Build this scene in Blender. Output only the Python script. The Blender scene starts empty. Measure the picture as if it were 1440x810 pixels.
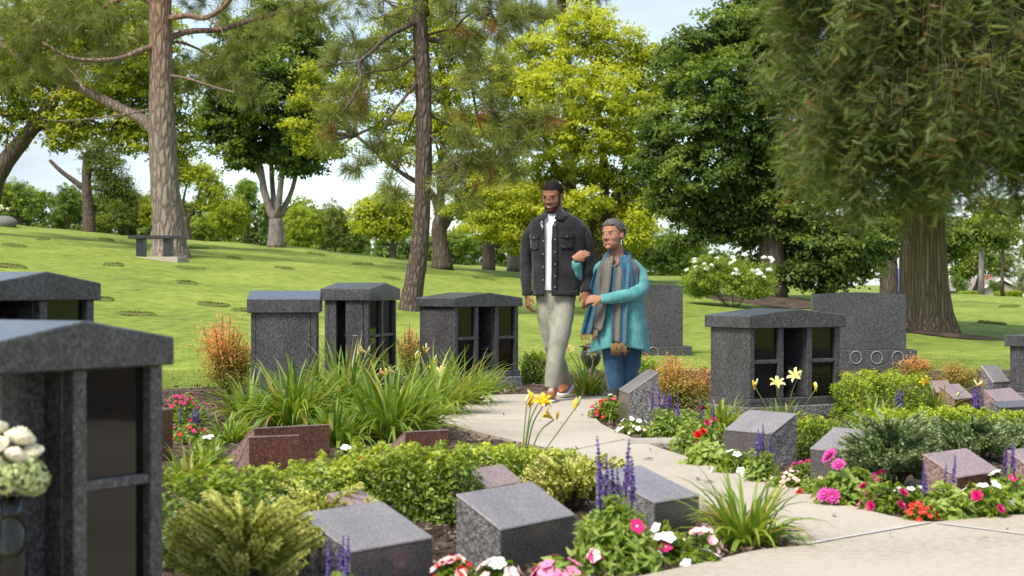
import bpy, bmesh, math, random
import numpy as np
from mathutils import Vector, Matrix, noise
SC = bpy.context.scene
COL = SC.collection
R = math.radians
rng = np.random.default_rng(7)
random.seed(7)
F = 2400.0; CAMZ = 0.95; HY = 400.0     # focal length in photo pixels, eye height, horizon row

# ------------------------------------------------------------------ camera, sky, sun, exposure
cam_d = bpy.data.cameras.new('camera'); cam = bpy.data.objects.new('camera', cam_d); COL.objects.link(cam)
cam.location = (0, 0, CAMZ); cam.rotation_euler = (R(90) - math.atan(5 / F), 0, 0)
cam_d.sensor_width = 36; cam_d.lens = F / 1440 * 36; cam_d.clip_start = .1; cam_d.clip_end = 3000
cam_d.dof.use_dof = True; cam_d.dof.focus_distance = 14.0; cam_d.dof.aperture_fstop = 5.6
SC.camera = cam
SUN_EL, SUN_AZ = 52, -142      # azimuth clockwise from +Y
world = bpy.data.worlds.new('World'); SC.world = world; world.use_nodes = True
wn, wl = world.node_tree.nodes, world.node_tree.links
for n in list(wn): wn.remove(n)
w_out = wn.new('ShaderNodeOutputWorld'); w_bg = wn.new('ShaderNodeBackground'); w_bg.inputs[1].default_value = .15
sky = wn.new('ShaderNodeTexSky'); sky.sky_type = 'NISHITA'; sky.sun_disc = False
sky.sun_elevation = R(SUN_EL); sky.sun_rotation = R(SUN_AZ); sky.dust_density = .8; sky.air_density = 1.0; sky.ozone_density = 2.0
w_tc = wn.new('ShaderNodeTexCoord'); w_mp = wn.new('ShaderNodeMapping'); w_mp.inputs['Scale'].default_value = (1.2, 1.2, 4.5)
w_no = wn.new('ShaderNodeTexNoise'); w_no.inputs['Scale'].default_value = 2.2; w_no.inputs['Detail'].default_value = 7; w_no.inputs['Roughness'].default_value = .55
w_cr = wn.new('ShaderNodeValToRGB'); w_cr.color_ramp.elements[0].position = .42; w_cr.color_ramp.elements[1].position = .66
w_cr.color_ramp.elements[0].color = (.3, .3, .3, 1)
w_mx = wn.new('ShaderNodeMix'); w_mx.data_type = 'RGBA'; w_mx.inputs[7].default_value = (2.3, 2.62, 3.0, 1)
wl.new(w_tc.outputs['Generated'], w_mp.inputs[0]); wl.new(w_mp.outputs[0], w_no.inputs['Vector'])
wl.new(w_no.outputs[0], w_cr.inputs[0]); wl.new(w_cr.outputs[0], w_mx.inputs[0])
wl.new(sky.outputs[0], w_mx.inputs[6]); wl.new(w_mx.outputs[2], w_bg.inputs[0]); wl.new(w_bg.outputs[0], w_out.inputs[0])
sd = bpy.data.lights.new('sun', 'SUN'); sd.energy = 2.7; sd.angle = R(19); sd.color = (1, .93, .80)
sun = bpy.data.objects.new('sun', sd); COL.objects.link(sun)
_dir = Vector((math.sin(R(SUN_AZ)) * math.cos(R(SUN_EL)), math.cos(R(SUN_AZ)) * math.cos(R(SUN_EL)), math.sin(R(SUN_EL))))
sun.rotation_euler = (-_dir).to_track_quat('-Z', 'Y').to_euler(); sun.location = (0, 0, 30)
vs = SC.view_settings; vs.view_transform = 'Standard'; vs.look = 'None'; vs.exposure = 1.08; vs.gamma = 1; vs.use_curve_mapping = False
SC.render.engine = 'CYCLES'
cy = SC.cycles; cy.use_denoising = True; cy.max_bounces = 6; cy.transparent_max_bounces = 4; cy.diffuse_bounces = 3; cy.glossy_bounces = 3; cy.transmission_bounces = 4
cy.caustics_reflective = False; cy.caustics_refractive = False

# ------------------------------------------------------------------ small helpers
def AP(px, py, D): return Vector(((px - 720) / F * D, D, CAMZ - (py - HY) / F * D))
def GX(px, py):                      # a spot on level ground
    D = F * CAMZ / (py - HY); return ((px - 720) / F * D, D)
def gx(px, D): return ((px - 720) / F * D, D)

def props(o, label=None, cat=None, group=None, kind=None):
    if label: o['label'] = label
    if cat: o['category'] = cat
    if group: o['group'] = group
    if kind: o['kind'] = kind
    return o
def link(o, parent=None):
    COL.objects.link(o)
    if parent is not None: o.parent = parent
    return o
def empty(name, loc=(0, 0, 0), rz=0, label=None, cat=None, group=None):
    o = bpy.data.objects.new(name, None); o.empty_display_size = .1; o.location = loc; o.rotation_euler = (0, 0, rz)
    link(o); return props(o, label, cat, group)
def obj(name, me, parent=None, loc=None, rot=None, sc=None):
    o = bpy.data.objects.new(name, me); link(o, parent)
    if loc is not None: o.location = loc
    if rot is not None: o.rotation_euler = rot
    if sc is not None: o.scale = (sc, sc, sc) if isinstance(sc, (int, float)) else sc
    return o
def npm(name, V, Fc, mats, tint=None, smooth=False, mi=None, extra=None):
    """mesh from arrays; Fc (m,3) or (m,4) or list of both"""
    V = np.asarray(V, dtype=np.float32)
    me = bpy.data.meshes.new(name)
    if not isinstance(Fc, (list, tuple)) or np.ndim(Fc[0][0]) == 0: Fc = [Fc]
    Fc = [np.asarray(f, dtype=np.int32) for f in Fc if len(f)]
    me.vertices.add(len(V)); me.vertices.foreach_set('co', V.ravel())
    tot = [np.full(len(f), f.shape[1], dtype=np.int32) for f in Fc]; tot = np.concatenate(tot)
    lv = np.concatenate([f.ravel() for f in Fc])
    me.loops.add(len(lv)); me.loops.foreach_set('vertex_index', lv)
    st = np.concatenate([[0], np.cumsum(tot)[:-1]]).astype(np.int32)
    me.polygons.add(len(tot)); me.polygons.foreach_set('loop_start', st)
    try: me.polygons.foreach_set('loop_total', tot)
    except Exception: pass
    if smooth: me.polygons.foreach_set('use_smooth', np.ones(len(tot), dtype=bool))
    if mi is not None: me.polygons.foreach_set('material_index', np.asarray(mi, dtype=np.int32))
    if not isinstance(mats, (list, tuple)): mats = [mats]
    for m in mats: me.materials.append(m)
    if tint is not None:
        a = me.attributes.new('tint', 'FLOAT', 'POINT'); a.data.foreach_set('value', np.asarray(tint, dtype=np.float32))
    for k, v in (extra or {}).items():
        a = me.attributes.new(k, 'FLOAT', 'POINT'); a.data.foreach_set('value', np.asarray(v, dtype=np.float32))
    me.update(calc_edges=True); me.validate()
    return me
def bmm(name, bm, mats, smooth=False):
    bmesh.ops.recalc_face_normals(bm, faces=bm.faces)
    me = bpy.data.meshes.new(name); bm.to_mesh(me); bm.free()
    if not isinstance(mats, (list, tuple)): mats = [mats]
    for m in mats: me.materials.append(m)
    if smooth:
        me.polygons.foreach_set('use_smooth', np.ones(len(me.polygons), dtype=bool))
    return me
def box_me(name, x0, x1, y0, y1, z0, z1, mat, bev=.004):
    bm = bmesh.new(); bmesh.ops.create_cube(bm, size=1)
    for v in bm.verts:
        v.co = Vector((x0 + (v.co.x + .5) * (x1 - x0), y0 + (v.co.y + .5) * (y1 - y0), z0 + (v.co.z + .5) * (z1 - z0)))
    if bev: bmesh.ops.bevel(bm, geom=list(bm.edges), offset=bev, segments=1, affect='EDGES')
    return bmm(name, bm, mat)
def prism_me(name, prof, y0, y1, mat, bev=.003):
    """profile in x,z extruded along y"""
    bm = bmesh.new(); a = [bm.verts.new((x, y0, z)) for x, z in prof]; b = [bm.verts.new((x, y1, z)) for x, z in prof]
    bm.faces.new(a); bm.faces.new(b[::-1]); n = len(prof)
    for i in range(n): bm.faces.new((a[i], b[i], b[(i + 1) % n], a[(i + 1) % n]))
    if bev: bmesh.ops.bevel(bm, geom=list(bm.edges), offset=bev, segments=1, affect='EDGES')
    return bmm(name, bm, mat)
def nrmz(a): return a / np.maximum(np.linalg.norm(a, axis=-1, keepdims=True), 1e-9)

def tube(pts, rad, n=10, ref=None, caps=True, wob=0, seed=0):
    """tube along a polyline; rad scalar or (a,b) per point. returns V, quads"""
    P = np.array([tuple(p) for p in pts], dtype=float); m = len(P)
    T = np.zeros_like(P); T[1:-1] = P[2:] - P[:-2]; T[0] = P[1] - P[0]; T[-1] = P[-1] - P[-2]; T = nrmz(T)
    if ref is None: ref = (0, 0, 1) if abs(T[0][2]) < .8 else (1, 0, 0)
    u = np.array(ref, dtype=float); V = []
    ang = np.arange(n) / n * 2 * math.pi; q = np.random.default_rng(seed)
    for i in range(m):
        u = u - T[i] * np.dot(u, T[i]); u = u / (np.linalg.norm(u) + 1e-9); v = np.cross(T[i], u)
        r = rad[i]; a, b = (r, r) if np.isscalar(r) else r
        k = 1 + (q.normal(0, wob, n) if wob else 0)
        V.append(P[i] + np.outer(np.cos(ang) * a * k, u) + np.outer(np.sin(ang) * b * k, v))
    V = np.concatenate(V); Q = []
    for i in range(m - 1):
        j = np.arange(n); j2 = (j + 1) % n
        Q.append(np.stack([i * n + j, i * n + j2, (i + 1) * n + j2, (i + 1) * n + j], 1))
    Q = np.concatenate(Q); Tr = np.zeros((0, 3), int)
    if caps:
        V = np.concatenate([V, P[:1], P[-1:]]); a, b = m * n, m * n + 1
        j = np.arange(n); j2 = (j + 1) % n
        Tr = np.concatenate([np.stack([j2, j, np.full(n, a)], 1), np.stack([(m - 1) * n + j, (m - 1) * n + j2, np.full(n, b)], 1)])
    return V, Q, Tr
def merge(parts):
    V, Q, T, o = [], [], [], 0
    for v, q, t in parts:
        V.append(v); Q.append(np.asarray(q, int).reshape(-1, 4) + o); T.append(np.asarray(t, int).reshape(-1, 3) + o); o += len(v)
    return np.concatenate(V), [np.concatenate(Q), np.concatenate(T)]
def tubes_me(name, parts, mat, smooth=True, tint=None):
    V, Fc = merge(parts); return npm(name, V, Fc, mat, smooth=smooth)
def ball(c, r, nu=12, nv=8, M=None):
    """ellipsoid as V,Q,T"""
    th = np.linspace(0, math.pi, nv + 1)[1:-1]; ph = np.arange(nu) / nu * 2 * math.pi
    V = np.array([[math.sin(t) * math.cos(p), math.sin(t) * math.sin(p), math.cos(t)] for t in th for p in ph] + [[0, 0, 1], [0, 0, -1]])
    V = V * np.array(r if not np.isscalar(r) else (r, r, r))
    if M is not None: V = V @ np.array(M.to_3x3()).T
    V = V + np.array(tuple(c)); Q = []; j = np.arange(nu); j2 = (j + 1) % nu
    for i in range(nv - 2): Q.append(np.stack([i * nu + j, (i + 1) * nu + j, (i + 1) * nu + j2, i * nu + j2], 1))
    k = (nv - 1) * nu
    T = np.concatenate([np.stack([np.full(nu, k), j, j2], 1), np.stack([(nv - 2) * nu + j2, (nv - 2) * nu + j, np.full(nu, k + 1)], 1)])
    return V, np.concatenate(Q), T
def xf(part, M):
    v, q, t = part; v = v @ np.array(M.to_3x3()).T + np.array(M.translation); return v, q, t
def smoothpath(pts, k=4):
    """catmull-rom through points"""
    P = [Vector(p) for p in pts]; P = [P[0] * 2 - P[1]] + P + [P[-1] * 2 - P[-2]]; out = []
    for i in range(1, len(P) - 2):
        for s in range(k):
            t = s / k; a, b, c, d = P[i - 1], P[i], P[i + 1], P[i + 2]
            out.append(.5 * ((2 * b) + (c - a) * t + (2 * a - 5 * b + 4 * c - d) * t * t + (3 * b - a - 3 * c + d) * t ** 3))
    out.append(P[-2]); return out
def lerpn(vals, n):
    """resample a list of scalars/tuples to n"""
    A = np.array(vals, dtype=float); x = np.linspace(0, len(A) - 1, n)
    if A.ndim == 1: return list(np.interp(x, np.arange(len(A)), A))
    return [tuple(r) for r in np.stack([np.interp(x, np.arange(len(A)), A[:, k]) for k in range(A.shape[1])], 1)]

# ------------------------------------------------------------------ materials
def mat(name):
    m = bpy.data.materials.new(name); m.use_nodes = True; nt = m.node_tree
    return m, nt.nodes, nt.links, nt.nodes['Principled BSDF'], nt.nodes['Material Output']
def simple(name, col, rough=.5, spec=.4, bump=0, bscale=80, var=0, metal=0, sss=0, sheen=0):
    m, N, L, b, o = mat(name); b.inputs['Base Color'].default_value = (*col, 1); b.inputs['Roughness'].default_value = rough
    b.inputs['Specular IOR Level'].default_value = spec; b.inputs['Metallic'].default_value = metal
    if sheen: b.inputs['Sheen Weight'].default_value = sheen
    if sss:
        b.inputs['Subsurface Weight'].default_value = sss; b.inputs['Subsurface Radius'].default_value = (1, .3, .15); b.inputs['Subsurface Scale'].default_value = .008
    if bump or var:
        g = N.new('ShaderNodeTexCoord'); n = N.new('ShaderNodeTexNoise'); n.inputs['Scale'].default_value = bscale; n.inputs['Detail'].default_value = 5
        L.new(g.outputs['Object'], n.inputs['Vector'])
        if bump:
            bp = N.new('ShaderNodeBump'); bp.inputs['Strength'].default_value = bump; bp.inputs['Distance'].default_value = .01
            L.new(n.outputs[0], bp.inputs['Height']); L.new(bp.outputs[0], b.inputs['Normal'])
        if var:
            n2 = N.new('ShaderNodeTexNoise'); n2.inputs['Scale'].default_value = bscale * .2; n2.inputs['Detail'].default_value = 6; L.new(g.outputs['Object'], n2.inputs['Vector'])
            r = N.new('ShaderNodeValToRGB'); r.color_ramp.elements[0].position = .3; r.color_ramp.elements[1].position = .7
            r.color_ramp.elements[0].color = (*[c * (1 - var) for c in col], 1); r.color_ramp.elements[1].color = (*[min(1, c * (1 + var)) for c in col], 1)
            L.new(n2.outputs[0], r.inputs[0]); L.new(r.outputs[0], b.inputs['Base Color'])
    return m
def leafmat(name, cols, rough=.5, trans=.3, spec=.3):
    """colour comes from a per-leaf tint; obj.color multiplies"""
    m, N, L, b, o = mat(name)
    a = N.new('ShaderNodeAttribute'); a.attribute_name = 'tint'; r = N.new('ShaderNodeValToRGB'); e = r.color_ramp.elements
    while len(e) < len(cols): e.new(.5)
    for i, c in enumerate(cols): e[i].position = i / (len(cols) - 1); e[i].color = (*c, 1)
    L.new(a.outputs['Fac'], r.inputs[0]); oi = N.new('ShaderNodeObjectInfo')
    mx = N.new('ShaderNodeMix'); mx.data_type = 'RGBA'; mx.blend_type = 'MULTIPLY'; mx.inputs[0].default_value = 1
    L.new(r.outputs[0], mx.inputs[6]); L.new(oi.outputs['Color'], mx.inputs[7]); L.new(mx.outputs[2], b.inputs['Base Color'])
    b.inputs['Roughness'].default_value = rough; b.inputs['Specular IOR Level'].default_value = spec
    if trans:
        t = N.new('ShaderNodeBsdfTranslucent'); ms = N.new('ShaderNodeMixShader'); ms.inputs[0].default_value = trans
        br = N.new('ShaderNodeMix'); br.data_type = 'RGBA'; br.blend_type = 'MULTIPLY'; br.inputs[0].default_value = 1; br.inputs[7].default_value = (1.5, 1.45, .6, 1)
        L.new(mx.outputs[2], br.inputs[6]); L.new(br.outputs[2], t.inputs[0])
        L.new(b.outputs[0], ms.inputs[1]); L.new(t.outputs[0], ms.inputs[2]); L.new(ms.outputs[0], o.inputs[0])
    return m
def granite(name, cols, scale=60, rough=.25, bump=0, veins=0, spec=.38, speck=.5, bscale=60):
    m, N, L, b, o = mat(name); g = N.new('ShaderNodeTexCoord')
    mp = N.new('ShaderNodeMapping'); mp.inputs['Scale'].default_value = (1, 1, 1) if not veins else (1, 1.3, .85); mp.inputs['Rotation'].default_value = (.3, .5, .2)
    L.new(g.outputs['Object'], mp.inputs[0])
    n1 = N.new('ShaderNodeTexNoise'); n1.inputs['Scale'].default_value = scale; n1.inputs['Detail'].default_value = 3; n1.inputs['Roughness'].default_value = .7
    n1.inputs['Distortion'].default_value = veins
    vo = N.new('ShaderNodeTexVoronoi'); vo.inputs['Scale'].default_value = scale * 3.5
    n2 = N.new('ShaderNodeTexNoise'); n2.inputs['Scale'].default_value = 3; n2.inputs['Detail'].default_value = 4
    for n in (n1, vo, n2): L.new(mp.outputs[0], n.inputs['Vector'])
    r = N.new('ShaderNodeValToRGB'); e = r.color_ramp.elements
    while len(e) < len(cols): e.new(.5)
    for i, c in enumerate(cols): e[i].position = .3 + .4 * i / (len(cols) - 1); e[i].color = (*c, 1)
    sc_ = N.new('ShaderNodeSeparateColor'); L.new(vo.outputs['Color'], sc_.inputs[0])
    ad = N.new('ShaderNodeMath'); ad.operation = 'MULTIPLY_ADD'; ad.inputs[1].default_value = .35 * speck; L.new(sc_.outputs[0], ad.inputs[0])
    s2 = N.new('ShaderNodeMath'); s2.operation = 'SUBTRACT'; s2.inputs[1].default_value = .17 * speck; L.new(n1.outputs[0], s2.inputs[0]); L.new(s2.outputs[0], ad.inputs[2])
    L.new(ad.outputs[0], r.inputs[0])
    ms = N.new('ShaderNodeMix'); ms.data_type = 'RGBA'; ms.blend_type = 'MULTIPLY'; ms.inputs[0].default_value = .5
    mr = N.new('ShaderNodeMapRange'); mr.inputs[1].default_value = .3; mr.inputs[2].default_value = .7; mr.inputs[3].default_value = .6; mr.inputs[4].default_value = 1.3
    L.new(n2.outputs[0], mr.inputs[0]); L.new(r.outputs[0], ms.inputs[6]); L.new(mr.outputs[0], ms.inputs[7])
    L.new(ms.outputs[2], b.inputs['Base Color']); b.inputs['Roughness'].default_value = rough; b.inputs['Specular IOR Level'].default_value = spec
    rr = N.new('ShaderNodeMapRange'); rr.inputs[3].default_value = rough * .8; rr.inputs[4].default_value = min(1, rough * 1.35); L.new(n2.outputs[0], rr.inputs[0]); L.new(rr.outputs[0], b.inputs['Roughness'])
    if bump:
        nb = N.new('ShaderNodeTexNoise'); nb.inputs['Scale'].default_value = bscale; nb.inputs['Detail'].default_value = 6; nb.inputs['Roughness'].default_value = .7
        L.new(g.outputs['Object'], nb.inputs['Vector'])
        bp = N.new('ShaderNodeBump'); bp.inputs['Strength'].default_value = bump; bp.inputs['Distance'].default_value = .02; L.new(nb.outputs[0], bp.inputs['Height']); L.new(bp.outputs[0], b.inputs['Normal'])
    return m
def barkmat(name, c0, c1, c2, sx=7, sz=1.6, bump=.9, dist=.04, zred=None):
    m, N, L, b, o = mat(name); g = N.new('ShaderNodeTexCoord'); mp = N.new('ShaderNodeMapping'); mp.inputs['Scale'].default_value = (sx, sx, sz)
    L.new(g.outputs['Object'], mp.inputs[0])
    nz = N.new('ShaderNodeTexNoise'); nz.inputs['Scale'].default_value = 2.5; nz.inputs['Detail'].default_value = 5; L.new(mp.outputs[0], nz.inputs['Vector'])
    mxv = N.new('ShaderNodeMix'); mxv.data_type = 'RGBA'; mxv.inputs[0].default_value = .1; L.new(mp.outputs[0], mxv.inputs[6]); L.new(nz.outputs['Color'], mxv.inputs[7])
    vo = N.new('ShaderNodeTexVoronoi'); vo.feature = 'DISTANCE_TO_EDGE'; vo.inputs['Scale'].default_value = 1.6; L.new(mxv.outputs[2], vo.inputs['Vector'])
    n2 = N.new('ShaderNodeTexNoise'); n2.inputs['Scale'].default_value = 4; n2.inputs['Detail'].default_value = 8; n2.inputs['Roughness'].default_value = .65; L.new(mp.outputs[0], n2.inputs['Vector'])
    r = N.new('ShaderNodeValToRGB'); r.color_ramp.elements[0].position = .0; r.color_ramp.elements[1].position = .28; r.color_ramp.elements[0].color = (*c0, 1); r.color_ramp.elements[1].color = (*c1, 1)
    L.new(vo.outputs['Distance'], r.inputs[0])
    r2 = N.new('ShaderNodeValToRGB'); r2.color_ramp.elements[0].position = .38; r2.color_ramp.elements[1].position = .66; L.new(n2.outputs[0], r2.inputs[0])
    mc = N.new('ShaderNodeMix'); mc.data_type = 'RGBA'; mc.inputs[7].default_value = (*c2, 1); L.new(r2.outputs[0], mc.inputs[0]); L.new(r.outputs[0], mc.inputs[6])
    last = mc.outputs[2]
    if zred:
        sp = N.new('ShaderNodeSeparateXYZ'); L.new(g.outputs['Object'], sp.inputs[0]); mr = N.new('ShaderNodeMapRange'); mr.inputs[1].default_value = zred[0]; mr.inputs[2].default_value = zred[1]; L.new(sp.outputs['Z'], mr.inputs[0])
        mm = N.new('ShaderNodeMix'); mm.data_type = 'RGBA'; mm.blend_type = 'MULTIPLY'; mm.inputs[7].default_value = (*zred[2], 1); L.new(mr.outputs[0], mm.inputs[0]); L.new(last, mm.inputs[6]); last = mm.outputs[2]
    L.new(last, b.inputs['Base Color']); b.inputs['Roughness'].default_value = .9; b.inputs['Specular IOR Level'].default_value = .15
    ad = N.new('ShaderNodeMath'); ad.operation = 'MULTIPLY_ADD'; ad.inputs[1].default_value = .5; L.new(n2.outputs[0], ad.inputs[0])
    mi = N.new('ShaderNodeMath'); mi.operation = 'MINIMUM'; mi.inputs[1].default_value = .3; L.new(vo.outputs['Distance'], mi.inputs[0]); ml = N.new('ShaderNodeMath'); ml.operation = 'MULTIPLY'; ml.inputs[1].default_value = 3; L.new(mi.outputs[0], ml.inputs[0]); L.new(ml.outputs[0], ad.inputs[2])
    bp = N.new('ShaderNodeBump'); bp.inputs['Strength'].default_value = bump; bp.inputs['Distance'].default_value = dist; L.new(ad.outputs[0], bp.inputs['Height']); L.new(bp.outputs[0], b.inputs['Normal'])
    return m
def groundmat(name, cols, s1, s2, rough=.95, bump=.3, bd=.02, bs=60):
    """two scales of noise on world position"""
    m, N, L, b, o = mat(name); g = N.new('ShaderNodeNewGeometry')
    n1 = N.new('ShaderNodeTexNoise'); n1.inputs['Scale'].default_value = s1; n1.inputs['Detail'].default_value = 8; n1.inputs['Roughness'].default_value = .65
    n2 = N.new('ShaderNodeTexNoise'); n2.inputs['Scale'].default_value = s2; n2.inputs['Detail'].default_value = 4
    L.new(g.outputs['Position'], n1.inputs['Vector']); L.new(g.outputs['Position'], n2.inputs['Vector'])
    ad = N.new('ShaderNodeMath'); ad.operation = 'ADD'; L.new(n1.outputs[0], ad.inputs[0]); L.new(n2.outputs[0], ad.inputs[1])
    dv = N.new('ShaderNodeMath'); dv.operation = 'MULTIPLY'; dv.inputs[1].default_value = .5; L.new(ad.outputs[0], dv.inputs[0])
    r = N.new('ShaderNodeValToRGB'); e = r.color_ramp.elements
    while len(e) < len(cols): e.new(.5)
    for i, c in enumerate(cols): e[i].position = .36 + .28 * i / (len(cols) - 1); e[i].color = (*c, 1)
    L.new(dv.outputs[0], r.inputs[0]); L.new(r.outputs[0], b.inputs['Base Color']); b.inputs['Roughness'].default_value = rough; b.inputs['Specular IOR Level'].default_value = .2
    n3 = N.new('ShaderNodeTexNoise'); n3.inputs['Scale'].default_value = bs; n3.inputs['Detail'].default_value = 5; L.new(g.outputs['Position'], n3.inputs['Vector'])
    bp = N.new('ShaderNodeBump'); bp.inputs['Strength'].default_value = bump; bp.inputs['Distance'].default_value = bd; L.new(n3.outputs[0], bp.inputs['Height']); L.new(bp.outputs[0], b.inputs['Normal'])
    return m
M = {}
M['granite'] = granite('blue_grey_granite', [(.03, .029, .03), (.06, .057, .059), (.125, .12, .122)], 34, .22, veins=2.4, speck=.6)
M['granite_rough'] = granite('rough_cut_granite', [(.055, .05, .05), (.14, .13, .125), (.32, .3, .285)], 60, .8, bump=.8, speck=.9, bscale=70)
M['granite_top'] = granite('pale_grey_polished_granite', [(.13, .112, .108), (.215, .19, .183), (.33, .30, .29)], 150, .22, speck=1)
M['granite_face'] = granite('dark_grey_polished_granite', [(.045, .037, .035), (.095, .082, .078), (.175, .155, .148)], 150, .2, speck=1)
M['slab'] = granite('charcoal_monument_granite', [(.025, .024, .026), (.06, .058, .06), (.12, .118, .12)], 60, .28, veins=.4, speck=.8)
M['red_rough'] = granite('rough_mahogany_granite', [(.13, .065, .055), (.28, .165, .14), (.45, .31, .27)], 60, .8, bump=.7, speck=.9, bscale=70)
M['red_top'] = granite('polished_mahogany_granite_top', [(.2, .12, .108), (.3, .2, .185), (.4, .3, .28)], 95, .2, speck=1)
M['red_face'] = granite('polished_mahogany_granite_face', [(.06, .02, .014), (.13, .05, .036), (.2, .1, .075)], 95, .2, speck=1)
M['pane'] = simple('black_glass_granite', (.007, .007, .006), .04, .4)
M['bench'] = granite('black_bench_granite', [(.012, .012, .013), (.03, .03, .033), (.06, .06, .06)], 60, .3, speck=.6)
M['bark_pine'] = barkmat('pine_bark', (.09, .07, .058), (.33, .265, .22), (.24, .185, .15), 6.5, 1.7, zred=(2.6, 7.5, (1.0, .66, .52)))
M['bark_dark'] = barkmat('furrowed_bark', (.05, .036, .03), (.19, .14, .11), (.12, .09, .07), 12, 3.2, dist=.03)
M['bark_red'] = barkmat('fibrous_bark', (.09, .055, .032), (.34, .235, .14), (.2, .165, .09), 11, .7, dist=.05)
M['bark_grey'] = barkmat('smooth_grey_bark', (.13, .11, .10), (.29, .25, .235), (.2, .17, .16), 5, 1, .4)
M['bark_brown'] = barkmat('brown_bark', (.045, .035, .028), (.14, .11, .085), (.09, .07, .055), 8, 1.5, .5)
M['twig'] = simple('twig_brown', (.13, .085, .055), .9)
M['concrete'] = groundmat('pale_concrete', [(.30, .25, .195), (.42, .36, .285), (.47, .415, .335)], 30, .8, .85, .25, .004, 160)
M['joint'] = simple('joint_sealant', (.52, .49, .45), .8)
M['slab_stone'] = groundmat('stepping_stone', [(.27, .24, .2), (.36, .32, .27), (.42, .38, .33)], 25, 3, .9, .4, .006, 120)
M['mulch'] = groundmat('bark_mulch', [(.028, .018, .012), (.085, .055, .038), (.19, .135, .10)], 38, 3, .95, 1, .03, 55)
M['chip'] = leafmat('mulch_chip', [(.03, .018, .012), (.10, .062, .04), (.26, .19, .14)], .9, 0)
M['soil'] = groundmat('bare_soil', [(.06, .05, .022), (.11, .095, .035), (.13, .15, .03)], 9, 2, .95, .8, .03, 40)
M['lawn'] = groundmat('lawn', [(.10, .148, .022), (.19, .24, .034), (.28, .32, .06)], .3, 5, .95, .35, .015, 55)
M['blade'] = leafmat('grass_blade', [(.115, .16, .024), (.175, .225, .036), (.25, .295, .06)], .6, .3)
M['leaf_yellow'] = leafmat('yellow_green_leaf', [(.14, .185, .015), (.31, .35, .025), (.55, .57, .06)], .55, .48)
M['leaf_green'] = leafmat('fresh_green_leaf', [(.05, .095, .012), (.13, .21, .022), (.26, .34, .035)], .5, .4)
M['leaf_dark'] = leafmat('dark_green_leaf', [(.04, .07, .018), (.11, .17, .034), (.29, .36, .06)], .5, .45)
M['leaf_mid'] = leafmat('distant_green_leaf', [(.065, .095, .02), (.15, .195, .04), (.28, .31, .065)], .6, .42)
M['needle'] = leafmat('pine_needle', [(.10, .11, .03), (.22, .25, .065), (.36, .37, .12)], .55, .3)
M['needle_dead'] = leafmat('brown_needle', [(.12, .06, .02), (.22, .11, .03), (.26, .15, .05)], .7, .2)
M['conifer'] = leafmat('drooping_conifer_spray', [(.04, .055, .016), (.105, .138, .038), (.22, .27, .08), (.30, .16, .07)], .6, .45)
M['box'] = leafmat('boxwood_leaf', [(.05, .10, .01), (.2, .29, .02), (.46, .52, .05)], .4, .3)
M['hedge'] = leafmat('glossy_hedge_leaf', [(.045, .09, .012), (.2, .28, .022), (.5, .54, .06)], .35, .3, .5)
M['juniper'] = leafmat('yellow_juniper', [(.13, .17, .03), (.37, .40, .08), (.7, .68, .22)], .6, .25)
M['juniper_grey'] = leafmat('grey_juniper', [(.09, .14, .06), (.2, .28, .12), (.36, .44, .2)], .6, .25)
M['lily'] = leafmat('daylily_leaf', [(.05, .10, .012), (.15, .24, .028), (.32, .41, .06), (.45, .30, .10)], .4, .35, .45)
M['soft'] = leafmat('soft_bedding_leaf', [(.07, .13, .02), (.2, .30, .05), (.36, .45, .11)], .5, .35)
M['nandina'] = leafmat('nandina_leaf', [(.12, .17, .025), (.34, .30, .06), (.75, .36, .13), (.85, .30, .2)], .5, .35)
M['petal_white'] = simple('white_petal', (.8, .78, .72), .5, sss=0)
M['petal_cream'] = simple('cream_petal', (.78, .72, .52), .5)
M['petal_pink'] = simple('pink_petal', (.75, .22, .36), .5)
M['petal_pale'] = simple('pale_pink_petal', (.8, .5, .48), .5)
M['petal_mag'] = simple('magenta_petal', (.55, .015, .14), .5)
M['petal_red'] = simple('red_petal', (.55, .01, .012), .45)
M['petal_dahlia'] = simple('dahlia_petal', (.62, .06, .33), .5)
M['petal_purple'] = leafmat('purple_spike', [(.07, .045, .17), (.14, .085, .32), (.26, .19, .48)], .5, .2)
M['petal_yellow'] = simple('yellow_petal', (.85, .5, .01), .45)
M['petal_lemon'] = simple('lemon_petal', (.85, .72, .25), .45)
M['petal_orange'] = simple('apricot_petal', (.85, .56, .22), .45)
M['petal_green'] = simple('green_white_petal', (.55, .62, .3), .5)
M['stalk'] = simple('flower_stalk', (.12, .18, .03), .5)
M['eye_y'] = simple('flower_eye', (.75, .45, .05), .6)
# ------------------------------------------------------------------ ground
_YU = [-400, 0, 250, 400, 550, 700, 850, 960, 1100, 1250, 1440, 1800]
_YC = [300, 315, 337, 347, 363, 378, 386, 391, 402, 415, 421, 424]
def tz(x, y):
    x = np.asarray(x, float); y = np.asarray(y, float)
    u = 720 + F * x / np.maximum(y, 1.0)
    zc = CAMZ - (np.interp(u, _YU, _YC) - HY) / 40
    t = np.clip((y - 19) / 41, 0, 1) ** .75
    z = zc * t
    k = np.clip((y - 68) / 60, 0, 1); k = k * k * (3 - 2 * k)
    z = z - k * (zc + .35)
    am = np.clip((y - 20) / 6, 0, 1)
    z = z + am * (.045 * np.sin(x * .9 + y * .35) * np.sin(y * .55 - x * .2) + .03 * np.sin(x * 2.1 - y * .9) + .02 * np.sin(y * 1.9 + x * .4))
    return z
def tz1(x, y): return float(tz(x, y))
BX = [-40, -12, -3.3, -1.9, -.6, .6, 1.6, 12, 40]; BY = [14.2, 14.6, 15.2, 17.0, 17.6, 18.0, 18.7, 19.2, 19.2]
def bed_far(x): return np.interp(x, BX, BY)
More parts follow.
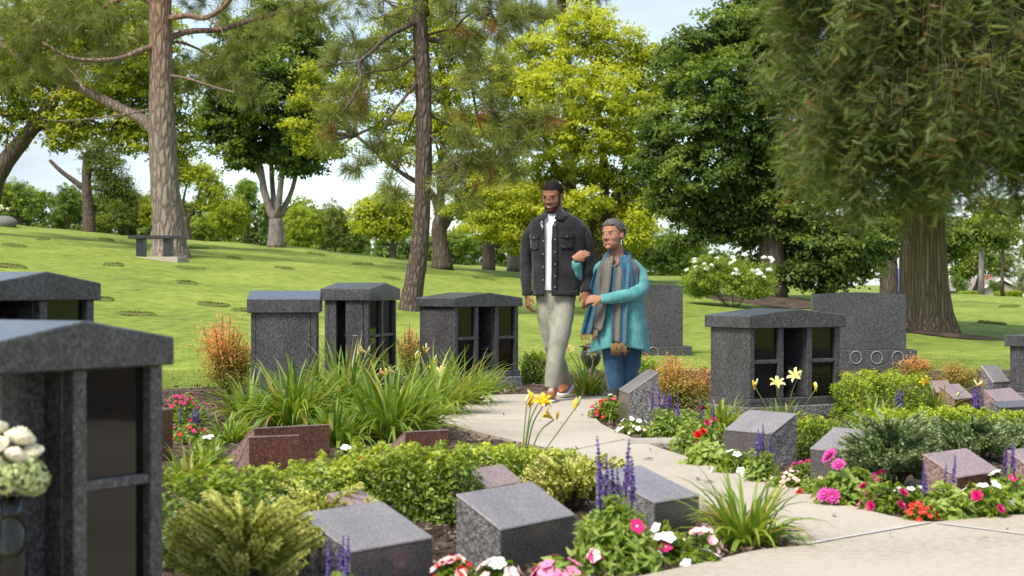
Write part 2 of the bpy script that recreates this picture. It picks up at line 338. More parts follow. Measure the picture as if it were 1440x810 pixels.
# lawn: one sheet out to the horizon
xs = np.concatenate([-np.geomspace(900, 32, 22), np.arange(-30, 30.1, .4), np.geomspace(32, 900, 22)])
ys = np.concatenate([[-900, -300, -100, -30, -8], np.arange(0, 14, 2), np.arange(14, 62, .4), np.arange(62, 140, 2.5), np.geomspace(142, 2600, 24)])
X, Y = np.meshgrid(xs, ys); V = np.stack([X, Y, tz(X, Y)], -1).reshape(-1, 3); nx, ny = len(xs), len(ys)
i, j = np.meshgrid(np.arange(nx - 1), np.arange(ny - 1)); a = (j * nx + i).ravel()
props(obj('lawn', npm('lawn', V, np.stack([a, a + 1, a + nx + 1, a + nx], 1), M['lawn'], smooth=True)), kind='structure')
# planting bed sheet
xs = np.arange(-14, 14.01, .11); nn = 120; yy0 = 1.0
X = np.repeat(xs[None], nn, 0); T_ = np.linspace(0, 1, nn)[:, None]; Y = yy0 + T_ * (bed_far(xs) + .12 * np.sin(xs * 2.3) + .07 * np.sin(xs * 5.1) - yy0)[None]
Z = .014 + .008 * np.sin(X * 7.3 + Y * 3.1) * np.sin(Y * 6.1 - X * 2) + rng.normal(0, .0022, X.shape); Z[-1] = -.02
a = (np.meshgrid(np.arange(len(xs) - 1), np.arange(nn - 1))[1] * len(xs) + np.meshgrid(np.arange(len(xs) - 1), np.arange(nn - 1))[0]).ravel()
props(obj('planting_bed', npm('planting_bed', np.stack([X, Y, Z], -1).reshape(-1, 3), np.stack([a, a + 1, a + len(xs) + 1, a + len(xs)], 1), M['mulch'], smooth=True)), kind='structure')
# concrete path
PX = [(640, 567), (700, 561), (842, 558.5), (960, 557), (960, 574), (850, 577), (836, 584), (841, 599), (859, 610), (877, 618), (921, 636), (970, 652), (1011, 667), (1052, 678), (1120, 697), (1142, 705), (1203, 724), (1253, 737.5), (1300, 745.5), (1312, 746.5), (1358, 742), (1440, 735), (1700, 716)]
right = [GX(*p) for p in PX] + [(6, 6.2), (6, -3), (-3, -3), (-3, 2.2), (-1.2, 3.6), (-.2, 4.7)]
left = [GX(*p) for p in [(978, 808), (1052, 790), (1092, 784), (1125, 781), (1132, 778), (1100, 769), (1000, 728), (930, 700), (850, 660), (780, 640), (700, 622), (640, 606), (612, 594), (606, 584), (616, 574)]]
def resamp(pl, k=3):
    out = []
    for q in range(len(pl)):
        p0, p1, p2, p3 = [Vector(pl[(q + d) % len(pl)]) for d in (-1, 0, 1, 2)]
        for s in range(k):
            t = s / k; out.append(p1.lerp(p2, t) if (p2 - p1).length > 1.5 else .5 * ((2 * p1) + (p2 - p0) * t + (2 * p0 - 5 * p1 + 4 * p2 - p3) * t * t + (p1 * 3 - p0 - p2 * 3 + p3) * t ** 3))
    return out
PATH = resamp(right + left, 3)
bm = bmesh.new(); vt = [bm.verts.new((p.x, p.y, .034)) for p in PATH]; f = bm.faces.new(vt)
bmesh.ops.triangulate(bm, faces=[f]); g = bmesh.ops.extrude_face_region(bm, geom=list(bm.faces))
for v in [e for e in g['geom'] if isinstance(e, bmesh.types.BMVert)]: v.co.z = -.08
path = props(obj('path', bmm('path', bm, M['concrete'])), kind='structure')
def strip(name, p0, p1, w, z, m, parent):
    p0, p1 = Vector(p0), Vector(p1); d = (p1 - p0).normalized(); s = Vector((-d.y, d.x)) * w / 2
    n = 14; V = []; 
    for k in range(n + 1):
        c = p0.lerp(p1, k / n); q = s * random.uniform(.75, 1.25); V += [(c.x - q.x, c.y - q.y, z), (c.x + q.x, c.y + q.y, z)]
    Q = [(2 * k, 2 * k + 2, 2 * k + 3, 2 * k + 1) for k in range(n)]
    obj(name, npm(name, V, Q, m), parent)
strip('joint', GX(1309, 748), GX(1132, 780), .02, .0385, M['joint'], path)
strip('joint', GX(1318, 749), GX(1520, 776), .018, .0385, M['joint'], path)
strip('joint', GX(612, 596), GX(846, 602), .008, .0385, M['soil'], path)
strip('joint', GX(890, 624), GX(800, 643), .008, .0385, M['soil'], path)
PA = np.array([(p.x, p.y) for p in PATH])
def inpath(x, y, pad=0):
    x = np.asarray(x); y = np.asarray(y); c = np.zeros(x.shape, bool); n = len(PA); j = n - 1
    for i in range(n):
        xi, yi = PA[i]; xj, yj = PA[j]
        c ^= ((yi > y) != (yj > y)) & (x < (xj - xi) * (y - yi) / (yj - yi + 1e-12) + xi); j = i
    return c
# stepping slab beside the path
x, y = GX(922, 629)
o = obj('stepping_slab', box_me('stepping_slab', -.17, .2, -.13, .13, -.03, .045, M['slab_stone'], .008), loc=(x, y, 0), rot=(0, 0, .1)); props(o, 'short pale stone slab set in mulch at the right edge of the curved path', 'paving slab')
x, y = GX(690, 573)
o = obj('stepping_slab', box_me('stepping_slab', -.42, .42, -.35, .35, -.03, .03, M['slab_stone'], .008), loc=(x - .02, y + .75, 0), rot=(0, 0, .2)); props(o, 'grey flat slab in mulch before the six-bay columbarium left of the man', 'paving slab')
# mulch chips
n = 34000; D = np.exp(rng.uniform(math.log(4.2), math.log(19), n)); X = rng.uniform(-.33, .33, n) * D; Z = np.full(n, .02)
ok = ~inpath(X, D) & (D < bed_far(X) + .05)
edge = rng.random(n) < .004; ok |= (inpath(X, D) & edge & (D > 6)); Z[inpath(X, D)] = .04
P = np.stack([X, D, Z], 1)[ok]; n = len(P)
d = nrmz(rng.normal(0, 1, (n, 3)) * (1, 1, .35)); s = nrmz(np.cross(d, rng.normal(0, .35, (n, 3)) + (0, 0, 1))); L_ = (rng.uniform(.01, .032, n) * (1 + (P[:, 1] > 10) * .4))[:, None]; W_ = L_ * rng.uniform(.2, .45, n)[:, None]
up = np.cross(s, d) * .004
V = np.stack([P - d * L_ / 2 - s * W_ / 2, P + d * L_ / 2 - s * W_ * .4, P + d * L_ / 2 + s * W_ / 2 + up, P - d * L_ / 2 + s * W_ * .3 + up], 1).reshape(-1, 3); V[:, 2] += .006
props(obj('mulch_chips', npm('mulch_chips', V, np.arange(n * 4).reshape(-1, 4), M['chip'], tint=np.repeat(rng.random(n), 4))), kind='stuff')
# lawn blades
def blades(D, X, hk=1.0):
    n = len(D); Z = tz(X, D); h = (.016 + .0003 * D) * rng.uniform(.6, 1.3, n) * hk; w = .0035 + .0*D
    a = rng.uniform(0, 2 * math.pi, n); lean = rng.uniform(.5, 1.6, n) * h; b = rng.uniform(0, 2 * math.pi, n)
    P = np.stack([X, D, Z - .005], 1); s = np.stack([np.cos(a), np.sin(a) * .4, a * 0], 1) * w[:, None]
    tip = P + np.stack([np.cos(b) * lean, np.sin(b) * lean, h], 1)
    return np.stack([P - s, P + s, tip], 1).reshape(-1, 3)
n = 330000; D = np.exp(rng.uniform(math.log(14.5), math.log(24), n)); X = rng.uniform(-.345, .345, n) * D
big = noise
ok = (D > bed_far(X) + .05 + rng.normal(0, .05, n)) & (rng.random(n) > (D - 14.5) / 8); D, X = D[ok], X[ok]; n = len(D)
tn = np.clip(.45 + .25 * np.sin(X * .8 + 1.3 * np.sin(D * .33)) * np.sin(D * .42 + X * .15) + .12 * np.sin(X * 2.9 + D) + rng.normal(0, .09, n), 0, 1)
props(obj('grass', npm('grass', blades(D, X), np.arange(n * 3).reshape(-1, 3), M['blade'], tint=np.repeat(tn, 3))), kind='stuff')

# fallen leaves on the path and the lawn
n = 420; D = np.exp(rng.uniform(math.log(5.7), math.log(40), n)); X = rng.uniform(-.32, .32, n) * D; ok = (inpath(X, D) & (rng.random(n) < .35)) | (D > bed_far(X) + .3); D, X = D[ok], X[ok]; n = len(D)
P = np.stack([X, D, tz(X, D) + np.where(inpath(X, D), .041, .02)], 1); a_ = rng.uniform(0, 6.283, n); d = np.stack([np.cos(a_), np.sin(a_), rng.uniform(-.1, .3, n)], 1); s = np.stack([-np.sin(a_), np.cos(a_), rng.uniform(-.2, .2, n)], 1) * .4; L_ = rng.uniform(.018, .04, n)[:, None]
V = np.stack([P - d * L_, P + s * L_ + (0, 0, .004), P + d * L_, P - s * L_ + (0, 0, .006)], 1).reshape(-1, 3)
props(obj('fallen_leaves', npm('fallen_leaves', V, leaf_quads := np.arange(n * 4).reshape(-1, 4), leafmat('dry_leaf', [(.10, .05, .02), (.22, .13, .04), (.35, .26, .08)], .8, .1), tint=np.repeat(rng.random(n), 4))), kind='stuff')
# sunken flat markers in the lawn: bare hollow with a grass fringe
def oval_me(name, a, b, m, amp=.18, seed=0, z=.02):
    q = np.random.default_rng(seed); n = 22; th = np.arange(n) / n * 2 * math.pi; r = 1 + amp * np.sin(3 * th + q.uniform(0, 6)) * .5 + q.normal(0, amp * .3, n)
    V = [(0, 0, z * .2)] + [(a * r[k] * .6 * math.cos(t), b * r[k] * .6 * math.sin(t), z * .5) for k, t in enumerate(th)] + [(a * r[k] * math.cos(t), b * r[k] * math.sin(t), z) for k, t in enumerate(th)]
    T = [(0, 1 + k, 1 + (k + 1) % n) for k in range(n)]; Q = [(1 + k, 1 + n + k, 1 + n + (k + 1) % n, 1 + (k + 1) % n) for k in range(n)]
    return npm(name, V, [Q, T], m, smooth=True)
# ------------------------------------------------------------------ foliage engine
def leaves_arr(P, out, size, asp=.5, up=.6, outw=.5, jit=.7, droop=.15, fold=.12):
    n = len(P); size = np.broadcast_to(np.asarray(size, float), (n,)) * rng.uniform(.7, 1.3, n)
    N_ = nrmz(out * outw + np.array([0, 0, up]) + rng.normal(0, jit, (n, 3)))
    d = nrmz(np.cross(N_, rng.normal(0, 1, (n, 3)) + np.array([0, 0, .01]))); d = nrmz(d + out * .25)
    s = nrmz(np.cross(d, N_)); L = size[:, None]
    b = P - d * L * .3; t = P + d * L * .7; t[:, 2] -= droop * size
    l = P + s * L * asp / 2 + N_ * L * fold; r = P - s * L * asp / 2 + N_ * L * fold
    return np.stack([b, r, t, l], 1).reshape(-1, 3)
def leaf_faces(n):
    a = np.arange(n) * 4; return np.concatenate([np.stack([a, a + 1, a + 2], 1), np.stack([a, a + 2, a + 3], 1)])
def lobes_points(lobes, ncl, per, crad, rmin=.45, flat=.7):
    """lobes: (c, r3). clusters near the skin of every lobe; returns points, outward, tint"""
    c = np.array([tuple(l[0]) for l in lobes]); r = np.array([tuple(l[1]) for l in lobes])
    w = (r[:, 0] * r[:, 2] + r[:, 0] * r[:, 1]) ; w = w / w.sum(); k = rng.choice(len(lobes), ncl, p=w)
    d = nrmz(rng.normal(0, 1, (ncl, 3))); rad = 1 - (1 - rmin) * rng.random(ncl) ** 1.7
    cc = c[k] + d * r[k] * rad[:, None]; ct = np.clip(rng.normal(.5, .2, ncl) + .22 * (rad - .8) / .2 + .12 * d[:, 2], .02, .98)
    sh = nrmz(rng.normal(0, 1, (ncl, per, 3)) + np.array([0, 0, .45])); sh[..., 2] = np.where(sh[..., 2] < -.35, -sh[..., 2] * .5, sh[..., 2])
    off = sh * (1 - .45 * rng.random((ncl, per, 1)) ** 1.5) * 1.7 * crad * np.array([1, 1, flat]) * rng.uniform(.55, 1.35, (ncl, 1, 1))
    P = (cc[:, None] + off).reshape(-1, 3); out = nrmz(np.repeat(d, per, 0) + .6 * nrmz(off.reshape(-1, 3)))
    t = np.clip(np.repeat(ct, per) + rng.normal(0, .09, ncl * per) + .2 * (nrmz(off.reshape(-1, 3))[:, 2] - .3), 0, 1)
    return P, out, t
def crown_me(name, lobes, ncl, per, crad, leaf, m, asp=.55, rmin=.45, flat=.7, tshift=0, org=None, **kw):
    P, out, t = lobes_points(lobes, ncl, per, crad, rmin, flat)
    if org is not None: P = P - np.array(tuple(org))
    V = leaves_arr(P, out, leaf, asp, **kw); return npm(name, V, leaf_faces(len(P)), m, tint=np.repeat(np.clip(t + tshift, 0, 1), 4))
def limb(pts, r0, r1, n=9, k=4, wob=.05, seed=1):
    p = smoothpath(pts, k); return tube(p, list(np.geomspace(r0, r1, len(p))), n, wob=wob, seed=seed)
def lob(px, py, rx, ry, D, dd=0, rd=None):
    s = F / D; return (AP(px, py, D + dd), (rx / s, (rd if rd else (rx + ry) / 2) / s, ry / s))
def tree_thing(name, base, label, group='trees growing on the lawn and beyond it', cat='tree'):
    return empty(name, base, 0, label, cat, group)
def rel(pts, b): return [Vector(p) - Vector(b) for p in pts]
def tree(name, label, base, trunk, limbs, lobes, lm, bm_, ncl, per, crad, leaf, auto=True, cat='tree', **kw):
    ncl = int(ncl * 1.05); per = int(per * 2.7); crad = crad * 1.15; leaf = leaf * .74; kw.setdefault('rmin', .3); kw['tshift'] = kw.get('tshift', 0) + .06; lobes = [(c, tuple(v * 1.1 for v in r)) for c, r in lobes]
    """trunk: (points, radii); limbs: list of (points, r0, r1) in world coordinates"""
    b = Vector(base); t = tree_thing(name, b, label, cat=cat)
    pts = smoothpath(rel(trunk[0], b), 5); obj('trunk', tubes_me('trunk', [tube(pts, lerpn(trunk[1], len(pts)), 20, wob=.03, seed=len(label))], bm_), t)
    br = [limb(rel(p, b), r0, r1, seed=q) for q, (p, r0, r1) in enumerate(limbs)]
    if auto:
        top = pts[-1]; anchors = pts[len(pts) // 2:] + [Vector(p) - b for L_ in limbs for p in L_[0][1:]]
        for q, (c, r) in enumerate(lobes):
            e = Vector(c) - b; a = min(anchors, key=lambda v: (v - e).length + .6 * max(0, v.z - e.z)); m_ = a.lerp(e, .5) + Vector((random.uniform(-.2, .2), random.uniform(-.2, .2), random.uniform(0, .3))) * (a - e).length * .3
            r0 = min(trunk[1][-1] if np.isscalar(trunk[1][-1]) else .1, .03 + .035 * (a - e).length); br.append(limb([a, m_, e], r0, .015, 7, 3))
            for z in range(4):
                f = e + Vector([random.gauss(0, 1) * r[i] * .5 for i in range(3)]); br.append(limb([m_.lerp(e, .4), f], r0 * .4, .008, 5, 2))
    if br: obj('branches', tubes_me('branches', br, bm_), t)
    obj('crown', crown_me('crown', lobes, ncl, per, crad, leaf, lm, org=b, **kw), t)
    return t

# needle tufts (pines)
def tufts_me(name, C_, Dr, m, nper=46, L=.22, w=.006, tint=.5, spread=1.0, org=None, tvar=.18):
    n = len(C_); C_ = np.asarray(C_, float); Dr = nrmz(np.asarray(Dr, float))
    if org is not None: C_ = C_ - np.array(tuple(org))
    d = nrmz(Dr[:, None] * .9 / spread + nrmz(rng.normal(0, 1, (n, nper, 3)))); Ls = L * rng.uniform(.7, 1.2, (n, nper, 1))
    base = C_[:, None] + Dr[:, None] * rng.uniform(-.12, .05, (n, nper, 1)); mid = base + d * Ls * .55; tip = base + d * Ls; tip[..., 2] -= .28 * Ls[..., 0] * rng.uniform(.3, 1, (n, nper))
    s = nrmz(np.cross(d, rng.normal(0, 1, (n, nper, 3)))) * w
    V = np.stack([base - s * .5, base + s * .5, mid + s, tip, mid - s], 2).reshape(-1, 3); a = np.arange(n * nper) * 5
    Q = np.stack([a, a + 1, a + 2, a + 4], 1); T = np.stack([a + 4, a + 2, a + 3], 1)
    t = np.clip(np.repeat(rng.normal(tint, tvar, n), nper) + rng.normal(0, .12, n * nper), 0, 1)
    return npm(name, V, [Q, T], m, tint=np.repeat(t, 5))
# arching strap leaves
def strap_me(name, n, r, h, m, w=.014, segs=5, spread=1.0, tint=(.5, .2), brown=.04, seed=0, z0=.0):
    q = np.random.default_rng(seed); a = q.uniform(0, 2 * math.pi, n); L = h * q.uniform(.7, 1.35, n); lean = q.uniform(.05, 1.0, n) * spread
    b0 = q.uniform(0, r, n) * .45; bx, by = np.cos(a) * b0, np.sin(a) * b0; a = a + q.normal(0, .5, n); t = np.linspace(0, 1, segs + 1)
    el0 = (math.pi / 2) - lean * .75; curl = .35 + lean * q.uniform(.9, 2.6, n)
    x = np.zeros(n); z = np.zeros(n) + z0; pts = [(x.copy(), z.copy())]
    for k in range(segs):
        el = el0 - curl * ((k + .5) / segs) ** 1.6; x = x + np.cos(el) * L / segs; z = z + np.sin(el) * L / segs; pts.append((x.copy(), np.maximum(z, .02).copy()))
    V = []; ws = w * q.uniform(.7, 1.3, n)
    for k, (x, z) in enumerate(pts):
        c = np.stack([bx + np.cos(a) * x, by + np.sin(a) * x, z], 1); pr = ws * (1 - .97 * t[k] ** 2.2) * (.65 + .35 * min(1, t[k] * 4)); s = np.stack([-np.sin(a), np.cos(a), 0 * a], 1) * pr[:, None]
        up = np.stack([-np.cos(a) * .3, -np.sin(a) * .3, np.ones(n)], 1) * pr[:, None] * .5
        V += [c - s / 1 + up, c, c + s + up]
    V = np.stack(V, 1).reshape(-1, 3); k3 = 3 * (segs + 1); o = np.arange(n) * k3; Q = []
    for k in range(segs):
        Q.append(np.stack([o + 3 * k, o + 3 * k + 1, o + 3 * k + 4, o + 3 * k + 3], 1)); Q.append(np.stack([o + 3 * k + 1, o + 3 * k + 2, o + 3 * k + 5, o + 3 * k + 4], 1))
    tt = np.clip(q.normal(tint[0], tint[1], n), 0, .72); tt[q.random(n) < brown] = .97
    return npm(name, V, np.concatenate(Q), m, tint=np.repeat(tt, k3), smooth=True)

# ------------------------------------------------------------------ flower heads (shared meshes)
def petals_me(name, n, L, w, m, cup=.3, m2=None, rings=1, seg=3, curl=0, eye=.0, notch=False):
    V, Q, T, mi_q, mi_t = [], [], [], [], []
    o = 0
    for g in range(rings):
        lg = L * (1 - .27 * g); cp = cup + g * .38
        for k in range(n):
            a = 2 * math.pi * (k + .5 * (g % 2)) / n + random.uniform(-.08, .08); ca, sa = math.cos(a), math.sin(a)
            for s in range(seg + 1):
                t = s / seg; wd = w * (1 - .25 * g) * math.sin(math.pi * min(.93, .12 + .82 * t)) ** .7; el = cp - curl * t; rr = lg * t
                x, z = rr * math.cos(el), rr * math.sin(el) + .002 * g + random.uniform(-.05, .05) * L * t
                V += [(ca * x - sa * wd / 2, sa * x + ca * wd / 2, z + .06 * L), (ca * x, sa * x, z), (ca * x + sa * wd / 2, sa * x - ca * wd / 2, z + .06 * L)]
            for s in range(seg):
                b = o + 3 * s; Q += [(b, b + 1, b + 4, b + 3), (b + 1, b + 2, b + 5, b + 4)]
            o += 3 * (seg + 1)
    mi = [0] * len(Q); V = np.array(V)
    if eye:
        v, q, t = ball((0, 0, .08 * L), (eye, eye, eye * .7), 8, 5); V2 = np.concatenate([V, v]); Q2 = np.concatenate([np.array(Q), q + len(V)]); T = t + len(V)
        return npm(name, V2, [Q2, T], [m, m2], smooth=True, mi=mi + [1] * (len(q) + len(t)))
    return npm(name, V, [np.array(Q)], [m], smooth=True)
def spike_me(name, h, r, n=70, m='petal_purple', seed=0):
    q = np.random.default_rng(seed); t = np.sort(q.random(n)); whorl = np.round(t * 11) / 11 * .8 + t * .2
    a = q.uniform(0, 6.28, n); rr = r * (1 - .75 * whorl ** 1.5)
    out = np.stack([np.cos(a), np.sin(a), 0 * a + .3], 1); P = out * (rr * .6)[:, None]; P[:, 2] = h * whorl
    V = leaves_arr(P, out, rr * 1.25 + .003, .8, .1, .3, .6, .1, .2)
    V1 = V; F1 = leaf_faces(n); v, qd, tr = tube([(0, 0, -.02), (0, 0, h)], [.0025, .001], 5)
    return npm(name, np.concatenate([V1, v]), [qd + len(V1), np.concatenate([F1, tr + len(V1)])], M[m], tint=np.concatenate([np.repeat(np.clip(.25 + .5 * q.random(n), 0, 1), 4), np.full(len(v), .1)]))
def lily_me(name, m, L=.09):
    V, Q = [], []; o = 0
    for k in range(6):
        a = 2 * math.pi * k / 6; ca, sa = math.cos(a), math.sin(a); wd0 = L * (.32 if k % 2 else .24)
        prof = [(0, 0), (.12, .3), (.25, .6), (.5, .85), (.85, .95), (1.05, .8)]
        for s, (x, z) in enumerate(prof):
            wd = wd0 * [.2, .6, .9, 1.1, .8, .12][s]; x *= L * .8; z *= L
            V += [(ca * x - sa * wd / 2, sa * x + ca * wd / 2, z + .03 * L), (ca * x, sa * x, z), (ca * x + sa * wd / 2, sa * x - ca * wd / 2, z + .03 * L)]
        for s in range(5):
            b = o + 3 * s; Q += [(b, b + 1, b + 4, b + 3), (b + 1, b + 2, b + 5, b + 4)]
        o += 18
    return npm(name, V, np.array(Q), m, smooth=True)
def rose_me(name, m, r=.045):
    parts = []
    for g in range(5):
        k = 3 + g; rr = r * (.25 + .19 * g)
        for i in range(k):
            a = 6.283 * i / k + g; M_ = Matrix.Rotation(a, 4, 'Z') @ Matrix.Translation((rr * .55, 0, r * (.55 - .07 * g))) @ Matrix.Rotation(.25 + .16 * g, 4, 'Y')
            v, q, t = ball((0, 0, 0), (r * .10, rr * .75, r * (.55 - .02 * g)), 8, 6); parts.append(xf((v, q, t), M_))
    return tubes_me(name, parts, m)
FL = {
    'vinca_white': petals_me('flower', 5, .024, .024, M['petal_white'], .15, M['eye_y'], eye=.003),
    'vinca_mag': petals_me('flower', 5, .024, .024, M['petal_mag'], .15, M['petal_white'], eye=.004),
    'vinca_pink': petals_me('flower', 5, .024, .024, M['petal_pink'], .15, M['petal_mag'], eye=.004),
    'petal_pale': petals_me('flower', 5, .018, .018, M['petal_pale'], .4, M['petal_pink'], eye=.003),
    'begonia_red': petals_me('flower', 4, .016, .018, M['petal_red'], .5, M['eye_y'], eye=.003),
    'begonia_pale': petals_me('flower', 4, .016, .018, M['petal_pale'], .5, M['eye_y'], eye=.003),
    'geranium_red': petals_me('flower', 7, .034, .024, M['petal_red'], .35, M['petal_mag'], rings=3, eye=.004),
    'geranium_mag': petals_me('flower', 7, .03, .022, M['petal_mag'], .35, M['petal_mag'], rings=3, eye=.004),
    'dahlia': petals_me('flower', 12, .05, .02, M['petal_dahlia'], .05, M['eye_y'], rings=3, eye=.009),
    'zinnia_mag': petals_me('flower', 9, .022, .014, M['petal_mag'], .2, M['petal_red'], rings=2, eye=.004),
    'lily_yellow': lily_me('flower', M['petal_yellow'], .075), 'lily_lemon': lily_me('flower', M['petal_lemon'], .085), 'lily_orange': lily_me('flower', M['petal_orange'], .075),
    'rose': rose_me('flower', M['petal_cream'], .05), 'rose_white': rose_me('flower', M['petal_white'], .06),
}
SPK = [spike_me('flower_spike', .105, .0085, 80, seed=s) for s in range(3)]
BUD = {c: tubes_me('bud', [tube([(0, 0, 0), (0, 0, .02), (0, 0, .045), (0, 0, .055)], [.003, .008, .006, .001], 7)], M['petal_' + c]) for c in ('yellow', 'green')}
def tilt(yaw, t): return Matrix.Rotation(yaw, 4, 'Z') @ Matrix.Rotation(t, 4, 'Y')
def put_flower(parent, me, pos, yaw=0, t=0, s=1.0, name='flower'):
    o = bpy.data.objects.new(name, me); o.matrix_basis = Matrix.Translation(pos) @ tilt(yaw, t) @ Matrix.Diagonal((s, s, s, 1)); COL.objects.link(o); o.parent = parent; return o
def stem_parts(tops, z0=.02, r=.002, cx=0, cy=0, pull=.4):
    out = []
    for p in tops:
        p = Vector(p); b = Vector((p.x * pull, p.y * pull, z0)); m_ = b.lerp(p, .55) + Vector((0, 0, .02)); out.append(tube(smoothpath([b, m_, p], 3), [r] * 7, 5))
    return out
def mound_me(name, rx, ry, h, n, leaf, m, asp=.5, tmid=.5, seed=0, stems=True, **kw):
    """leafy mound: leaves through a dome"""
    d = nrmz(rng.normal(0, 1, (n, 3))); d[:, 2] = np.abs(d[:, 2]); rad = 1 - .55 * rng.random(n) ** 1.6
    lump = 1 + .13 * np.sin(d[:, 0] * 5 + seed) * np.sin(d[:, 1] * 6 + seed * 2) + .08 * np.sin(d[:, 2] * 9 + d[:, 0] * 7 + seed)
    P = d * np.array([rx, ry, h]) * (rad * lump)[:, None]; P[:, 2] = np.maximum(P[:, 2], .01)
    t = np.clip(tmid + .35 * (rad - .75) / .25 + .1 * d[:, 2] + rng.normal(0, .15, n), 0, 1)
    return npm(name, leaves_arr(P, d, leaf, asp, **kw), leaf_faces(n), m, tint=np.repeat(t, 4))
def flower_plant(name, px, py, w, h, leafmat_, leaf, nleaf, flowers, label, cat='flowering plant', group=None, asp=.45, depth=None, spikes=0, spike_s=1.0, tmid=.5, up=.6, fz=1.0, spike_h=1.0):
    x, y = GX(px, py); w *= .9
    if w < .29: h *= .8; spikes = round(spikes * .75); spike_s *= .85
    dep = depth or w * .8; y = y + dep * .4; t = empty(name, (x, y, .01), random.uniform(-.2, .2), label, cat, group)
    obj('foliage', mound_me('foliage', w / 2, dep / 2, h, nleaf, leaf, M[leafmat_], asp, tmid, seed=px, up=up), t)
    tops = []
    for kind, cnt, sc in flowers:
        sc = sc * .86
        for k in range(max(1, round(cnt * .8))):
            a = random.uniform(0, 6.283); e = random.uniform(.15, 1.35); e = max(e, .25)
            d = Vector((math.cos(a) * math.cos(e), math.sin(a) * math.cos(e), math.sin(e)))
            if d.y > .35: d.y *= -1
            p = Vector((d.x * w * .53, d.y * dep * .53, d.z * h * 1.1 * fz)); tops.append(p)
            put_flower(t, FL[kind], p, math.atan2(d.y, d.x) + random.uniform(-.3, .3), 1.25 - e * .6 + random.uniform(-.3, .3), sc * random.uniform(.85, 1.15))
    for k in range(spikes):
        a = random.uniform(0, 6.283); rr = random.uniform(.1, .8); p = Vector((math.cos(a) * rr * w / 2, math.sin(a) * rr * dep / 2, h * random.uniform(.8, 1.12) * spike_h)); tops.append(p)
        put_flower(t, SPK[k % 3], p, random.uniform(0, 6), random.uniform(-.12, .12), spike_s * random.uniform(.8, 1.2), 'flower_spike')
    if tops: props(obj('stems', tubes_me('stems', stem_parts(tops), M['stalk']), t), kind='stuff')
    return t
# ------------------------------------------------------------------ trees
def ground(px, D): x, y = gx(px, D); return Vector((x, y, tz1(x, y) - .03))
# 1 big pine on the left rise
D = 41.5; b = ground(238, D)
T = tree_thing('pine_tree', b, 'large pine with a thick scaly reddish trunk standing right behind the granite bench')
def up(px, py, dd=0): return AP(px, py, D + dd) - b
s = F / D
tr = [Vector((0, 0, -.1)), up(238, 345), up(235, 300), up(231, 240), up(228, 180), up(227, 120), up(226, 60), up(226, 0), up(228, -80), up(232, -200)]
rr = [33 / s, 24.5 / s, 21 / s, 19.5 / s, 19 / s, 17 / s, 16 / s, 15.5 / s, 13 / s, 8 / s]
pts = smoothpath(tr, 5); obj('trunk', tubes_me('trunk', [tube(pts, lerpn(rr, len(pts)), 28, wob=.03)], M['bark_pine']), T)
LB = [([(224, 195), (205, 172), (165, 150), (120, 128), (80, 108), (35, 85), (-10, 55), (-60, 20)], 9, 4.5), ([(226, 65), (200, 70), (170, 82), (130, 85), (95, 80), (60, 60)], 5, 2), ([(228, 60), (262, 45), (310, 42), (350, 30), (400, 16), (445, 12), (480, -5)], 5, 2.2),
      ([(228, 28), (262, 22), (290, 25), (320, 5), (340, -30)], 4.5, 3), ([(228, 62), (255, 60), (290, 75), (310, 95)], 3, 1.2), ([(230, 105), (262, 110), (300, 122), (330, 130)], 2.5, 1), ([(225, 10), (190, -5), (150, 8), (110, 40), (85, 25)], 5, 2), ([(290, 25), (310, 40), (318, 60)], 1.5, .7), ([(120, 128), (100, 100), (60, 80)], 2.5, 1), ([(228, 150), (180, 160), (140, 166), (90, 170), (60, 168)], 2, .8)]
br = [limb([up(p[0], p[1], dd=-q * .35 * (1 if i % 2 else -1)) for q, p in enumerate(pp)], r0 / s, r1 / s, 9, seed=i) for i, (pp, r0, r1) in enumerate(LB)]
obj('branches', tubes_me('branches', br, M['bark_pine']), T)
def tuftset(spec, D, b, dens=1.0):
    """spec: (px, py, spread_px, count)"""
    C_, Dr = [], []; s = F / D; tw = []
    for px, py, sp, n in spec:
        cen = AP(px, py, D) - b
        for _ in range(int(n * dens)):
            o = Vector((random.gauss(0, 1), random.gauss(0, 1), random.gauss(0, .75))) * sp / s * .55; c = cen + o
            C_.append(c); Dr.append(o.normalized() * .7 + Vector((0, 0, .25)));
            if random.random() < .35: tw.append(tube([cen + o * .1, cen + o * .6 + Vector((0, 0, -.05)), c], [.012, .008, .006], 4))
    return C_, Dr, tw
spec = [(30, 40, 50, 26), (90, 20, 50, 26), (150, 50, 40, 20), (60, 90, 30, 10), (120, 90, 35, 14), (20, 110, 25, 8), (185, 20, 30, 12), (290, 5, 30, 10), (300, 85, 35, 16), (330, 110, 30, 14), (350, 130, 20, 7), (275, 95, 30, 8), (380, 40, 30, 8), (410, 20, 30, 10), (450, 20, 30, 12), (340, 70, 25, 8), (-30, 40, 60, 20), (100, -40, 80, 30), (220, -60, 80, 26), (350, -50, 70, 22), (165, 70, 30, 8)]
C_, Dr, tw = tuftset(spec, D + .7, b, 1.5)
obj('needles', tufts_me('needles', C_, Dr, M['needle'], 90, .34, .0052, .6), T); props(obj('twigs', tubes_me('twigs', tw, M['twig']), T), kind='stuff')

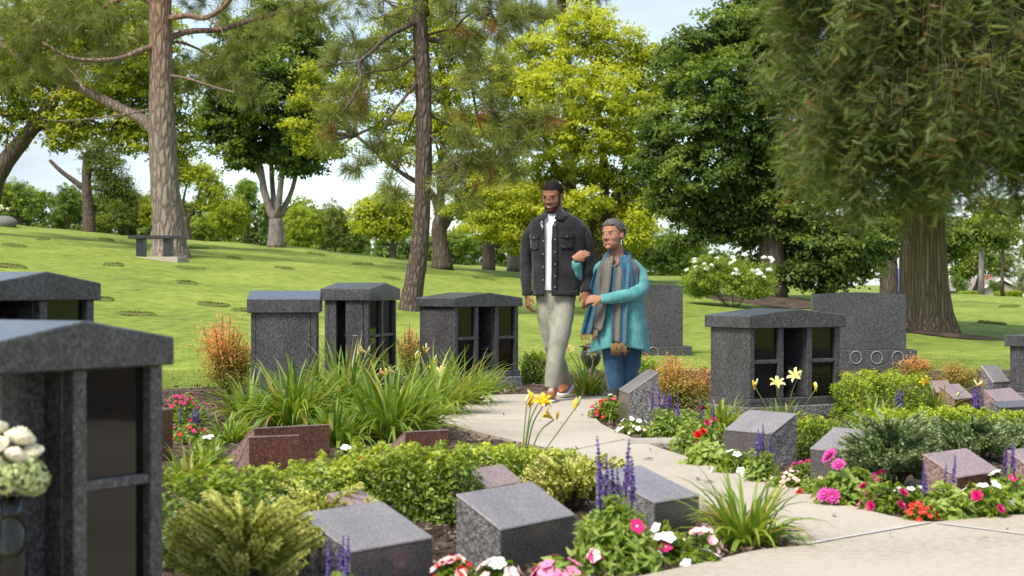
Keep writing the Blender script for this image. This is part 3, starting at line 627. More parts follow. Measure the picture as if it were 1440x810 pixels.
# 2 slimmer pine in the centre
D = 27; b = ground(577, D); s = F / D
T = tree_thing('pine_tree', b, 'slender dark-barked pine with bare crooked side branches behind the columbarium in the centre')
tr = [Vector((0, 0, -.1)), up(578, 425), up(584, 390), up(591, 340), up(594, 280), up(596, 220), up(596, 160), up(594, 100), up(591, 40), up(590, 0), up(588, -60), up(590, -160)]
rr = [19 / s, 16 / s, 13.5 / s, 12.5 / s, 11.5 / s, 11.5 / s, 11 / s, 11 / s, 10.5 / s, 10 / s, 9 / s, 7 / s]
pts = smoothpath(tr, 4); obj('trunk', tubes_me('trunk', [tube(pts, lerpn(rr, len(pts)), 22, wob=.035)], M['bark_dark']), T)
LB = [([(592, 28), (570, 38), (545, 52), (520, 75), (505, 90), (508, 110), (498, 135), (485, 155)], 4.5, 1.6), ([(597, 55), (625, 60), (648, 75), (657, 95), (665, 130), (672, 165), (680, 190)], 4.5, 1.4), ([(590, 112), (575, 130), (555, 155), (540, 180), (530, 205)], 3, 1), ([(600, 160), (630, 175), (655, 188), (690, 195)], 2.6, 1),
      ([(600, 185), (620, 205), (640, 228), (655, 240)], 2.2, .8), ([(590, 60), (580, 30), (565, 15), (540, 0)], 3, 1.5), ([(600, 20), (598, 0), (610, -30)], 5, 4), ([(545, 52), (520, 55), (505, 65)], 1.6, .7), ([(505, 90), (488, 95), (470, 90)], 1.5, .6), ([(672, 165), (695, 175), (720, 180), (740, 178)], 1.6, .6), ([(600, 240), (625, 250), (650, 255)], 1.8, .6), ([(588, 150), (570, 195), (560, 225)], 2, .7), ([(595, 70), (560, 95), (530, 100), (500, 105)], 2.2, .8), ([(665, 130), (690, 150), (700, 165)], 1.4, .5), ([(640, 40), (660, 20), (690, 12)], 2, .8), ([(598, 50), (640, 42), (680, 60)], 2.2, .8)]
br = [limb([up(p[0], p[1], dd=q * .22 * (1 if i % 2 else -1)) for q, p in enumerate(pp)], r0 / s, r1 / s, 8, wob=.08, seed=i) for i, (pp, r0, r1) in enumerate(LB)]
for i in range(70):
    pp = random.choice(LB)[0]; p = random.choice(pp[2:] or pp); a = up(p[0], p[1], random.uniform(-.4, .4)); e1 = a + Vector((random.gauss(0, .2), random.gauss(0, .2), random.uniform(-.25, .12))); br.append(limb([a, e1, e1 + Vector((random.gauss(0, .15), 0, random.uniform(-.25, .1)))], .012, .005, 4, 2))
obj('branches', tubes_me('branches', br, M['bark_dark']), T)
spec = [(500, 60, 22, 9), (475, 85, 22, 9), (520, 70, 20, 7), (485, 130, 24, 9), (470, 160, 22, 8), (505, 150, 22, 8), (520, 110, 25, 8), (460, 190, 16, 5), (505, 232, 18, 7), (525, 215, 16, 4), (545, 200, 15, 4), (550, 260, 14, 5), (560, 90, 20, 5), (660, 60, 30, 10), (690, 90, 26, 9), (700, 30, 40, 14), (680, 110, 24, 6), (690, 150, 24, 7), (720, 165, 26, 9), (745, 180, 24, 10), (765, 165, 22, 8), (740, 200, 22, 8), (700, 205, 26, 8), (660, 200, 26, 8), (640, 240, 28, 10), (670, 235, 24, 8), (700, 245, 24, 8), (720, 220, 20, 5), (640, 170, 22, 5), (620, 270, 22, 6), (650, 280, 22, 6), (555, 280, 15, 4), (640, 20, 30, 8), (540, 20, 24, 6), (740, 20, 40, 12), (620, -40, 70, 24), (500, 0, 25, 5), (630, 120, 22, 4)]
C_, Dr, tw = tuftset(spec, D, b, 1.35)
obj('needles', tufts_me('needles', C_, Dr, M['needle'], 90, .25, .0034, .5), T); props(obj('twigs', tubes_me('twigs', tw, M['twig']), T), kind='stuff')
C_, Dr, tw = tuftset([(465, 185, 10, 4), (520, 130, 30, 5), (670, 170, 30, 5), (690, 245, 14, 3), (700, 60, 40, 6), (640, 30, 30, 4), (775, 165, 14, 3)], D - .2, b)
obj('dead_needles', tufts_me('dead_needles', C_, Dr, M['needle_dead'], 40, .22, .004, .5), T)

D = 60; b = ground(800, D); s = F / D; T = tree_thing('pine_tree', b, 'tall far pine with a brownish top above the spreading trees at the top centre')
obj('trunk', tubes_me('trunk', [tube([(0, 0, -.2), (0, 0, 6), up(790, 20), up(785, -60)], [.3, .25, .18, .1], 10)], M['bark_dark']), T)
C_, Dr, tw = tuftset([(760, 20, 34, 22), (720, 10, 30, 16), (800, 5, 34, 22), (690, 20, 28, 12), (830, -10, 30, 14), (740, 50, 24, 8), (660, -10, 40, 16)], D, b)
tw += [tube([up(790, 30), up((790 + p) / 2, 20), up(p, 12)], [.09, .06, .03], 6) for p in (700, 740, 830)]
obj('needles', tufts_me('needles', C_, Dr, M['needle'], 70, .4, .009, .2), T); obj('branches', tubes_me('branches', tw, M['bark_dark']), T)
# 3 dark tree with pale forked trunk
D = 57; base = ground(388, D)
tree('forked_tree', 'dark green tree on a pale trunk that forks into four upright limbs near the ridge', base,
     ([base, AP(388, 320, D), AP(387, 308, D)], [13 / 42, 10 / 42, 9 / 42]),
     [([AP(386, 312, D), AP(372, 270, D), AP(366, 235, D), AP(352, 200, D), AP(350, 150, D)], .15, .07), ([AP(388, 310, D), AP(383, 260, D + .5), AP(382, 210, D), AP(390, 120, D)], .11, .06),
      ([AP(389, 310, D), AP(396, 250, D - .3), AP(400, 200, D), AP(410, 140, D)], .12, .06), ([AP(390, 308, D), AP(408, 275, D), AP(418, 240, D), AP(425, 225, D)], .11, .05), ([AP(370, 260, D), AP(357, 225, D), AP(360, 190, D)], .08, .04)],
     [lob(345, 70, 45, 45, D), lob(400, 45, 50, 38, D), lob(440, 80, 36, 50, D), lob(325, 130, 45, 45, D), lob(380, 120, 55, 50, D, -1), lob(440, 150, 38, 45, D), lob(318, 190, 38, 30, D), lob(360, 190, 45, 38, D, .5), (lob(410, 195, 48, 38, D)), lob(445, 205, 30, 25, D), lob(300, 165, 25, 22, D), lob(345, 225, 28, 16, D), lob(420, 235, 35, 16, D), lob(380, 20, 35, 25, D)],
     M['leaf_dark'], M['bark_grey'], 1500, 15, .17, .17, asp=.7, tshift=-.1)
# 4 leaning tree on far left
D = 47; base = ground(-22, D)
tree('leaning_tree', 'yellow-green tree with two dark leaning trunks at the far left edge', base,
     ([base, AP(-5, 250, D), AP(30, 200, D), AP(62, 160, D), AP(90, 120, D), AP(110, 80, D)], [.3, .26, .22, .18, .13, .08]),
     [([AP(62, 160, D), AP(20, 165, D), AP(-20, 150, D)], .12, .06), ([AP(30, 200, D), AP(60, 180, D), AP(100, 165, D), AP(160, 180, D)], .08, .03)],
     [lob(20, 140, 35, 28, D), lob(55, 160, 22, 18, D), lob(10, 190, 26, 18, D), lob(70, 60, 60, 45, D, 1), lob(130, 50, 45, 50, D), lob(170, 110, 50, 30, D), lob(150, 190, 60, 20, D, 0, .8), lob(110, 150, 40, 22, D), lob(205, 80, 40, 40, D), lob(190, 190, 35, 35, D, .3), lob(30, 100, 40, 25, D), lob(85, 205, 25, 15, D), lob(30, 20, 50, 30, D), lob(240, 150, 35, 30, D, 1), lob(250, 210, 24, 30, D, 1), lob(-20, 80, 60, 60, D), lob(130, 0, 70, 30, D), lob(262, 190, 14, 30, D, 1), lob(60, 110, 50, 30, D, 1.5), lob(150, 140, 55, 25, D, 1), lob(200, 40, 50, 40, D, 1.5), lob(100, 180, 40, 15, D), lob(230, 110, 40, 40, D, 1.5)],
     M['leaf_yellow'], M['bark_brown'], 1500, 12, .2, .16, asp=.6, tshift=-.15)
# 5 distant small pine with a forked trunk
D = 62; base = ground(126, D)
t5 = tree('pine_tree', 'small distant pine with a forked trunk between the leaning tree and the big pine', base,
     ([base, AP(124, 290, D), AP(122, 262, D), AP(122, 238, D), AP(123, 215, D)], [.26, .2, .17, .17, .13]), [([AP(122, 268, D), AP(105, 255, D), AP(85, 240, D), AP(70, 225, D)], .13, .06)],
     [lob(150, 240, 22, 16, D), lob(160, 265, 24, 15, D), lob(140, 215, 24, 16, D), lob(175, 285, 20, 14, D)], M['leaf_mid'], M['bark_dark'], 300, 10, .2, .2, asp=.2, tshift=-.15)
# 6 yellow-green tree behind the pine
D = 50; base = ground(622, D)
tree('spreading_tree', 'yellow-green tree with a forked brown trunk right behind the slender pine', base,
     ([base, AP(620, 350, D), AP(617, 325, D), AP(622, 300, D)], [.34, .24, .22, .2]),
     [([AP(619, 325, D), AP(634, 303, D), AP(640, 290, D), AP(665, 250, D)], .17, .05), ([AP(620, 310, D), AP(605, 270, D), AP(560, 240, D), AP(500, 190, D)], .14, .05), ([AP(620, 310, D), AP(620, 230, D), AP(630, 150, D)], .15, .05)],
     [lob(438, 120, 22, 24, D), lob(425, 150, 20, 18, D), lob(415, 190, 14, 18, D), lob(435, 205, 20, 14, D), lob(455, 170, 20, 30, D), lob(470, 215, 24, 12, D), lob(500, 120, 22, 20, D), lob(545, 170, 35, 25, D), lob(560, 110, 35, 25, D), lob(630, 120, 50, 30, D), lob(640, 60, 50, 35, D), lob(550, 60, 35, 28, D), lob(650, 180, 40, 30, D), lob(560, 215, 30, 22, D), lob(640, 235, 45, 25, D), lob(680, 285, 38, 28, D), lob(645, 300, 22, 14, D), lob(585, 20, 40, 30, D), lob(610, 180, 30, 24, D)],
     M['leaf_yellow'], M['bark_brown'], 1050, 13, .17, .14, asp=.6, tshift=-.04)
# 6b big bright tree behind the couple
D = 49; base = ground(838, D)
tree('spreading_tree', 'tall bright yellow-green tree with dark spreading limbs rising behind the man and woman', base,
     ([base, AP(840, 350, D), AP(846, 315, D)], [.48, .36, .32]),
     [([AP(845, 325, D), AP(815, 280, D), AP(780, 235, D), AP(760, 170, D)], .2, .06), ([AP(846, 320, D), AP(850, 260, D), AP(845, 190, D), AP(835, 110, D)], .2, .07), ([AP(846, 325, D), AP(870, 280, D), AP(880, 230, D), AP(890, 150, D)], .17, .06), ([AP(830, 300, D), AP(790, 270, D), AP(740, 262, D), AP(700, 270, D)], .13, .04), ([AP(850, 290, D), AP(900, 250, D), AP(925, 240, D)], .11, .04)],
     [lob(760, 85, 45, 35, D), lob(820, 50, 48, 34, D), lob(870, 80, 42, 40, D), lob(725, 130, 36, 34, D), lob(790, 130, 50, 40, D, -1.2), lob(850, 140, 48, 42, D, -1), lob(905, 120, 32, 36, D), lob(705, 185, 28, 26, D), lob(755, 190, 42, 32, D, -1), lob(820, 200, 50, 36, D, -1), lob(885, 190, 45, 40, D, -.5), lob(925, 170, 24, 36, D), lob(770, 245, 42, 20, D), lob(720, 290, 42, 26, D, -.5), lob(690, 320, 36, 22, D), lob(830, 250, 35, 18, D), lob(885, 255, 45, 28, D), lob(745, 330, 36, 22, D, -.4), lob(900, 305, 36, 30, D), lob(870, 340, 28, 20, D), lob(780, 285, 30, 18, D), lob(840, 18, 22, 12, D), lob(745, 350, 30, 14, D), lob(700, 100, 26, 30, D, 1), lob(680, 230, 30, 30, D, 1), lob(930, 240, 24, 30, D, 1), lob(915, 80, 20, 20, D), lob(800, 320, 40, 24, D, 2), lob(690, 270, 30, 24, D), lob(860, 300, 40, 24, D, 2), lob(795, 300, 34, 22, D, -1), lob(885, 325, 34, 26, D, -1), lob(830, 290, 30, 20, D, -1.2), lob(760, 305, 34, 24, D), lob(915, 280, 28, 26, D)],
     M['leaf_yellow'], M['bark_brown'], 2300, 14, .17, .14, asp=.6, tshift=.12)
for px, w, DD, lb, bk in [(687, 10, 55, 'short dark trunk with a green crown seen left of the man between two other trunks', 'bark_brown'), (725, 13, 57, 'pale grey trunk close to the left shoulder of the man', 'bark_grey')]:
    base = ground(px, DD); s_ = F / DD
    tree('background_tree', lb, base, ([base, AP(px, 340, DD), AP(px + 2, 310, DD)], [w / s_, w * .8 / s_, w * .7 / s_]), [], [lob(px - 15, 300, 30, 22, DD), lob(px + 18, 296, 30, 20, DD), lob(px, 272, 34, 22, DD)], M['leaf_green'], M[bk], 180, 13, .2, .17)
# 7 dense dark broadleaf
D = 41; base = ground(1085, D)
tree('broadleaf_tree', 'dense dark green broadleaf tree whose branches reach the ground left of the huge conifer', base,
     ([base, AP(1085, 360, D), AP(1080, 300, D), AP(1060, 200, D)], [.4, .32, .28, .2]), [([AP(1080, 300, D), AP(1030, 260, D), AP(980, 230, D)], .15, .05), ([AP(1070, 250, D), AP(1100, 180, D), AP(1110, 120, D)], .15, .05), ([AP(1065, 230, D), AP(1010, 150, D), AP(1000, 90, D)], .15, .05)],
     [lob(1010, 55, 45, 35, D), lob(965, 70, 28, 28, D), lob(1060, 60, 50, 45, D), lob(960, 130, 32, 30, D), lob(1020, 120, 55, 42, D, -1), lob(1080, 130, 50, 50, D), lob(930, 180, 30, 28, D), lob(985, 180, 50, 36, D, -.8), lob(1050, 190, 55, 40, D, -.5), lob(925, 240, 32, 28, D), lob(985, 240, 50, 32, D, -.8), lob(1050, 250, 50, 36, D), lob(1110, 220, 45, 50, D), lob(950, 285, 40, 22, D), lob(1010, 290, 50, 28, D), lob(1080, 300, 50, 36, D), lob(1130, 290, 40, 40, D), lob(1090, 355, 42, 36, D, 1), lob(1140, 355, 45, 42, D, 0), lob(1185, 350, 42, 45, D, 0), lob(1210, 370, 26, 26, D, .5), lob(1110, 385, 35, 22, D), lob(1165, 392, 45, 20, D), lob(1000, 330, 26, 16, D), lob(975, 310, 30, 14, D), lob(1045, 330, 30, 20, D), lob(1160, 230, 50, 60, D, 1), lob(945, 100, 30, 30, D, 1), lob(1100, 60, 50, 40, D, 1.5), lob(1150, 130, 50, 50, D, 2), lob(930, 215, 26, 30, D), lob(1120, 20, 50, 30, D, 1.5), lob(1060, 15, 45, 25, D, 1), lob(1225, 340, 40, 40, D, 1), lob(1240, 300, 40, 30, D, 2), lob(960, 345, 26, 12, D, 3)],
     M['leaf_dark'], M['bark_brown'], 3100, 13, .15, .145, asp=.65, tshift=-.12)
# 8 huge drooping conifer
D = 27; s = F / D; b = ground(1300, D)
T = tree_thing('conifer_tree', b, 'huge conifer with drooping brownish green sprays and a wide fibrous trunk on the right')
tr = [Vector((0, 0, -.1)), up(1302, 462), up(1302, 440), up(1300, 400), up(1299, 350), up(1299, 300), up(1298, 200), up(1298, 60), up(1298, -100), up(1298, -260)]
rr = [56 / s, 45 / s, 37 / s, 33 / s, 31 / s, 29 / s, 25 / s, 20 / s, 15 / s, 8 / s]
n = 40; P, Q, Tt = tube(smoothpath(tr, 5), lerpn(rr, 46), n, wob=.0)
ang = np.arange(n) / n * 2 * math.pi; fl = 1 + .07 * np.sin(ang * 7 + .5) + .045 * np.sin(ang * 13 + 2)
ctr = np.array([tuple(p) for p in smoothpath(tr, 5)])
for k in range(46): P[k * n:(k + 1) * n] = ctr[k] + (P[k * n:(k + 1) * n] - ctr[k]) * (1 + (fl - 1) * (1.6 - min(1, k / 14)))[:, None]
obj('trunk', tubes_me('trunk', [(P, Q, Tt)], M['bark_red']), T)
# sprays: a flat frond template placed along drooping branchlets
def frond(n=13, L=.2, w=.048):
    V, Tn = [], []
    for k in range(n):
        t = (k + .5) / n; ll = w * (1 - .7 * t) * 1.2
        for sgn in (-1, 1):
            b0 = (0, L * t, 0); i = len(V); V += [(0, L * (t - .027), 0), (0, L * (t + .027), .0), (sgn * ll, L * (t + .3), random.uniform(-.012, .012))]; Tn.append((i, i + 1, i + 2))
    return np.array(V), np.array(Tn)
FV, FT = frond()
br, SP, SD, tt = [], [], [], []
def low(px): return np.interp(px, [1040, 1075, 1110, 1140, 1170, 1210, 1260, 1310, 1360, 1420, 1500, 1600], [120, 200, 290, 315, 335, 345, 318, 325, 318, 338, 330, 300])
for k in range(205):
    z0 = random.uniform(2.6, 8.0); a = random.uniform(0, 6.283) if k % 3 else random.uniform(3.4, 6.0); Lr = random.uniform(1.2, 2.75) * (1 - max(0, z0 - 5) * .05)
    d = Vector((math.cos(a), math.sin(a), 0)); p0 = Vector((0, 0, z0)); p1 = p0 + d * Lr * .5 + Vector((0, 0, .25)); p2 = p0 + d * Lr + Vector((0, 0, -.1)); p3 = p0 + d * (Lr + .2) + Vector((0, 0, -.55))
    path_ = smoothpath([p0, p1, p2, p3], 5); br.append(tube(path_, list(np.geomspace(.05, .003, len(path_))), 6))
    for q in range(34):
        i = random.randint(3, len(path_) - 1); c = path_[i] + Vector((random.gauss(0, .16), random.gauss(0, .16), 0)); hang = random.uniform(.25, 1.3); dd = Vector((random.gauss(0, .16) + d.x * .12, random.gauss(0, .16) + d.y * .12, -1)).normalized()
        m_ = max(4, int(hang / .06)); e = c + dd * hang
        pxx = 720 + F * (e.x + b.x) / (e.y + b.y); zl = CAMZ - (low(pxx) + random.gauss(0, 8) - HY) / F * (e.y + b.y) - b.z
        if e.z < zl or pxx < 1050 + max(0, 10 * random.gauss(0, 1)): continue
        br.append(([*map(tuple, [c + Vector((.004, 0, 0)), c - Vector((.004, 0, 0)), e])], np.zeros((0, 4), int), np.array([[0, 1, 2]])))
        tint = random.gauss(.42, .24)
        for w_ in range(m_):
            f = (w_ + random.random() * .7) / m_; SP.append(c + dd * hang * f); q_ = random.uniform(0, 6.283); SD.append(Vector((math.cos(q_), math.sin(q_), random.uniform(-1.1, .1)))); tt.append(.99 if random.random() < .035 else min(.66, max(.02, tint + random.gauss(0, .07))))
br = [(np.array(v, float), q, t) for v, q, t in br]
n = len(SP); S_ = np.array([tuple(v) for v in SP]); d_ = nrmz(np.array([tuple(v) for v in SD])); sd_ = nrmz(np.cross(d_, rng.normal(0, .6, (n, 3)) + (0, 0, 1))); u_ = np.cross(sd_, d_); sc_ = rng.uniform(.7, 1.35, n)[:, None, None]
V = S_[:, None] + sc_ * (FV[None, :, 0:1] * sd_[:, None] + FV[None, :, 1:2] * d_[:, None] + FV[None, :, 2:3] * u_[:, None]); k_ = len(FV)
print('sprays', n)
obj('foliage_sprays', npm('foliage_sprays', V.reshape(-1, 3), (FT[None] + (np.arange(n) * k_)[:, None, None]).reshape(-1, 3), M['conifer'], tint=np.repeat(tt, k_)), T)
obj('branches', tubes_me('branches', br, M['twig']), T)
# 9 round small yellow tree
D = 66; base = ground(553, D)
tree('round_tree', 'small round yellow-green tree on the far lawn just left of the slender pine', base, ([base, AP(553, 355, D), AP(555, 335, D)], [.16, .12, .1]), [([AP(555, 345, D), AP(545, 325, D), AP(530, 310, D)], .07, .03), ([AP(555, 340, D), AP(565, 320, D)], .07, .03)],
     [lob(520, 305, 24, 20, D), lob(548, 292, 30, 18, D), lob(570, 312, 24, 24, D), lob(538, 322, 34, 16, D)], M['leaf_yellow'], M['bark_brown'], 330, 12, .2, .17, tshift=-.02)
# background row, left
D = 84
BG = [(28, 282, 34, 26, 'leaf_dark', (1.3, 1.3, 1.2), 'round dark bush-like tree at the far left end of the ridge line'), (95, 288, 32, 24, 'leaf_dark', (.9, 1, .9), 'low very dark round tree left of the small distant pine'),
      (8, 272, 20, 16, 'leaf_mid', (1, 1, 1), 'thin feathery tree top poking over the dark one at the far left'), (178, 295, 34, 26, 'leaf_mid', (1, 1.05, .9), 'mid green tree right of the small distant pine'),
      (215, 300, 26, 24, 'leaf_yellow', (.9, .9, 1), 'yellowish tree half hidden behind the big pine trunk'), (322, 305, 38, 36, 'leaf_yellow', (.85, .9, 1), 'broad yellow-green tree left of the forked pale trunk'),
      (348, 268, 22, 14, 'leaf_green', (1.2, 1.2, 1), 'bright green dome of a tree seen above the others left of the forked tree'), (428, 318, 38, 38, 'leaf_yellow', (.75, .85, 1), 'wide yellow-green tree right of the forked pale trunk'),
      (470, 322, 26, 34, 'leaf_mid', (1, 1, .9), 'soft green tree at the right end of the ridge row'), (283, 325, 26, 18, 'leaf_dark', (1.5, 1.4, 1), 'low dark green shrub tree right of the big pine trunk'),
      (500, 340, 28, 22, 'leaf_mid', (.8, .9, .8), 'low dark mass of a tree between the ridge row and the round yellow tree'), (150, 312, 30, 14, 'leaf_mid', (1, 1, .7), 'low olive shrub tree below the small distant pine'),
      (640, 350, 34, 26, 'leaf_dark', (1.2, 1.2, 1), 'dark shrubby tree low between the trunks left of the man'), (760, 350, 44, 30, 'leaf_mid', (.7, .8, .7), 'dark background tree low behind the man'),
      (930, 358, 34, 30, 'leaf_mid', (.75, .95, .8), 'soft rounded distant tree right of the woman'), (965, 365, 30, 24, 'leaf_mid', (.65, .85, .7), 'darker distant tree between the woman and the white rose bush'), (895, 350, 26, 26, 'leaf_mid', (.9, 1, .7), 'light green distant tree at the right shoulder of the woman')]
DV = []
for v in range(4):
    L_ = [(Vector((random.uniform(-.55, .55), random.uniform(-.4, .4), random.uniform(-.3, .45))), (random.uniform(.38, .6), random.uniform(.4, .6), random.uniform(.3, .5))) for _ in range(12)]
    DV.append({k: crown_me('crown', L_, 620, 26, .085, .058, M[k], asp=.6, rmin=.4) for k in ('leaf_dark', 'leaf_mid', 'leaf_yellow', 'leaf_green')})
def bgtree(i, px, py, rx, ry, lm, colr, lb, D, trunk=True, name='background_tree'):
    s = F / D; x, y = gx(px, D); zb = tz1(x, y); c = AP(px, py, D); t = tree_thing(name, Vector((x, y, zb)), lb)
    o = obj('crown', DV[i % 4][lm], t, loc=(0, 0, c.z - zb), rot=(0, 0, i * 1.3), sc=(rx / s, rx / s, ry / s * 1.6)); o.color = (*colr, 1)
    h = max(.3, c.z - zb); br = [tube([(0, 0, -.3), (.05, 0, h * .5), (0, 0, h)], [rx / s * .09, rx / s * .07, rx / s * .05], 8)]
    for k in range(5):
        a = k * 1.3; br.append(tube([(0, 0, h * .5), (math.cos(a) * rx / s * .35, math.sin(a) * rx / s * .3, h + ry / s * .2)], [rx / s * .045, rx / s * .02], 5))
    obj('trunk', tubes_me('trunk', br, M['bark_brown']), t)
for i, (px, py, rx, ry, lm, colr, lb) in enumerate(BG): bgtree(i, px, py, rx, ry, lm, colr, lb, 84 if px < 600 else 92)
# the airy umbrella tree right of the big pine
D = 72; base = ground(265, D)
tree('umbrella_tree', 'airy yellow-green tree with bare branching stems right behind the big pine trunk', base, ([base, AP(262, 320, D), AP(262, 305, D)], [.22, .15, .13]),
     [([AP(262, 310, D), AP(275, 290, D), AP(282, 265, D)], .1, .04), ([AP(262, 308, D), AP(258, 285, D), AP(262, 262, D)], .09, .04), ([AP(262, 312, D), AP(245, 290, D), AP(240, 270, D)], .08, .03)],
     [lob(255, 250, 26, 12, D), lob(282, 250, 24, 14, D), lob(298, 272, 16, 12, D), lob(240, 268, 14, 10, D), lob(270, 240, 20, 8, D), lob(290, 290, 14, 10, D)], M['leaf_yellow'], M['bark_brown'], 170, 12, .22, .17, tshift=-.12)
# far-off wood closing the view behind the single trees
WL = []
for px in range(-60, 1080, 13):
    top = np.interp(px, [-60, 60, 130, 200, 300, 340, 400, 480, 520, 560, 660, 760, 850, 930, 1000, 1080], [268, 272, 278, 275, 285, 280, 290, 300, 335, 330, 325, 318, 335, 338, 352, 366]) + random.uniform(-5, 9); D_ = random.uniform(100, 120); s_ = F / D_
    low_ = np.interp(px, _YU, _YC) + 8; q = top
    while q < low_: WL.append(lob(px + random.uniform(-6, 6), q + 9, 13, 11, D_)); q += 14
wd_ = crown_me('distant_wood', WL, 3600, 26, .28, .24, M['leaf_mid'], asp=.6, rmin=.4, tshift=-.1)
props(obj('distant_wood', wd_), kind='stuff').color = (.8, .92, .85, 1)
# right side distance
D = 50; base = ground(1250, D)
tree('background_tree', 'tree with a brown trunk and arched limbs just left of the conifer trunk', base, ([base, AP(1250, 380, D), AP(1250, 352, D)], [.28, .25, .23]), [([AP(1250, 362, D), AP(1262, 340, D), AP(1280, 318, D)], .13, .05), ([AP(1250, 358, D), AP(1238, 338, D), AP(1215, 325, D)], .12, .05)],
     [lob(1225, 318, 35, 18, D), lob(1275, 315, 34, 22, D), lob(1340, 335, 40, 22, D), lob(1390, 330, 34, 22, D), lob(1330, 358, 26, 14, D), lob(1200, 340, 28, 16, D)], M['leaf_dark'], M['bark_brown'], 620, 13, .17, .15, tshift=.1)
D = 100; base = ground(1362, D)
tree('magnolia_tree', 'small tree with coppery dark leaves in front of the distant house', base, ([base, AP(1376, 395, D), AP(1376, 375, D)], [.14, .12, .1]), [], [lob(1368, 378, 16, 12, D), lob(1352, 385, 12, 8, D), lob(1385, 368, 10, 10, D), lob(1375, 360, 12, 8, D)], M['leaf_dark'], M['bark_brown'], 200, 12, .25, .25)
D = 118
for i, (px, py, rx, ry, lm, colr, lb) in enumerate([(1408, 375, 26, 22, 'leaf_mid', (1, 1.05, 1.1), 'grey-green tree behind the roof of the distant house'), (1445, 350, 30, 30, 'leaf_mid', (1.1, 1.1, 1.2), 'tall pale green tree at the far right edge above the house'), (1350, 402, 14, 14, 'leaf_mid', (.8, 1, .9), 'round green shrub tree left of the distant house'), (1400, 404, 12, 10, 'leaf_mid', (.8, 1, .8), 'green bush before the gable wall of the distant house')]):
    bgtree(i, px, py, rx, ry, lm, colr, lb, 135 if i < 2 else 96)
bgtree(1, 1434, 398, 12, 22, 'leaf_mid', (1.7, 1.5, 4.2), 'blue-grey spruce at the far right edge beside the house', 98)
for px, w, bk, lb in [(1380, 4.2, 'bark_grey', 'pale palm-like trunk between the two distant clipped hedges'), (1409.5, 2.6, 'bark_brown', 'thin straight bare trunk in front of the second distant hedge')]:
    DD = 78; base = ground(px, DD); s_ = F / DD
    t = tree_thing('slim_tree', base, lb); obj('trunk', tubes_me('trunk', [tube(rel([base, AP(px, 390, DD), AP(px + 1, 340, DD), AP(px, 280, DD)], base), [w / s_ * 1.2, w / s_, w / s_, w * .8 / s_], 10)], M[bk]), t)
    obj('crown', crown_me('crown', [lob(px, 335, 20, 16, DD), lob(px + 6, 300, 24, 22, DD)], 120, 12, .25, .22, M['leaf_mid'], org=base), t)
# mulch ring and litter under the conifer and the dark tree
def litter(name, px, D, a, b_, label_kind='structure'):
    x0, y0 = gx(px, D); n = 30; V = [(0, 0, 0)]; 
    for rI in (.35, .7, 1):
        for k in range(n):
            t = k / n * 6.283; w = 1 + .12 * math.sin(3 * t + px) + random.uniform(-.05, .05); V.append((a * rI * w * math.cos(t), b_ * rI * w * math.sin(t), 0))
    V = np.array(V); V[:, 2] = tz(V[:, 0] + x0, V[:, 1] + y0) + .035 * (1 - (V[:, 0] / a) ** 2 * .6) + .01; V[-n:, 2] -= .03
    T = [(0, 1 + k, 1 + (k + 1) % n) for k in range(n)]; Q = [(1 + r * n + k, 1 + (r + 1) * n + k, 1 + (r + 1) * n + (k + 1) % n, 1 + r * n + (k + 1) % n) for r in range(2) for k in range(n)]
    props(obj(name, npm(name, V, [Q, T], M['mulch'], smooth=True), loc=(x0, y0, 0)), kind='structure')
litter('mulch_patch', 1318, 26.6, 1.15, 1.0); litter('leaf_litter', 1120, 39, 2.2, 3.5)
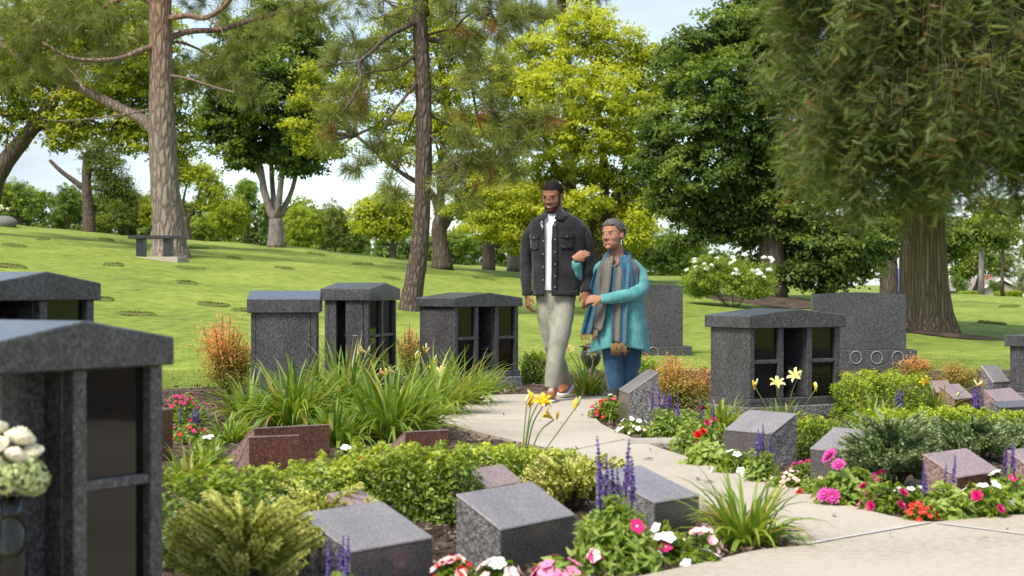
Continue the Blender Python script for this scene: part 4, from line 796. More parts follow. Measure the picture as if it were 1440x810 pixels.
# ------------------------------------------------------------------ columbaria
def columbarium(px, D, th, w, d, zc, ct, gable, bays, label, base=0.0, side_open=False, plinth=.1, pane_w=None, over=.03, group='granite columbaria in the garden', nd=.62):
    """near front-left cornice corner at photo column px, depth D; th = turn; zc = cornice underside height"""
    x, y = gx(px, D); t = empty('columbarium', (x, y, base), R(th), label, 'columbarium', group); zc -= base
    a, g = over, M['granite']; W, Dp = w - 2 * a, d - 2 * a
    def B(n, *c, m=g, bev=.004): return obj(n, box_me(n, *c, m, bev), t)
    B('plinth', a - .025, w - a + .025, a - .025, d - a + .025, 0, plinth, m=M['granite_rough'], bev=.008)
    z0 = plinth + .055; B('base_slab', a - .012, w - a + .012, a - .012, d - a + .012, plinth, z0)
    roof = prism_me('roof', [(0, zc), (w, zc), (w, zc + ct), (w / 2, zc + ct + gable), (0, zc + ct)], 0, d, g, .005); obj('roof', roof, t)
    pil = .045; x0, x1, y0, y1 = a, w - a, a, d - a
    B('back_panel', x0 + .002, x1 - .002, y1 - .04, y1, z0, zc)
    if side_open:
        B('side_panel', x0 + .2, x0 + .23, y0 + .05, y1 - .04, z0, zc); B('pillar', x0, x0 + .05, y1 - .11, y1 - .042, z0, zc)
        B('side_panel', x0, x0 + .03, y0 + .05, y0 + .05 + (y1 - y0) * .4, z0, zc)
    else: B('side_panel', x0, x0 + .03, y0 + .047, y1 - .042, z0, zc)
    B('side_panel', x1 - .03, x1, y0 + .047, y1 - .042, z0, zc)
    n = len(bays); pitch = (W - pil) / n; zm = (z0 + zc) / 2 + .01
    for k in range(n + 1):
        xx = x0 + k * pitch; B('pillar', xx, xx + pil, y0, y0 + .045, z0, zc)
    for k, ch in enumerate(bays):
        xa, xb = x0 + k * pitch + pil, x0 + (k + 1) * pitch
        if ch == 'P':
            B('shelf', xa, xb, y0 + .006, y0 + .045, zm - .014, zm + .014)
            B('pane', xa, xb, y0 + .03, y0 + .044, z0, zm - .014, m=M['pane'], bev=0); B('pane', xa, xb, y0 + .03, y0 + .044, zm + .014, zc, m=M['pane'], bev=0)
            B('inner_wall', xa + .002, xb - .002, y0 + .05, y0 + .08, z0, zc)
        else:
            B('niche_wall', xa - .03, xa - .004, y0 + .047, y1 - .045, z0, zc); B('niche_wall', xb + .004, xb + .03, y0 + .047, y1 - .045, z0, zc)
            B('niche_back', xa, xb, y0 + (y1 - y0) * nd, y0 + (y1 - y0) * nd + .03, z0, zc)
    return t
columbarium(638.6, 15.28, 43, .85, .55, .746, .08, .05, 'POP', 'three-bay gabled columbarium beside the man with dark panes and a lit left side', base=.0)
columbarium(1053, 11.77, 29.5, .87, .52, .645, .088, .045, 'POP', 'three-bay gabled columbarium in the right bed in front of the wide charcoal monument', base=0)
c2 = columbarium(521, 15.0, 76, .86, .47, .806, .106, .055, 'PP', 'tall narrow gabled columbarium with an open side niche holding a black urn', side_open=True)
columbarium(450, 13.8, 95, .86, .586, .72, .11, .07, 'POP', 'columbarium seen from its plain closed side next to the orange shrub')
# front left: two bays, very near
u = (.523, .852); cx, cy = -1.07, 4.3; W = .64
x0, y0 = cx - u[0] * W / 2, cy - u[1] * W / 2
columbarium(720 + F * x0 / y0, y0, 58.5, W, .55, .735, .074, .05, 'OP', 'nearest columbarium at the lower left with a flower vase in its open bay', plinth=.06, over=.022, nd=.2)
x1, y1 = gx(143, 7.62); x0, y0 = x1 - u[0] * W, y1 - u[1] * W
columbarium(720 + F * x0 / y0, y0, 58.5, W, .55, .88, .076, .05, 'OP', 'columbarium whose roof shows just above the nearest one at the left edge', base=.0, plinth=.2, over=.022)
columbarium(1478, 13.2, 40, .85, .42, .46, .09, .0, 'PP', 'low granite block with overhanging lid cut by the right edge of the photo')

def lathe(prof, n=20): 
    V, Q = [], []
    for r, z in prof:
        for k in range(n): V.append((r * math.cos(k / n * 6.2832), r * math.sin(k / n * 6.2832), z))
    for i in range(len(prof) - 1):
        for k in range(n): Q.append((i * n + k, i * n + (k + 1) % n, (i + 1) * n + (k + 1) % n, (i + 1) * n + k))
    return np.array(V), np.array(Q), np.zeros((0, 3), int)
def urn(x, y, z, s, label, m='bench'):
    t = empty('urn', (x, y, z), 0, label, 'urn')
    obj('body', tubes_me('body', [lathe([(.0, 0), (.09, 0), (.09, .02), (.05, .03), (.04, .05), (.075, .09), (.095, .14), (.09, .2), (.07, .235), (0, .24)])], M[m]), t, sc=s)
    obj('lid', tubes_me('lid', [lathe([(.0, .236), (.1, .238), (.105, .255), (.06, .262), (.03, .275), (.0, .285)])], M[m]), t, sc=s)
x, y = gx(505, 15.2); urn(x, y, .155, 1.35, 'black urn with flat lid inside the open side niche of the narrow columbarium')
x, y = gx(681, 15.75); urn(x, y, .155, .8, 'small dark vase in the middle bay of the columbarium beside the man')
x, y = gx(1110, 12.2); urn(x, y, .155, .8, 'small dark vase in the middle bay of the columbarium in the right bed')
x, y = gx(831, 18.3); t = None; urn(x, y, 0.0, 1.15, 'squat black granite urn on the ground between the man and the woman')
# bouquet in the nearest niche
t = empty('bouquet', (*gx(12, 4.12), .435), 0, 'white roses and pale green hydrangea in a dark vase in the nearest columbarium', 'bouquet')
obj('vase', tubes_me('vase', [lathe([(0, -.28), (.035, -.28), (.045, -.2), (.04, -.08), (.028, -.04), (.036, 0), (.03, 0)])], M['pane']), t)
for p, s in [((-.02, -.05, .15), .85), ((.04, -.055, .135), .8), ((.035, -.085, .1), .62), ((-.055, -.03, .13), .8), ((-.02, -.09, .09), .65), ((.07, -.04, .105), .6), ((.0, -.08, .125), .6)]: put_flower(t, FL['rose'], p, random.uniform(0, 6), random.uniform(.2, .7), s, 'rose')
P = nrmz(rng.normal(0, 1, (900, 3))); cc = np.array([(.045, -.05, .075), (.0, -.06, .06), (-.03, -.04, .09), (.06, -.02, .05)]); k = rng.integers(0, 4, 900)
obj('hydrangea', npm('hydrangea', leaves_arr(cc[k] + P * .042, P, .015, .9, .1, 1.4, .3, 0), leaf_faces(900), leafmat('hydrangea_floret', [(.38, .45, .14), (.6, .65, .32), (.75, .78, .5)], .5, .2), tint=np.repeat(rng.random(900), 4)), t)
obj('foliage', npm('foliage', leaves_arr(rng.normal(0, .032, (60, 3)) + (0, 0, .06), nrmz(rng.normal(0, 1, (60, 3))), .035, .45), leaf_faces(60), M['lily'], tint=np.repeat(rng.random(60) * .7, 4)), t)
obj('stems', tubes_me('stems', [tube([(0, 0, -.1), (a, -.02, .08)], [.003, .002], 5) for a in (-.04, 0, .04)], M['stalk']), t)

# ------------------------------------------------------------------ slant memorial stones
def gridface(c00, c10, c11, c01, n, amp, nrm, seed):
    q = np.random.default_rng(seed); c00, c10, c11, c01 = map(np.array, (c00, c10, c11, c01)); V = []
    for j in range(n + 1):
        for i in range(n + 1):
            a, b_ = i / n, j / n; p = (1 - a) * (1 - b_) * c00 + a * (1 - b_) * c10 + a * b_ * c11 + (1 - a) * b_ * c01
            e = min(a, 1 - a, b_, 1 - b_); w = min(1, e * 5); k = noise.fractal(Vector(p * 14 + seed), 1, 2, 4) + .6 * noise.noise(Vector(p * 35 + seed))
            V.append(p + np.array(nrm) * amp * w * (k + .25))
    Q = [(j * (n + 1) + i, j * (n + 1) + i + 1, (j + 1) * (n + 1) + i + 1, (j + 1) * (n + 1) + i) for j in range(n) for i in range(n)]
    return np.array(V), np.array(Q), np.zeros((0, 3), int)
def stone(x, y, th, w, d, hn, hf, label, kind='grey', amp=.006, n=12, group='slant memorial stones in the flower beds', z=0, frontrough=False):
    """near edge from (0,0) to (w,0); depth d; hn height at near edge, hf at far edge"""
    pre = {'grey': ('granite_rough', 'granite_top', 'granite_face'), 'red': ('red_rough', 'red_top', 'red_face'), 'dark': ('granite_rough', 'granite_face', 'granite_face')}[kind]
    hn2, hf2 = hn - .008, hf - .008; s = hash(label) % 97 if False else sum(map(ord, label)) % 97
    parts = [gridface((0, 0, -.05), (w, 0, -.05), (w, 0, hn2), (0, 0, hn2), n if frontrough else 1, amp, (0, -1, 0), s), gridface((0, d, -.05), (0, 0, -.05), (0, 0, hn2), (0, d, hf2), n, amp, (-1, 0, 0), s + 1), gridface((w, 0, -.05), (w, d, -.05), (w, d, hf2), (w, 0, hn2), n, amp, (1, 0, 0), s + 2), gridface((w, d, -.05), (0, d, -.05), (0, d, hf2), (w, d, hf2), n, amp, (0, 1, 0), s + 3), gridface((0, 0, hn2), (w, 0, hn2), (w, d, hf2), (0, d, hf2), 1, 0, (0, 0, 1), s)]
    V, Fc = merge(parts); cnt = [len(p[1]) for p in parts]; mi = [(0 if frontrough else 1)] * cnt[0] + [0] * (cnt[1] + cnt[2] + cnt[3]) + [1] * cnt[4]
    o = obj('memorial_stone', npm('memorial_stone', V, Fc[0], [M[pre[0]], M[pre[2]]], mi=mi), loc=(x, y, z), rot=(0, 0, th)); props(o, label, 'memorial stone', group)
    e = .002; bm = bmesh.new(); c = [(-e, -e, hn2 + .001), (w + e, -e, hn2 + .001), (w + e, d + e, hf2 + .001), (-e, d + e, hf2 + .001)]; lo = [bm.verts.new(v) for v in c]; hi = [bm.verts.new((v[0], v[1], v[2] + .009)) for v in c]
    bm.faces.new(lo); bm.faces.new(hi)
    for i in range(4): bm.faces.new((lo[i], lo[(i + 1) % 4], hi[(i + 1) % 4], hi[i]))
    bmesh.ops.bevel(bm, geom=list(bm.edges), offset=.0025, segments=1, affect='EDGES')
    obj('inscription_face', bmm('inscription_face', bm, M[pre[1]]), o); return o
def fit(FL_, FR_, B_, D0, label, kind='grey', bl=True, **kw):
    """near-left top, near-right top, far top corner (left if bl) in photo pixels; D0 distance of near-left"""
    (ax, ay), (bx_, by_), (cx_, cy_) = FL_, FR_, B_; D1 = D0 * (ay - HY) / (by_ - HY); hn = CAMZ - (ay - HY) / F * D0
    A = Vector(gx(ax, D0)); B = Vector(gx(bx_, D1)); v = B - A; w = v.length; th = math.atan2(v.y, v.x); s = Vector((-math.sin(th), math.cos(th))); O = A if bl else B
    q = (cx_ - 720) / F; d = (q * O.y - O.x) / (s.x - q * s.y); d = max(.08, min(.6, d)); Dc = O.y + s.y * d; hf = CAMZ - (cy_ - HY) / F * Dc
    print('stone', label[:28], 'w%.2f d%.2f hn%.2f hf%.2f th%.0f' % (w, d, hn, hf, math.degrees(th)))
    return stone(A.x, A.y, th, w, d, hn, hf, label, kind, **kw)
fit((493, 776), (608, 756), (421, 722), 5.15, 'nearest grey slant stone at the bottom, with purple salvia before it')
fit((704, 745), (808, 724), (642, 695), 5.5, 'second grey slant stone from the front, left of the tall salvia plant')
fit((921, 707), (983, 697), (838, 663), 6.2, 'grey slant stone directly behind the tall salvia plant')
fit((682.5, 687), (736, 678), (652, 661), 6.9, 'pinkish slant stone showing over the second grey one from the front', 'red')
fit((488, 713), (533, 706), (460, 694), 6.3, 'low pinkish slant stone half hidden by yellow juniper sprays', 'red')
fit((1019, 604), (1085, 610), (1120, 581.5), 9.0, 'grey stone right of the path whose rough side faces right, near the red geraniums', bl=False)
fit((1139.6, 631), (1192.7, 635.5), (1225.7, 604.8), 7.9, 'grey slant stone standing behind the pink dahlias', bl=False)
fit((1346, 671.7), (1405.7, 662), (1298.5, 638.7), 7.4, 'mahogany slant stone behind salvia spikes in the right bed', 'red')
fit((1462, 668), (1515, 659.5), (1416.5, 633.5), 7.4, 'mahogany slant stone cut by the right edge of the photo', 'red')
x, y = gx(870.5, 11.5); stone(x, y, R(-84.6), .4, .195, .242, .378, 'rough grey stone with a narrow polished face beside the path in front of the woman', amp=.012)
# stones seen from behind: the high side faces the path
def back_stone(p0, p1, D0, d, hf, label, kind='red'):
    A = Vector(gx(p0[0], D0)); D1 = D0 * (p0[1] - HY) / (p1[1] - HY); B = Vector(gx(p1[0], D1)); v = B - A; hn = CAMZ - (p0[1] - HY) / F * D0
    return stone(A.x, A.y, math.atan2(v.y, v.x), v.length, d, hn, hf, label, kind)
back_stone((350, 614), (420, 611.5), 8.2, .3, .01, 'narrow mahogany stone seen from behind, in front of the wider one')
back_stone((357, 602), (463, 596.5), 8.9, .36, .01, 'wide mahogany stone seen from behind among daylilies')
back_stone((570, 607), (631, 604), 9.0, .34, .01, 'mahogany stone seen from behind at the left edge of the path')
back_stone((200, 580), (243, 573.5), 8.8, .3, .1, 'sliver of a brown stone right of the nearest columbarium')
# right bed, farther
fit((1315, 552), (1343, 551), (1304, 535.5), 12.8, 'smallest pinkish stone at the back of the right bed', 'red')
fit((1343, 561.5), (1370, 559), (1321, 541.5), 12.0, 'pinkish stone right of the smallest one behind a low dark slab', 'red')
fit((1407, 569), (1444, 565), (1384, 548.5), 11.8, 'broad pinkish stone near the right edge of the back bed', 'red')
fit((1290, 572), (1346, 569.5), (1281, 566), 12.4, 'low dark slab lying before the small pinkish stones', 'dark')
fit((1407, 573.5), (1460, 571), (1392, 565), 11.4, 'low green-grey slab at the right edge below the broad pinkish stone', 'dark')
fit((1306, 633), (1336, 631), (1293, 619.5), 9.2, 'small pale grey marker top showing through the grey junipers', 'grey')
fit((1440, 625), (1462, 624), (1428, 618), 9.3, 'tiny sliver of pale grey marker at the right edge behind the junipers', 'grey')
x, y = gx(1397, 13.6); stone(x, y, R(35), .2, .12, .17, .3, 'rough pale grey stone leaning against the low block at the right edge', frontrough=True, amp=.01)

# ------------------------------------------------------------------ upright monuments
def monument(px0, px1, D, top, slab_bot, th, bpx0, bpx1, base_bot, depth, label, rings=(), arch=.02):
    s = F / D; A = gx(px0, D); w = (px1 - px0) / s / math.cos(R(th)); t = empty('monument', (A[0], D, 0), R(th), label, 'monument', 'upright granite monuments')
    zt = CAMZ - (top - HY) / s; zb = CAMZ - (slab_bot - HY) / s; prof = [(0, zb), (w, zb), (w, zt - arch)] + [(w * (1 - k / 8), zt - arch + arch * math.sin(math.pi * k / 8)) for k in range(1, 8)] + [(0, zt - arch)]
    obj('slab', prism_me('slab', prof, 0, depth, M['slab'], .006), t)
    e0, e1 = (bpx0 - px0) / s, (bpx1 - px0) / s; obj('base', box_me('base', e0, e1, -.06, depth + .06, 0, zb, M['slab'], .008), t)
    for rx in rings:
        v = []; x = (rx - px0) / s; zz = zb * .62; n = 28; r = .062
        v.append(tube([(x + r * math.cos(a), -.065, zz + r * 1.1 * math.sin(a)) for a in np.linspace(0, 6.2832, n)], [.0075] * n, 6, ref=(0, 1, 0))); obj('carved_ring', tubes_me('carved_ring', v, M['granite_top']), t)
    return t
monument(852, 961, 20.5, 399.5, 487, 3, 846, 973, 511, .16, 'charcoal upright monument standing behind the woman', rings=(918,))
monument(1143, 1273, 19.0, 411, 491.5, -3, 1136, 1287, 521, .22, 'wide charcoal monument with three carved rings on its base in front of the conifer', rings=(1202, 1231, 1260), arch=.03)
t = obj('wreath', tubes_me('wreath', [tube([(.07 * math.cos(a), 0, .09 * math.sin(a)) for a in np.linspace(0, 6.2832, 24)], [.02] * 24, 7, wob=.35)], simple('dry_wreath', (.3, .17, .08), .9)), loc=(gx(901, 19.6)[0], 19.6, .13)); props(t, 'small brown dried wreath leaning by the monument behind the woman', 'wreath')
# ------------------------------------------------------------------ bench
D = 39.5; x, y = gx(219, D); z = tz1(x, y); s = F / D
t = empty('granite_bench', (x, y, z), R(-6), 'black granite bench on a concrete pad before the big pine', 'bench')
obj('pad', box_me('pad', -.63, .66, -.45, .45, -.12, .05, M['concrete'], .01), t)
obj('seat', box_me('seat', -.6, .6, -.2, .22, .47, .55, M['bench'], .01), t)
for a in (-.36, .28): obj('leg', box_me('leg', a - .07, a + .1, -.13, .15, .05, .468, M['bench'], .008), t)
# ------------------------------------------------------------------ flat markers in the lawn
MK = [(268, 378, 22, 'dark bare hollow in the lawn left of the nearest orange shrub top'), (192, 443, 30, 'wide dark hollow in the lawn between the left columbaria and the closed columbarium'), (262, 399, 16, 'small brown hollow halfway between bench and orange shrub'), (160, 373, 16, 'thin brown hollow below the left end of the bench'),
      (300, 430, 26, 'long hollow in front of the orange shrub top'), (343, 437, 20, 'hollow touching the closed columbarium on its left'), (20, 346, 20, 'brown line in the lawn at the far left below the ridge'), (15, 375, 24, 'long dark hollow above the roof at the left edge'), (145, 422, 16, 'reddish hollow just right of the cornice at the left'), (150, 338, 12, 'small dark hollow between the bench and the distant pine'),
      (280, 350, 16, 'hollow to the right of the pine base'), (400, 378, 16, 'double hollow in the open lawn below the forked tree'), (330, 364, 12, 'tiny hollow in the lawn right of the pine shadow'), (420, 345, 12, 'hollow beneath the forked pale trunk'), (445, 358, 14, 'brown dash in the far lawn right of the forked tree'), (510, 372, 16, 'dash in the far lawn left of the slender pine'), (680, 392, 18, 'brown hollow to the right of the slender pine base'), (1395, 455, 22, 'brown hollow in the lawn right of the conifer base'), (1420, 432, 16, 'thin hollow in the lawn at the far right'), (60, 337, 10, 'small brown dash near the left ridge'), (550, 392, 14, 'hollow directly left of the slender pine')]
def ray_ground(px, py):
    D = 19.0
    while D < 70:
        x, y = gx(px, D)
        if CAMZ - (py - HY) / F * D <= tz1(x, y): return x, y, tz1(x, y), D
        D += .05
    return None
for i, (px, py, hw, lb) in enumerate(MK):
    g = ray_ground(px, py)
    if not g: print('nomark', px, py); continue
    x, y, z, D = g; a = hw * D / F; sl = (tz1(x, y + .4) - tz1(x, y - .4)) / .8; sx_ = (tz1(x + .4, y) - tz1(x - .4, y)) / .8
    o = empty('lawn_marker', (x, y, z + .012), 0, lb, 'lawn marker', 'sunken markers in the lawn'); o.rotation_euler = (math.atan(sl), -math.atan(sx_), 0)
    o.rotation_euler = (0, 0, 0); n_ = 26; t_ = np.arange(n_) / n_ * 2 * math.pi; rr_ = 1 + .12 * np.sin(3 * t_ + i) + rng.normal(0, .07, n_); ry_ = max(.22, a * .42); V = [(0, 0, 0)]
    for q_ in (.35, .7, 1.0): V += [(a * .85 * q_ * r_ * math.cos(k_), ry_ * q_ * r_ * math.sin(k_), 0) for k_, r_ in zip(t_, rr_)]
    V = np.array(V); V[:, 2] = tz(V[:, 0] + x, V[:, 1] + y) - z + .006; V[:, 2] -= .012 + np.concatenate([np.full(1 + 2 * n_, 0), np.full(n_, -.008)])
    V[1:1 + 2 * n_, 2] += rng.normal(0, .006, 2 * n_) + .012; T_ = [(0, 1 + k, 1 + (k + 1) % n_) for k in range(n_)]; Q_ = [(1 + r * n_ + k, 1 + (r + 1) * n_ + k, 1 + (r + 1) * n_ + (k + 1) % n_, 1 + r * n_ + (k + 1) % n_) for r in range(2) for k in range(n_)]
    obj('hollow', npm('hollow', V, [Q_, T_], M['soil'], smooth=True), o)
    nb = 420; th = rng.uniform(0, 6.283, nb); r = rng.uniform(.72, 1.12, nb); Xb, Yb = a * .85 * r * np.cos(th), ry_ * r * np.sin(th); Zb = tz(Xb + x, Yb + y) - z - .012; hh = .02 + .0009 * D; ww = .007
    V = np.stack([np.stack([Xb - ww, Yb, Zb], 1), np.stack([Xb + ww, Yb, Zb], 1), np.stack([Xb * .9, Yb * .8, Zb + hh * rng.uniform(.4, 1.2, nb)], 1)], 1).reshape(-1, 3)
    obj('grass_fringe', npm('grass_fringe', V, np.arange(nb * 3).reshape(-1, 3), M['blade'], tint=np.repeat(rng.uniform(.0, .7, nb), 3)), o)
# small pale stone and flowers at far left ridge
g = ray_ground(6, 318) or (*gx(6, 58), 2.9, 58)
t = empty('flower_pot', (g[0], g[1], g[2]), 0, 'small clump of pale flowers on a dark stone at the far left ridge', 'flower pot')
obj('stone', tubes_me('stone', [ball((0, 0, .1), (.45, .3, .25), 10, 6)], M['granite_rough']), t)
for k in range(7): put_flower(t, FL['rose'], (random.uniform(-.25, .2), -.1, .4 + random.uniform(0, .25)), 0, .6, 1.5)
# ------------------------------------------------------------------ distant house, hedges, white wall
D = 125; s = F / D
wallm = simple('tan_stucco', (.36, .30, .24), .9, bump=.1, bscale=20); roofm = simple('brown_shingle', (.24, .2, .17), .9, bump=.4, bscale=6, var=.2); trim = simple('white_trim', (.7, .68, .62), .6)
b = AP(1385, 424, D); t = empty('house', (b.x, D, b.z), R(6), 'low tan house with a grey-brown roof and brick chimney beyond the hedges', 'house')
def k2(px, py): return ((px - 1385) / s, (424 - py) / s)
X0, Z0 = k2(1330, 408); X1, Zr = k2(1372, 391)
obj('wall', box_me('wall', k2(1320, 0)[0], k2(1384, 0)[0], 0.4, 7, 0, k2(0, 408)[1], wallm, 0), t)
rf = obj('roof', prism_me('roof', [(0, 0), (7.4, 0), (3.7, 1.3)], 0, 1, roofm, 0), t); 
me = rf.data
for v in me.vertices:
    x, yv, zv = v.co; v.co = (k2(1318, 0)[0] + yv * (k2(1386, 0)[0] - k2(1318, 0)[0]), x - .2, k2(0, 409)[1] + zv * .75)
gx0, gx1, gz, gp = k2(1376, 0)[0], k2(1428, 0)[0], k2(0, 407)[1], k2(0, 394)[1]
obj('gable_wall', prism_me('gable_wall', [(gx0 + .1, 0), (gx1 - .1, 0), (gx1 - .1, gz), ((gx0 + gx1) / 2, gp - .1), (gx0 + .1, gz)], -.8, 6, wallm, 0), t)
for sg, (xa, xb) in enumerate(((gx0 - .25, (gx0 + gx1) / 2), (gx1 + .25, (gx0 + gx1) / 2))):
    zA, zB = gz - .05, gp + .08; m_ = prism_me('roof_slope', [(xa, zA), (xb, zB), (xb, zB + .14), (xa, zA + .14)] if xa < xb else [(xb, zB), (xa, zA), (xa, zA + .14), (xb, zB + .14)], -1.0, 6.2, roofm, 0); o = obj('roof_slope', m_, t)
    obj('fascia', prism_me('fascia', [(xa, zA - .03), (xb, zB - .03), (xb, zB + .15), (xa, zA + .15)] if xa < xb else [(xb, zB - .03), (xa, zA - .03), (xa, zA + .15), (xb, zB + .15)], -1.06, -1.005, trim, 0), t)
cxx = k2(1399, 0)[0]; obj('chimney', box_me('chimney', cxx - .25, cxx + .25, 1, 1.6, gp - .2, k2(0, 387)[1], simple('orange_brick', (.45, .14, .07), .8), .02), t)
wf = obj('window', box_me('window', k2(1370, 0)[0], k2(1374, 0)[0], .33, .395, .5, .9, trim, 0), t); obj('glass', box_me('glass', k2(1370.6, 0)[0], k2(1373.4, 0)[0], .31, .328, .55, .85, M['pane'], 0), wf)
for px0, px1, lb in [(1350, 1379, 'clipped yellow-green hedge left of the white wall in the far distance'), (1402, 1434, 'clipped yellow-green hedge right of the white wall in the far distance')]:
    D = 92; s = F / D; c = AP((px0 + px1) / 2, 423.5, D); rx, h = (px1 - px0) / 2 / s, 13.5 / s; n = 3200
    q = rng.uniform(-1, 1, (n, 3)); ax = rng.integers(0, 3, n); q[np.arange(n), ax] = np.sign(q[np.arange(n), ax]) * rng.uniform(.85, 1, n); q = q / np.maximum(1, (np.abs(q) ** 6).sum(1) ** (1 / 6))[:, None]
    P = q * np.array([rx, .7, h / 2]) + (0, 0, h / 2); t = empty('clipped_hedge', tuple(c), 0, lb, 'hedge')
    obj('foliage', npm('foliage', leaves_arr(P, nrmz(q), .13, .7), leaf_faces(n), M['box'], tint=np.repeat(np.clip(rng.normal(.55, .2, n) + .12 * q[:, 2], 0, 1), 4)), t)
    obj('stems', tubes_me('stems', [tube([(k * rx * .3, 0, -.3), (k * rx * .3, 0, h * .8)], [.03, .02], 5) for k in (-2, -1, 0, 1, 2)], M['twig']), t)
c = AP(1378, 423.5, 94); t = empty('low_wall', tuple(c), 0, 'low white wall between the two distant clipped hedges', 'wall'); obj('wall_face', box_me('wall_face', 0, .85, 0, .4, -.1, .26, simple('white_wall', (.5, .5, .5), .7), .01), t); obj('end_block', box_me('end_block', .5, .95, -.2, .3, -.1, .22, trim, .01), t)
c = AP(1434, 424, 92); t = empty('low_wall', tuple(c), 0, 'white and dark low block at the far right edge beside the second hedge', 'wall'); obj('cap', box_me('cap', 0, 1, 0, .5, .18, .4, trim, .01), t); obj('base', box_me('base', .05, 1, .05, .45, -.1, .18, M['bench'], 0), t)
# indistinct blue and white shape beside the conifer trunk, built as a banner
c = AP(1264.5, 409, 60); zz = tz1(c.x, 60)
t = empty('banner', (c.x, 60, zz), 0, 'narrow blue and white upright banner just left of the conifer trunk', 'banner'); obj('cloth', box_me('cloth', -.12, .02, 0, .02, .05, 1.0, simple('blue_cloth', (.12, .16, .5), .7), .004), t); obj('border', box_me('border', .022, .15, 0, .02, .0, 1.3, trim, .004), t)
obj('pole', tubes_me('pole', [tube([(.0, .03, -.1), (.0, .03, 1.4)], [.012, .012], 8)], M['bench']), t)
# ------------------------------------------------------------------ garden planting
def sc_at(py): return (py - HY) / CAMZ
def lumpy(n, rx, ry, h, seed, rmin=.55, box=4.5):
    """points in the skin of a rounded lumpy block, z>0"""
    q = rng.normal(0, 1, (n, 3)); q[:, 2] = np.abs(q[:, 2]); q = q / ((np.abs(q) ** box).sum(1) ** (1 / box))[:, None]
    rad = 1 - (1 - rmin) * rng.random(n) ** 1.8
    lump = 1 + .10 * np.sin(q[:, 0] * 6 * rx / .25 + seed) * np.sin(q[:, 1] * 5 + seed * 2) + .08 * np.sin(q[:, 0] * 13 + q[:, 2] * 9 + seed)
    return q * np.array([rx, ry, h]) * (rad * lump)[:, None], nrmz(q), rad
def bush(name, px, py, wpx, hpx, m, label, leaf=.022, dens=1.0, asp=.5, depth=1.0, tmid=.35, group='low clipped shrubs in the beds', cat='shrub', col=None, **kw):
    s = sc_at(py); w, h = wpx / s * (1.12 if name == 'hedge_shrub' else 1), hpx / s; x, y = GX(px, py); ry = w / 2 * depth; y += ry * .85; h = max(.07, CAMZ - (py - hpx - HY) / F * (y + ry * .7))
    t = empty(name, (x, y, .01), 0, label, cat, group); area = 2 * math.pi * (w / 2) * h + math.pi * w / 2 * ry
    n = int(min(26000, dens * area / (leaf * leaf * asp) * 2.6)); tmid += .08; P, q, rad = lumpy(n, w / 2, ry, h, px)
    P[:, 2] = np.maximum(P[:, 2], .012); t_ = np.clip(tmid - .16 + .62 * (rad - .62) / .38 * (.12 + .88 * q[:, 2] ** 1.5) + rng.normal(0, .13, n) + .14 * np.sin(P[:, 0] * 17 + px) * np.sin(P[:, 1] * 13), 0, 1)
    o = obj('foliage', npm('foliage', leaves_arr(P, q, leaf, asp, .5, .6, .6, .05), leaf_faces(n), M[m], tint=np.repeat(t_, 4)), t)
    if col: o.color = (*col, 1)
    st = []
    for k in range(9):
        a = random.uniform(0, 6.283); e = Vector((math.cos(a) * w * .36, math.sin(a) * ry * .7, h * .75)); st.append(tube([(e.x * .2, e.y * .2, 0), (e.x * .6, e.y * .6, h * .3), e], [.006, .005, .003], 5))
    obj('stems', tubes_me('stems', st, M['twig']), t); return t
HG = 'low glossy hedge shrubs in the front bed'
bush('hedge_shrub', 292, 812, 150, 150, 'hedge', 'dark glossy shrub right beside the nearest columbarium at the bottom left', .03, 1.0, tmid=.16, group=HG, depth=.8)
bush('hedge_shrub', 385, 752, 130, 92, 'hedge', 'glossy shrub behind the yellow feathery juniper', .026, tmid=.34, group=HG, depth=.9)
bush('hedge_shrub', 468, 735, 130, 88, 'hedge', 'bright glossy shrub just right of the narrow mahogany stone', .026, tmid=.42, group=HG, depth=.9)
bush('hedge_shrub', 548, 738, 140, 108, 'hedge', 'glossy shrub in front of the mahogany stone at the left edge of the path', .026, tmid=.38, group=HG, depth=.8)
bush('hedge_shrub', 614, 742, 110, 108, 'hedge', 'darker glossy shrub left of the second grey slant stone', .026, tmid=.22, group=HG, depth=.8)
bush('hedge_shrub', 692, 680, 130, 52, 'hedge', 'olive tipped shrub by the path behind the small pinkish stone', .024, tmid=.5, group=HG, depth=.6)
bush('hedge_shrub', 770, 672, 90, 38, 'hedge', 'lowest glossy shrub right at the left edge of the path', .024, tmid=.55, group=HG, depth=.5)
BG_ = 'yellow-green boxwoods in the right bed'
bush('boxwood', 1246, 592, 136, 66, 'box', 'bright boxwood block right of the columbarium in the right bed', .022, tmid=.42, group=BG_, depth=.7)
bush('boxwood', 1152, 652, 70, 62, 'box', 'deep green boxwood between two grey stones in the right bed', .022, tmid=.3, group=BG_)
bush('boxwood', 1265, 636, 100, 56, 'box', 'boxwood behind the taller grey juniper', .022, tmid=.42, group=BG_, depth=.8)
bush('boxwood', 1345, 630, 120, 55, 'box', 'boxwood in front of the small pinkish stones', .022, tmid=.44, group=BG_, depth=.6)
bush('boxwood', 1428, 628, 80, 46, 'box', 'boxwood at the right edge below the green-grey slab', .022, tmid=.4, group=BG_, depth=.7)
bush('boxwood', 1215, 652, 40, 45, 'box', 'small boxwood mound right behind the grey stone with dahlias', .02, tmid=.35, group=BG_)
bush('boxwood', 756, 541, 46, 43, 'box', 'small round boxwood on the lawn side between columbarium and man', .024, tmid=.42, group=BG_)
bush('boxwood', 905, 540, 50, 34, 'box', 'small low shrub at the foot of the monument behind the woman', .024, tmid=.3, group=BG_)
